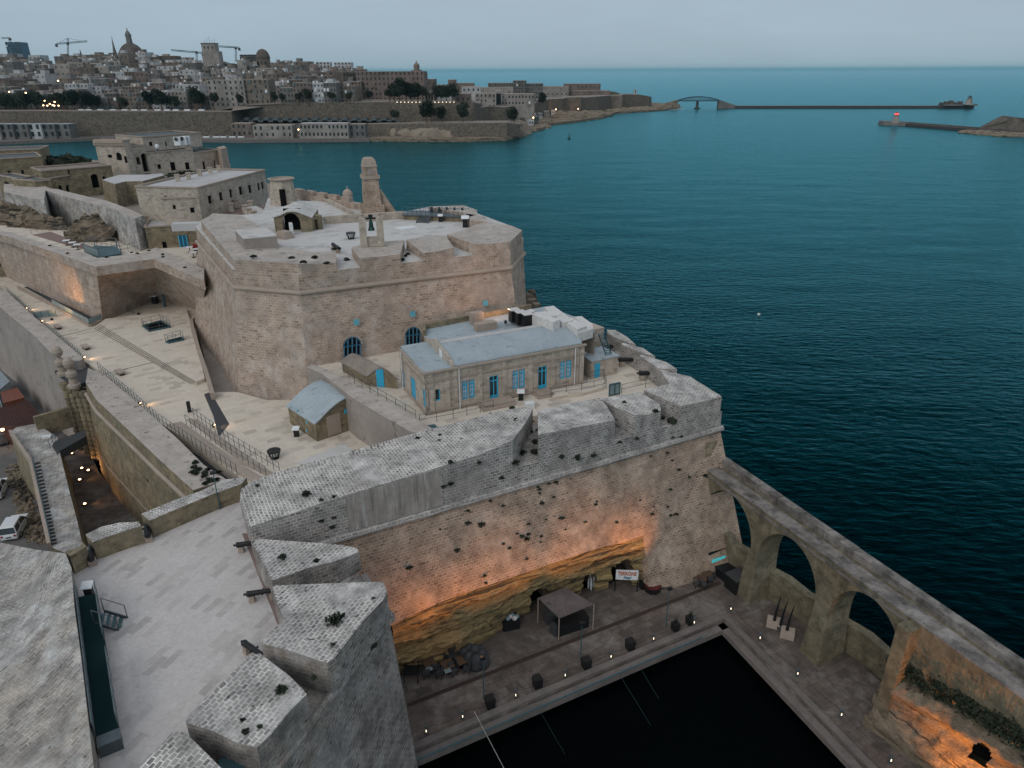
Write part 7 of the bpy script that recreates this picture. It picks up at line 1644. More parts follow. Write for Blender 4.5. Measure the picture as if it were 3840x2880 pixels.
# hill under the houses
grid_x = list(range(-260, 1700, 70)); vs = []; fs = []
for k in range(9):
    Y = 598 + 33 * k; f = (min(k, 7) / 7) ** .9
    for x in grid_x: p_ = PY(x, (ip_(BASE0, x) * (1 - f) + (ip_(SKY, x) + 34) * f) + 3, Y); vs.append(p_ if k < 8 else Vector((p_.x, p_.y + 60, 10)))
m_ = len(grid_x)
for k in range(8):
    for i in range(m_ - 1): fs.append((k * m_ + i, k * m_ + i + 1, (k + 1) * m_ + i + 1, (k + 1) * m_ + i))
struct('hill', MB().mesh(vs, fs), M['roofstone'])
# city walls and wharf
k_ = MB(); k_.prism([P(-300, 548, 2.2), P(0, 531, 2.2), P(378, 515, 2.2), P(764, 522, 2.2), P(930, 524, 2.2), P(1385, 520, 2.2), P(1400, 480, 2.2), P(1400, 460, 2.2), P(-400, 470, 2.2)], -1)
struct('wharf', k_, M['kerb'])
far_wall = masonry('city_wall_stone', (.185, .15, .115), (.14, .115, .09), (.17, .14, .11), 3.0, 1.2, .02, patch=(.23, .185, .13), light=(.22, .19, .155), dirt=(.06, .055, .045), dirt_amt=.8, streak=.7, bump=.2, speck=.6)
def wallrun(name, label, pts, ztop_px, depth, zb=0.0, mat=None):
    """pts: (px, Y) along the face; top follows the surveyed rows"""
    tops = [PY(x, yt, Y) for (x, Y), yt in zip(pts, ztop_px)]
    k_ = MB(); back = [dz(p + Vector((0, depth, 0)), p.z) for p in reversed(tops)]
    k_.loft(tops + back, [Vector((p.x, p.y - 1.5, zb)) for p in tops] + [dz(p, zb) for p in back])
    k_.mi[:] = [0] * (len(k_.f) - 2) + [1, 0]
    return tag(make(name, k_, [mat or far_wall, M['roofstone']], ud=(1, 0)), label, 'city wall')
wallrun('city_wall', 'long brown city curtain wall at the far left above the wharf', [(-300, 577), (400, 576), (868, 580)], [416, 417, 419], 26)
wallrun('city_wall', 'taller city curtain wall behind the teal wharf roofs, centre left', [(868, 577), (880, 600), (1100, 598), (1470, 596)], [416, 396, 386, 383], 30)
wallrun('city_wall', 'garden bastion wall under the dark trees with a row of tiny lights', [(1468, 590), (1640, 588), (1778, 592), (1800, 612)], [383, 384, 385, 388], 40)
wallrun('city_wall', 'lower sea bastion wall above the pale cliff opposite the fort', [(1372, 575), (1500, 566), (1700, 560), (1900, 556), (1950, 566)], [466, 464, 462, 460, 466], 26, 2)
k_ = MB()
for i in range(17): p_ = PY(868 + i * 37, 462, 588); q_ = PY(868 + i * 37 + 36, 462, 588); k_.loft([p_ + Vector((0, 0, 2)), q_ + Vector((0, 0, 2)), q_ + Vector((0, 9, 2)), p_ + Vector((0, 9, 2))], [p_, q_, q_ + Vector((0, 10, 0)), p_ + Vector((0, 10, 0))]); k_.cyl((p_ + q_) / 2 + Vector((0, 0, 2)), (p_ + q_) / 2 + Vector((0, 9, 2)), 2.2, 2.2, 10)
t = thing('wharf_sheds', 'long row of teal-roofed wharf sheds at the foot of the far city wall', 'sheds', PY(1150, 470, 588)); make('wavy_roof', k_, M['rooft'], t); k_ = MB(); k_.prism([dz(PY(868, 462, 588), 11), dz(PY(1470, 462, 588), 11), dz(PY(1470, 462, 597), 11), dz(PY(868, 462, 597), 11)], 1); make('wall', k_, CITY[4], t)
def wharf(label, x0, x1, yt, yb, ci, rows, cols, roof='trim', name='waterfront_building', win=(1.3, 2.2), depth=10):
    a = P(x0, yb, 2.2); b = P(x1, yb, 2.2); h_ = ZAT(a, yt) - 2.2; c_ = (a + b) / 2
    return block(label, 'building', name, c_, (b - a).length, depth, h_, math.atan2((b - a).y, (b - a).x), ci, rows, cols, roof, 'buildings along the far wharf', win, 0, False, 3)
wharf('long cream waterfront building with seven arched windows above small doors', 952, 1100, 470, 519, 0, 2, 7)
wharf('cream waterfront building with six regular bays and a pale roof', 1126, 1308, 463, 519, 0, 2, 12, 'roofw')
wharf('pinkish waterfront building at the left end of the wharf row, lamp beside it', 872, 948, 463, 514, 5, 2, 4)
wharf('narrow dark waterfront house at the right end of the wharf row', 1312, 1372, 466, 517, 4, 2, 3)
for k, (x0, x1, ci, l) in enumerate([(-60, 8, 0, 'cream waterfront warehouse cut off by the left edge of the photo'), (10, 58, 4, 'grey waterfront warehouse with an arched door, second from the left edge'), (60, 114, 4, 'grey waterfront warehouse left of the white one'), (116, 164, 3, 'bright white waterfront warehouse with an arched door'), (166, 214, 4, 'grey waterfront warehouse right of the white one'), (216, 268, 4, 'last grey waterfront warehouse before the bare curtain wall')]):
    wharf(l, x0, x1, 466, 524 - k, ci, 2, 2, 'roof', win=(2.0, 3.2))
# large plain blocks
def bigb(label, x0, x1, Y, yt, yb, ci, rows, cols, roof='trim', yaw=0, depth=18, win=(1.2, 1.9), name='large_building', balc=0.04):
    a = PY((x0 + x1) / 2, yb, Y); h_ = ZAT(a, yt) - a.z
    return block(label, 'building', name, a, (x1 - x0) * Y / PF, depth, h_, yaw, ci, rows, cols, roof, None, win, balc, False)
bigb('large plain cream building with rows of small square windows, left of centre', 794, 922, 606, 300, 404, 0, 5, 7)
bigb('large plain tan building joined to the right of the cream one', 923, 1012, 608, 298, 392, 1, 5, 5)
gt_ = bigb('grand six-storey hotel-like building with regular windows near the end of the city', 1352, 1586, 640, 268, 383, 5, 6, 16, 'trim', -.03, 22, (1.15, 2.0))
bigb('angled left wing of the grand building at the end of the city', 1296, 1350, 648, 270, 380, 2, 5, 5, 'trim', .5, 22, (1.1, 1.8))
def lathe_part(nm, prof, c, mat, t, n=16, rz=0): return make(nm, MB().lathe(prof, c, n, rz), mat, t)
c_ = PY(1563, 268, 650); t = thing('turret', 'small round stone turret on the right end of the grand building', 'turret', c_); mp = 650 / PF
lathe_part('drum', [(4.5, -2), (4.5, 1), (2.4, 1.2), (2.4, 4.5)], c_, CITY[5], t, 10); lathe_part('cap', [(2.7, 4.5), (2.2, 5.5), (.6, 6.8), (.2, 8.5), (0, 8.6)], c_, CITY[1], t, 10)
# basilica dome etc.
Yd = 860; md = Yd / PF; c_ = PY(500, 232, Yd); t = thing('basilica', 'great ribless stone dome with a tall lantern crowning the city skyline', 'church', c_)
lathe_part('drum', [(14.5, -14), (14.5, 0), (15, .5)], c_, CITY[2], t, 24)
lathe_part('dome', [(14.3 * math.cos(a), .5 + 18.5 * math.sin(a)) for a in [math.pi / 2 * i / 12 * .93 for i in range(13)]], c_, CITY[2], t, 28)
lc = c_ + Vector((-5.0, 0, 0)); lc = c_
lathe_part('lantern', [(3.6, 18), (3.6, 19), (3.0, 19.2), (2.9, 25.5), (3.4, 26), (2.6, 28), (1.2, 30.5), (.5, 31), (.5, 33), (0, 33.5)], lc, CITY[4], t, 12)
kid('nave_roof', UR['rooft'], t, (-24, 2, -4), (32, 14, 7)) ; kid('nave', UB[2], t, (-24, 2, -12), (34, 16, 8))
c_ = PY(432, 205, 850); t = thing('church_spire', 'needle-thin church spire just left of the great dome', 'spire', c_); lathe_part('spire', [(2.2, -6), (2.0, 2), (1.4, 5), (.1, 17)], c_, CITY[4], t, 8); lathe_part('cross', [(.1, 17), (.3, 17.6), (0, 18.4)], c_, CITY[4], t, 6)
c_ = PY(306, 215, 850); t = thing('church_spire', 'short dark church spire left of the great dome beside the red roof', 'spire', c_); lathe_part('spire', [(1.6, -6), (1.4, 1), (.1, 8)], c_, CITY[2], t, 6)
c_ = PY(990, 246, 800); t = thing('domed_church', 'domed church with an eight-sided drum right of the square tower', 'church', c_)
lathe_part('drum', [(7.6, -16), (7.6, -1), (7.0, -1), (7.0, 6.4), (7.6, 6.8)], c_, CITY[1], t, 8); lathe_part('dome', [(7.1, 6.6), (6.8, 9), (5.6, 12.2), (3.6, 14.4), (1.4, 15.4), (0, 15.6)], c_, CITY[2], t, 20)
for i in range(3): kid('window', UW, t, (-4 + 4 * i, -6.6, .5), (1.4, .6, 3.6))
c_ = PY(1178, 262, 800); t = thing('domed_church', 'small reddish dome low on the skyline left of the white blocks', 'church', c_); lathe_part('drum', [(6, -10), (6, 1.5)], c_, CITY[5], t, 12); lathe_part('dome', [(5.6, 1.5), (4.6, 4), (2.2, 5.6), (0, 6)], c_, CITY[5], t, 16)
c_ = PY(800, 232, 820); t = thing('square_tower', 'tall cream square tower with a stepped top and aerials on the skyline', 'tower', c_)
kid('lower_stage', UB[0], t, (0, 0, -10), (17, 12, 20)); kid('upper_stage', UB[0], t, (-1, 0, 10.01), (14, 10, 7)); kid('roof', UR['rooft'], t, (-1, 0, 17.02), (15, 11, .8))
for i in range(3):
    kid('window', UW, t, (-5 + 4 * i, -5.1, 12.5), (1.2, .4, 2.2))
for i in range(5): kid('aerial', UW, t, (-6 + 2.6 * i, 0, 17.8), (.22, .22, 3 + (i % 3) * 1.5))
t = bigb('blue-grey glass tower block under construction at the far left skyline', 36, 84, 1050, 158, 212, 4, 5, 6, 'rooft', .1, 20, (1.6, 2.6), 'tower_block')
for ch in t.children:
    if ch.name.startswith('wall'): ch.data = unit('wall', MB().box((0, 0, 0), (1, 1, 1)), flat('blue_grey_cladding', (.05, .11, .16), .4))
bigb('long low white block on the far left skyline beside the tower block', -20, 52, 980, 202, 222, 3, 1, 4, 'roofw', 0)
bigb('low white block on the skyline right of the blue-grey tower block', 112, 152, 980, 207, 228, 3, 1, 3, 'roofw', 0)
bigb('teal-glazed modern building on the skyline left of the domed church', 905, 966, 930, 205, 232, 4, 3, 5, 'rooft', 0, 15, (3.5, 1.6))
bigb('white concrete block on the skyline, left one of the pair left of the grand building', 1188, 1236, 920, 233, 256, 3, 2, 4, 'roofw', 0, 12, (1.8, 1.8))
bigb('white concrete block on the skyline, right one of the pair left of the grand building', 1256, 1316, 920, 234, 258, 3, 2, 5, 'roofw', 0, 12, (1.8, 1.8))
def crane(label, xm, yb, yt, xa, ya, xb, ybj, Y):
    m0 = PY(xm, yb, Y); m1 = PY(xm, yt, Y); a = PY(xa, ya, Y); b = PY(xb, ybj, Y); t = thing('tower_crane', label, 'crane', m0, 'tower cranes on the skyline')
    def lattice(p, q, w):
        k = MB(); d = (q - p).normalized(); s_ = Vector((0, 0, 1)) if abs(d.z) < .7 else Vector((1, 0, 0)); s_ = s_ * w; n_ = max(2, int((q - p).length / (w * 1.6)))
        k.cyl(p, q, .28, .28, 5); k.cyl(p + s_, q + s_, .28, .28, 5)
        for i in range(n_): k.cyl(p.lerp(q, i / n_) + (s_ if i % 2 else s_ * 0), p.lerp(q, (i + 1) / n_) + (s_ * 0 if i % 2 else s_), .18, .18, 4)
        return k
    blue_ = M['tealm']
    make('mast', lattice(m0, m1, 1.6), blue_, t); make('jib', lattice(a, b, 1.3), blue_, t)
    at = PY(xm, (ya + ybj) / 2, Y); make('cab', MB().box((at.x + .5, at.y, at.z - 1.8), (2.2, 2, 2)), M['slate'], t)
    e = a if abs(xa - xm) < abs(xb - xm) else b; make('counterweight', MB().box((e.x, e.y, e.z - 2.5), (2.2, 1.5, 3)), M['slate'], t)
    make('tie_bars', MB().cyl(m1, a.lerp(m1, .2), .15, .15, 4).cyl(m1, b.lerp(m1, .35), .15, .15, 4), blue_, t)
crane('blue tower crane with a level jib right of the tower block', 252, 206, 143, 211, 167, 328, 157, 900)
crane('tower crane with its jib reaching left, left of the cream square tower', 735, 228, 192, 642, 190, 760, 201, 900)
crane('tower crane right of the cream square tower', 882, 232, 178, 820, 176, 897, 181, 900)
crane('faint tower crane at the extreme left of the skyline', 34, 170, 144, 6, 145, 38, 144, 1050)

# ---- trees
def tree_proto(kind):
    t = local_thing('tree', 't', 'tree', 'dark trees of the far shore')
    make('trunk', MB().cyl((0, 0, -1), (0, 0, 3.0), .35, .2, 6).cyl((0, 0, 2.2), (1.2, .3, 4.2), .18, .1, 5).cyl((0, 0, 2.4), (-1.1, -.2, 4.4), .18, .1, 5), M['wood'], t)
    mb = MB(); lobes = [(random.uniform(-2.2, 2.2), random.uniform(-1.6, 1.6), random.uniform(3.6, 7.2), random.uniform(1.2, 2.3)) for _ in range(8 if kind else 7)]
    for (x, y, z, r) in lobes:
        for i in range(120):
            d = Vector((random.gauss(0, 1), random.gauss(0, 1), random.gauss(0, 1))).normalized() * r * random.uniform(.5, 1.05); p_ = Vector((x, y, z)) + d
            a = Vector((random.gauss(0, 1), random.gauss(0, 1), random.gauss(0, 1))).normalized(); b = a.orthogonal().normalized(); s = random.uniform(.3, .6)
            mb.face([p_ + a * s, p_ + b * s * .7, p_ - a * s, p_ - b * s * .7])
    make('crown', mb, M['leaf'], t); return t
TS = [Series(tree_proto(0)), Series(tree_proto(1)), Series(tree_proto(0))]
def tree(x, yb, Y, s, label): random.choice(TS).put(PY(x, yb, Y), random.uniform(0, 6), label, s)
xs_ = list(range(-15, 275, 17))
for i, x in enumerate(xs_): tree(x, 415, 597, random.uniform(1.1, 1.75), '%s from the left of the dark street trees above the curtain wall, left part' % nth(i + 1))
for i, (x, y, s) in enumerate([(300, 414, 1.9), (322, 414, 1.7), (345, 414, 1.5), (372, 414, 1.3), (470, 413, 1.1), (572, 414, 1.6), (608, 414, 1.8), (628, 412, 1.4), (660, 412, 1.2), (738, 412, 2.0), (755, 410, 1.6), (804, 408, 1.5), (1030, 388, 1.0), (1060, 388, .9), (1158, 386, 1.2), (1245, 385, 1.0), (1310, 385, .9), (1390, 384, 1.1), (905, 398, 1.0), (1120, 386, .9)]):
    tree(x, y, 597, s, '%s from the left of the dark trees scattered along the street, right part' % nth(i + 1))
for i, (x, y, s) in enumerate([(1462, 384, 1.9), (1480, 384, 2.6), (1500, 384, 2.9), (1524, 384, 2.7), (1545, 384, 2.2), (1566, 384, 2.4), (1585, 384, 2.2), (1638, 384, 2.2), (1655, 384, 2.0), (1675, 384, 2.2), (1698, 384, 2.4)]):
    tree(x, y, 600, s * .68, '%s from the left of the big dark garden trees on the bastion wall' % nth(i + 1))
for i, (x, y, s) in enumerate([(1482, 462, 1.2), (1600, 462, 1.9), (1618, 462, 1.5), (1660, 462, 1.4), (1735, 462, 1.7), (1916, 462, 1.3), (1930, 462, 1.2), (2035, 400, 1.5)]):
    tree(x, y, 574 if x < 2000 else 770, s, '%s from the left of the dark trees at the foot of the garden wall' % nth(i + 1))
# temple, monument and blocks beyond the garden
c_ = PY(1612, 376, 606); t = thing('garden_temple', 'small columned temple between the dark garden trees', 'temple', c_); kid('base', UR['trim'], t, (0, 0, -3), (9, 6, 3)); kid('entablature', UB[0], t, (0, 0, 5.2), (8.6, 6, 1.8))
for i in range(4): make('column', MB().cyl(c_ + Vector((-3.3 + 2.2 * i, -2.4, 0)), c_ + Vector((-3.3 + 2.2 * i, -2.4, 5.2)), .4, .35, 8), CITY[0], t)
kid('cella', UB[2], t, (0, 1.2, 0), (7, 3, 5.19))
RB = [('brown square block at the right end of the garden wall', 1710, 1763, 610, 352, 388, 5, 1, 3), ('pinkish customs-like house right of the brown block, below the siege monument', 1786, 1858, 600, 350, 408, 0, 3, 5), ('long teal-roofed building with a row of windows right of the monument', 1884, 2000, 620, 352, 398, 0, 2, 10),
      ('long grey barracks, left wing, seen over the low roofs', 1834, 1926, 760, 311, 345, 4, 2, 9), ('tall middle block of the long grey barracks', 1926, 1972, 755, 302, 352, 4, 4, 5), ('right wing of the long grey barracks', 1973, 2034, 758, 313, 372, 4, 4, 7), ('long cream hall roof in front of the grey barracks', 1806, 1920, 700, 328, 360, 0, 1, 4),
      ('white low house left of the long cream hall', 1735, 1800, 680, 325, 372, 3, 2, 4), ('brown flat block on the low skyline right of the grand building', 1600, 1632, 720, 297, 330, 2, 1, 3), ('low long tan block behind the white houses, right of the grand building', 1706, 1775, 740, 312, 345, 1, 1, 6), ('small tan block on the low skyline', 1682, 1708, 740, 299, 330, 5, 1, 2),
      ('white house roofs above the temple, left one', 1640, 1690, 690, 318, 360, 3, 2, 4), ('pale stone star-fort curtain at the point, long left part', 2034, 2128, 820, 324, 372, 0, 1, 6), ('pinkish upper keep of the point fort with small windows', 2120, 2246, 840, 314, 360, 5, 2, 9), ('orange-lit lower face of the point fort', 2150, 2282, 815, 340, 372, 5, 1, 6), ('long low rampart block running right from the point fort', 2246, 2330, 800, 358, 385, 1, 1, 3)]
for l, x0, x1, Y, yt, yb, ci, rr_, cc_ in RB: bigb(l, x0, x1, Y + (0 if x0 < 1780 else 60 if x0 < 1890 and Y < 650 else 150), yt, yb, ci, rr_, cc_, 'trim', 0, 14, (1.3, 1.8))
c_ = PY(1870, 392, 680); t = thing('siege_monument', 'columned bell monument with an open front and low dome', 'monument', c_); kid('plinth', UB[0], t, (0, 0, -8), (8, 8, 8)); kid('dark_core', UW, t, (0, 0, 0), (4.5, 4.5, 9)); kid('roof', UB[0], t, (0, 0, 9.01), (7.2, 7.2, 1.4))
for sx in (-2.8, 2.8):
    for sy in (-2.8, 2.8): kid('corner_pier', UB[0], t, (sx, sy, 0), (1.2, 1.2, 9))
lathe_part('dome', [(3.2, 10.4), (2.4, 11.8), (1, 12.5), (0, 12.6)], c_, CITY[0], t, 12)
wallrun('city_wall', 'tall rounded bastion wall at the tip below the monument', [(1796, 612), (1836, 640), (1895, 648), (1922, 668), (1935, 700)], [405, 398, 402, 398, 396], 30, 2)
wallrun('city_wall', 'brown wall set back right of the rounded bastion, lamp at its foot', [(1918, 706), (2014, 760)], [386, 386], 24, 2)
wallrun('city_wall', 'cliff-like sea wall with two orange lamps on the far point', [(2014, 790), (2060, 822), (2110, 838), (2125, 852), (2180, 858), (2192, 872), (2240, 890), (2290, 945)], [378, 372, 370, 366, 364, 366, 362, 358], 50, 2)
wallrun('city_wall', 'long low outer sea wall of the point fort ending by the bridge', [(2285, 950), (2330, 972), (2345, 985), (2400, 1000), (2434, 1010), (2444, 1040)], [357, 356, 354, 355, 361, 364], 40, 2)
c_ = PY(2381, 356, 1030); t = thing('white_tower', 'small white square tower on the point fort rampart', 'tower', c_); kid('shaft', UB[3], t, (0, 0, 0), (3.4, 3, 7)); kid('window', UW, t, (0, -1.45, 3), (1.2, .3, 3))
c_ = PY(2280, 356, 990); k_ = MB(); k_.lathe([(16, 0), (14, 2.2), (8, 4), (0, 4.6)], c_, 16); tag(make('earth_mound', k_, M['leaf2']), 'low dark mound on the point fort rampart', 'mound')
# low shore houses
for i, (x, y, w_, h_, ci) in enumerate([(1975, 452, 22, 4, 3), (2000, 446, 26, 5, 0), (2025, 440, 22, 4, 3), (1960, 462, 18, 5, 1), (1992, 470, 20, 4, 3), (2050, 432, 26, 4, 0), (2075, 428, 22, 4, 3), (2012, 458, 18, 5, 4)]):
    block('low %s shore house, %s of the cluster by the rocks below the rounded bastion' % (CN[ci], nth(i + 1)), 'house', 'shore_house', P(x, y, 3.5), w_ * .23, 7, h_, .2, ci, 1, 2, 'roofw', 'low houses on the far shore', (1, 1.4), 0, False, 3)
# ---- rocky shore
sh = MB(); sh.prism([P(1380, 520, 2.0), P(1600, 521, 2.0), P(1760, 521, 2.0), P(1900, 516, 2.0), P(1958, 504, 2.0), P(1984, 486, 2.0), P(2040, 477, 2.0), P(2060, 461, 2.0), P(2130, 455, 2.0), P(2262, 437, 2.0), P(2310, 420, 2.0), P(2405, 414, 2.0), P(2490, 409, 2.0), P(2536, 400, 2.0), P(2500, 388, 2.0), P(2300, 372, 2.0), P(2000, 372, 2.0), P(1380, 420, 2.0)], -1)
struct('rocky_shore', sh, M['rock'])
random.seed(5)
def shore_rocks(pts, z0, hh, mat, seed):
    m_ = MB(); random.seed(seed)
    for (x, y, r) in pts:
        c0 = P(x, y, 0); n_ = 12; vs = []; fs = []
        for i in range(n_):
            for j in range(7):
                th = 2 * math.pi * i / n_; ph = math.pi / 2 * j / 6; d = Vector((math.cos(th) * math.cos(ph), math.sin(th) * math.cos(ph), math.sin(ph))); k2 = 1 + .4 * mn.noise(d * 1.6 + c0 * .05) + .15 * mn.noise(d * 4 + c0 * .1)
                vs.append(Vector((c0.x + d.x * r * 1.3 * k2, c0.y + 4 + d.y * r * .7 * k2, -.5 + d.z * hh * k2)))
        for i in range(n_):
            for j in range(6): a = i * 7 + j; b = ((i + 1) % n_) * 7 + j; fs.append((a, b, b + 1, a + 1))
        m_.mesh(vs, fs)
    o = struct('rock', m_, mat)
    for p_ in o.data.polygons: p_.use_smooth = True
cliff = plaster('pale_cliff_rock', (.30, .24, .17), (.20, .16, .12), .08, spots=(.07, .065, .055), bump=.6, fine_s=.5)
shore_rocks([(1500, 520, 9), (1545, 521, 10), (1590, 522, 10), (1640, 522, 11), (1690, 522, 11), (1740, 521, 12), (1790, 521, 12), (1840, 520, 12), (1885, 517, 11)], 0, 8.5, cliff, 3)
shore_rocks([(1925, 512, 9), (1948, 504, 8)], 0, 11, cliff, 4)
shore_rocks([(1972, 495, 8), (1998, 487, 6), (2030, 481, 7), (2048, 470, 6), (2075, 463, 6), (2100, 459, 7), (2126, 458, 7)], 0, 3.5, M['rock'], 6)
shore_rocks([(2110, 452, 11), (2150, 452, 12), (2185, 449, 12), (2215, 443, 10), (2240, 441, 8)], 0, 8, M['rock'], 7)
shore_rocks([(2265, 436, 8), (2300, 425, 10), (2340, 421, 9), (2380, 418, 10), (2420, 416, 10), (2460, 413, 10), (2495, 409, 10), (2520, 404, 10)], 0, 5.5, M['rock'], 8)
fm = MB()
for x, y, r in [(1998, 490, 5), (2040, 481, 4), (2110, 458, 7), (2190, 452, 6), (2230, 444, 9), (2275, 435, 5), (2330, 424, 9), (2420, 418, 4), (2520, 411, 10), (2545, 407, 8)]:
    for i in range(12):
        p_ = P(x + random.uniform(-12, 12), y + random.uniform(-1, 1.6), .06); fm.face([p_ + Vector((math.cos(a) * r * random.uniform(.3, .8), math.sin(a) * r * random.uniform(.1, .3), 0)) for a in [0, 1, 2, 3, 4, 5]])
o = struct('sea_foam', fm, M['foam']); 
# ---- far lamps
FL_ = [(1963, 424, 715, 'orange lamp at the foot of the brown wall on the far shore'), (2000, 441, 600, 'orange lamp among the low shore houses'), (2085, 410, 815, 'left of two orange lamps on the cliff-like sea wall'), (2168, 408, 845, 'right of two orange lamps on the cliff-like sea wall'), (879, 472, 574, 'orange wharf lamp left of the seven-windowed building'), (1119, 486, 570, 'orange wharf lamp between the two cream waterfront buildings'), (1240, 487, 562, 'orange wharf lamp on the six-bay waterfront building'), (218, 303, 640, 'single bright lamp in the dark diagonal city street')]
for x, y, Y, l in FL_:
    p_ = PY(x, y, Y); t = thing('far_lamp', l, 'lamp', p_, 'lamps on the far shore'); make('lamp_globe', MB().lathe([(0, -.5), (.45, -.3), (.5, 0), (.45, .3), (0, .5)], p_, 8), M['warm_lamp'], t)
    if Y > 590 and x > 1900: spot(t, p_ + Vector((0, -2, 0)), p_ + Vector((0, 8, 3)), 1500, WARM, 130, 1, .5)
for i in range(16):
    x = 1489 + i * 14.2; p_ = PY(x, 384.5, 588); t = thing('garden_light', 'tiny warm light on the garden wall parapet, %s from the left of the row' % nth(i + 1), 'lamp', p_, 'row of garden wall lights'); make('bulb', MB().box(tuple(p_), (.5, .5, .5)), M['white_lamp'], t)
for i, (x, y) in enumerate([(163, 397), (178, 398), (187, 392), (198, 396), (204, 398), (168, 380), (205, 384), (97, 350), (35, 346), (220, 398)]):
    p_ = PY(x, y, 594); t = thing('cafe_light', 'small orange light under the far street trees, %s of the left cluster' % nth(i + 1), 'lamp', p_, 'orange lights under the far street trees'); make('bulb', MB().box(tuple(p_), (.75, .5, .75)), M['warm_lamp'], t)
# street-level cars and wharf cars
cw = unit('body', MB().loft([(-1.9, -.8, .95), (1.9, -.8, .95), (1.9, .8, .95), (-1.9, .8, .95)], [(-2.1, -.85, .2), (2.1, -.85, .2), (2.1, .85, .2), (-2.1, .85, .2)]), M['white'])
cg = unit('cabin', MB().loft([(-1.0, -.65, 1.5), (.9, -.65, 1.5), (.9, .65, 1.5), (-1.0, .65, 1.5)], [(-1.6, -.75, .95), (1.3, -.75, .95), (1.3, .75, .95), (-1.6, .75, .95)]), M['glass'])
for i, x in enumerate([775, 812, 838, 872, 905]):
    p_ = P(x, 517, 2.2); t = thing('far_car', 'tiny white car on the wharf, %s from the left of the parked row' % nth(i + 1), 'car', p_, 'tiny cars parked on the far wharf'); kid('body', cw, t, (0, 0, 0), (1.1, 1.1, 1.3)); kid('cabin', cg, t, (0, 0, 0), (1.1, 1.1, 1.3))
for i in range(14):
    x = 300 + i * 41 + random.uniform(-9, 9)
    if 780 < x < 840: continue
    p_ = PY(x, 416.5, 590); t = thing('far_car', 'tiny pale car on the street above the curtain wall, %s from the left' % nth(i + 1), 'car', p_, 'tiny cars parked on the street above the wall'); kid('body', cw, t, (0, 0, 0), (1.1, 1.1, 1.4)); kid('cabin', cg, t, (0, 0, 0), (1.1, 1.1, 1.4))

# ================================================================ bridge, breakwaters, lighthouses
A0, A1 = P(2537, 405, 0), P(2693, 406, 0); Bm = P(2614, 408, 0); zd = ZAT(Bm, 378)
A1 = P(2693, 407.5, 0); A0 = Vector((P(2537, 407.5, 0).x, A1.y, 0)); bd = (A1 - A0).normalized(); Lb = (A1 - A0).length
t = thing('arch_bridge', 'dark blue steel arch bridge linking the far point to the breakwater', 'bridge', A0)
k_ = MB(); k_.bar(dz(A0, zd), dz(A1, zd), 4.5, 1.3); make('deck', k_, M['tealm'], t)
rise = ZAT(Bm, 364) - zd; darkb = flat('bridge_steel', (.02, .035, .06), .5)
for off in (-2.2, 2.2):
    k_ = MB(); pts = []
    for i in range(15): s_ = i / 14; pts.append(A0.lerp(A1, s_) + Vector((0, off, zd + rise * 4 * s_ * (1 - s_) + .5)))
    for a, b in zip(pts[:-1], pts[1:]): k_.bar(a, b, .7, .9)
    for i in range(1, 14): k_.bar(pts[i], dz(pts[i], zd), .35, .35)
    for i in range(1, 13): k_.bar(dz(pts[i], zd), pts[i + 1], .25, .25) if i < 7 else k_.bar(pts[i], dz(pts[i + 1], zd), .25, .25)
    make('truss', k_, darkb, t)
k_ = MB(); k_.cyl((Bm.x, A0.y, -2), (Bm.x, A0.y, zd - .6), 2.0, 1.7, 12); k_.cyl((Bm.x, A0.y, -2), (Bm.x, A0.y, 1.5), 4.5, 4.0, 12); make('pier', k_, M['slate'], t)
k_ = MB(); k_.loft([dz(A0, zd + 1), dz(A0, zd + 1) + Vector((0, 6, 0)), dz(A0, 3) + Vector((-32, 6, 0)), dz(A0, 3) + Vector((-32, 0, 0))], [dz(A0, -1), dz(A0, -1) + Vector((0, 6, 0)), dz(A0, -1) + Vector((-32, 6, 0)), dz(A0, -1) + Vector((-32, 0, 0))]); make('abutment', k_, M['rock'], t)
k_ = MB(); q0 = A1; zb1 = ZAT(A1, 396); k_.loft([dz(q0, zd + 1), dz(q0, zd + 1) + Vector((0, 8, 0)), dz(q0, zb1) + Vector((24, 8, 0)), dz(q0, zb1) + Vector((24, 0, 0))], [dz(q0, -1), dz(q0, -1) + Vector((0, 8, 0)), dz(q0, -1) + Vector((26, 8, 0)), dz(q0, -1) + Vector((26, 0, 0))]); make('abutment', k_, CITY[4], t)
E0, E1 = A1 + Vector((22, 0, 0)), P(3652, 407, 0)
t = thing('breakwater', 'long straight grey breakwater with the farther lighthouse at its right end', 'breakwater', E0); zt1 = ZAT(E1, 397)
k_ = MB(); k_.loft([dz(E0, zt1), dz(E1, zt1), dz(E1, zt1) + Vector((0, 14, 0)), dz(E0, zt1) + Vector((0, 14, 0))], [dz(E0, -1), dz(E1, -1), dz(E1, -1) + Vector((0, 14, 0)), dz(E0, -1) + Vector((0, 14, 0))]); k_.mi[:] = [0] * (len(k_.f) - 2) + [1, 0]; make('mole', k_, [M['slate'], CITY[4]], t)
k_ = MB(); k_.box((E1.x - 18, E1.y + 6, zt1), (42, 15, 2.0)); make('end_platform', k_, CITY[4], t)
for i in range(5): kid('ruin_wall', UB[2], t, Vector((E1.x - 40 + i * 6, E1.y + 5, zt1 + 2)) - t.location, (4.2, 4, 2.2 + (i % 3) * 1.1))
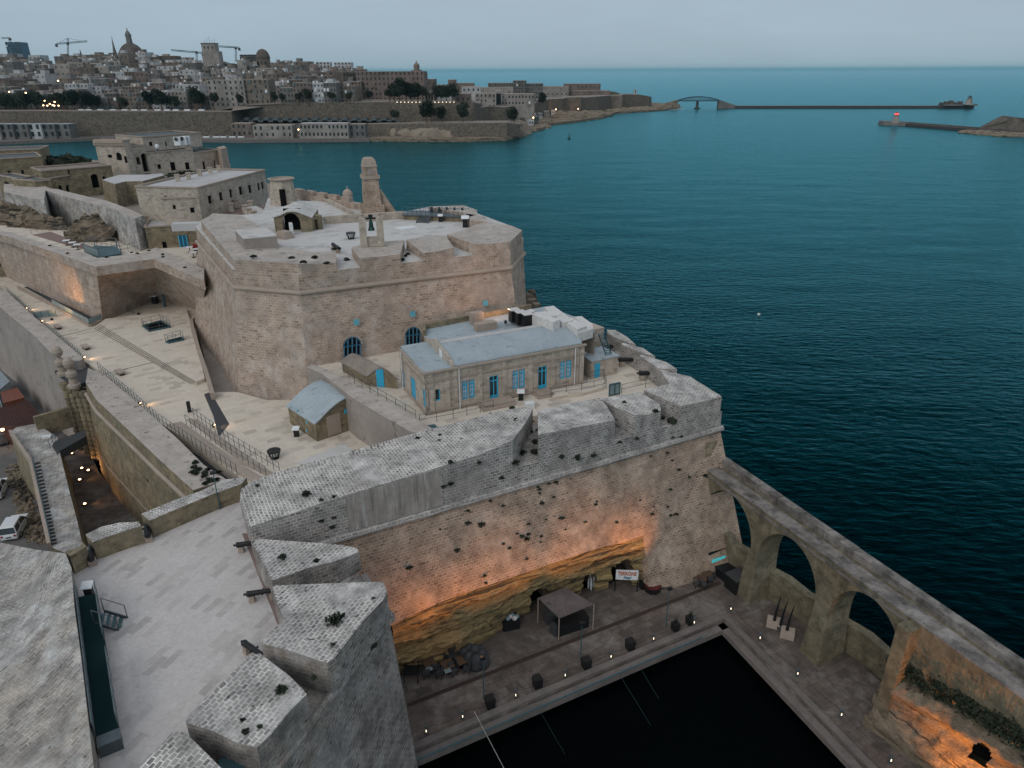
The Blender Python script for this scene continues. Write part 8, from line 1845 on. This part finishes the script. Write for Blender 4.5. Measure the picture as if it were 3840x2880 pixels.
def lighthouse(label, base, top_py, r0, cap, lamp=None):
    h = ZAT(base, top_py) - base.z; t = thing('lighthouse', label, 'lighthouse', base, 'harbour mouth lighthouses')
    lathe_part('tower', [(r0, 0), (r0 * .8, h * .2), (r0 * .5, h * .7), (r0 * .72, h * .71), (r0 * .72, h * .74)], base, CITY[0], t, 14)
    lathe_part('lantern_room', [(r0 * .36, h * .74), (r0 * .36, h * .88), (r0 * .46, h * .885), (r0 * .1, h * .97), (0, h)], base, cap, t, 12)
    if lamp: lathe_part('beacon', [(r0 * .38, h * .76), (r0 * .42, h * .8), (r0 * .38, h * .85)], base, lamp, t, 10)
    return t
lighthouse('tall grey lighthouse at the end of the long breakwater', dz(P(3630, 398, zt1), zt1 + 1.8), 357, 5.2, M['tealm'])
F0, F1 = P(3312, 470, 0), P(3860, 512, 0); z2 = ZAT(F0, 455)
t = thing('breakwater', 'nearer breakwater with the red-lit lighthouse, coming in from the right edge', 'breakwater', F0)
k_ = MB(); k_.prism([dz(F0, z2), dz(P(3420, 474, 0), z2), dz(P(3420, 474, 0), z2) + Vector((0, 14, 0)), dz(F0, z2) + Vector((2, 13, 0))], -1, .8); make('round_head', k_, CITY[4], t)
Fm = P(3400, 474, 0); k_ = MB(); k_.loft([dz(Fm, z2 - 1.2), dz(F1, z2 - 1.2), dz(F1, z2 - 1.2) + Vector((0, 11, 0)), dz(Fm, z2 - 1.2) + Vector((0, 11, 0))], [dz(Fm, -1), dz(F1, -1), dz(F1, -1) + Vector((0, 11, 0)), dz(Fm, -1) + Vector((0, 11, 0))]); k_.mi[:] = [0] * (len(k_.f) - 2) + [1, 0]; make('mole', k_, [M['slate'], CITY[4]], t)
k_ = MB(); k_.bar(dz(Fm, z2 - .6) + Vector((0, 9.5, 0)), dz(F1, z2 - .6) + Vector((0, 9.5, 0)), 2.0, 1.4); make('parapet', k_, CITY[2], t)
redp_ = flat('red_lantern_paint', (.35, .02, .02), .5)
lh = lighthouse('white lighthouse with a glowing red lantern on the nearer breakwater', dz(P(3356, 462, z2), z2), 419, 3.4, redp_, M['red_lamp'])
k_ = MB(); q = [PY(3772, 436, 640), PY(3900, 434, 640)]; tq3 = [P(3775, 500, 0), P(3900, 510, 0)]; zf3 = ZAT(tq3[0], 442)
k_.loft([dz(tq3[0], zf3) + Vector((7, 6, 0)), dz(tq3[1], zf3), dz(tq3[1], zf3) + Vector((0, 30, 0)), dz(tq3[0], zf3) + Vector((12, 30, 0))], [dz(tq3[0], -1), dz(tq3[1], -1) + Vector((0, -3, 0)), dz(tq3[1], -1) + Vector((0, 44, 0)), dz(tq3[0], -1) + Vector((0, 44, 0))])
tag(make('harbour_fort', k_, far_wall), 'brown fort bastion cut by the right edge where the nearer breakwater begins', 'fort')
shore_rocks([(3640, 500, 6), (3680, 503, 7), (3720, 506, 8), (3760, 508, 9), (3810, 512, 12)], 0, 3.2, M['rock'], 12)
c_ = P(2134, 521, 0); t = thing('buoy', 'small dark green channel buoy alone on the water', 'buoy', c_); lathe_part('float', [(1.2, -.3), (1.3, .6), (.5, .8)], c_, M['bronze'], t, 10); lathe_part('mast', [(.45, .8), (.2, 3.4), (.35, 3.5), (.3, 4.3), (0, 4.4)], c_, M['bronze'], t, 8)
c_ = P(2845, 1182, 0); tag(make('float_marker', MB().lathe([(0, 0), (.3, .05), (.3, .35), (0, .45)], c_, 8), M['white']), 'tiny white float alone on the dark sea right of the fort', 'float')
# rocks at the foot of the cavalier on the sea side
m_ = MB()
for x, y, r in [(1985, 1110, 1.6), (1995, 1130, 1.8), (2010, 1145, 1.5), (1992, 1095, 1.3)]:
    p_ = P(x, y, 8); m_.box((p_.x, p_.y, 6.5), (r * 1.5, r * 1.3, 1.9), random.uniform(0, 3), .6)
tag(make('sea_rocks', m_, M['rock']), 'dark boulders at the sea foot of the tall cavalier', 'rocks')

# ================================================================ sea haze
hz = MB(); hz.prism([Vector((-61000, -2100, 104)), Vector((61000, -2100, 104)), Vector((61000, 61000, 104)), Vector((-61000, 61000, 104))], -3.1)
m, nt = nodes_of('haze_air'); v = N(nt, 'ShaderNodeVolumePrincipled'); v.inputs['Color'].default_value = (.38, .86, 1.0, 1); v.inputs['Density'].default_value = 3.2e-5; v.inputs['Anisotropy'].default_value = .2
nt.links.new(v.outputs[0], N(nt, 'ShaderNodeOutputMaterial').inputs['Volume'])
o = make('haze', hz, m, org=Vector((0, 0, 0))); o['kind'] = 'stuff'; tag(o, 'thin even sea haze over the harbour and the open water', 'haze')
scene.cycles.volume_bounces = 0
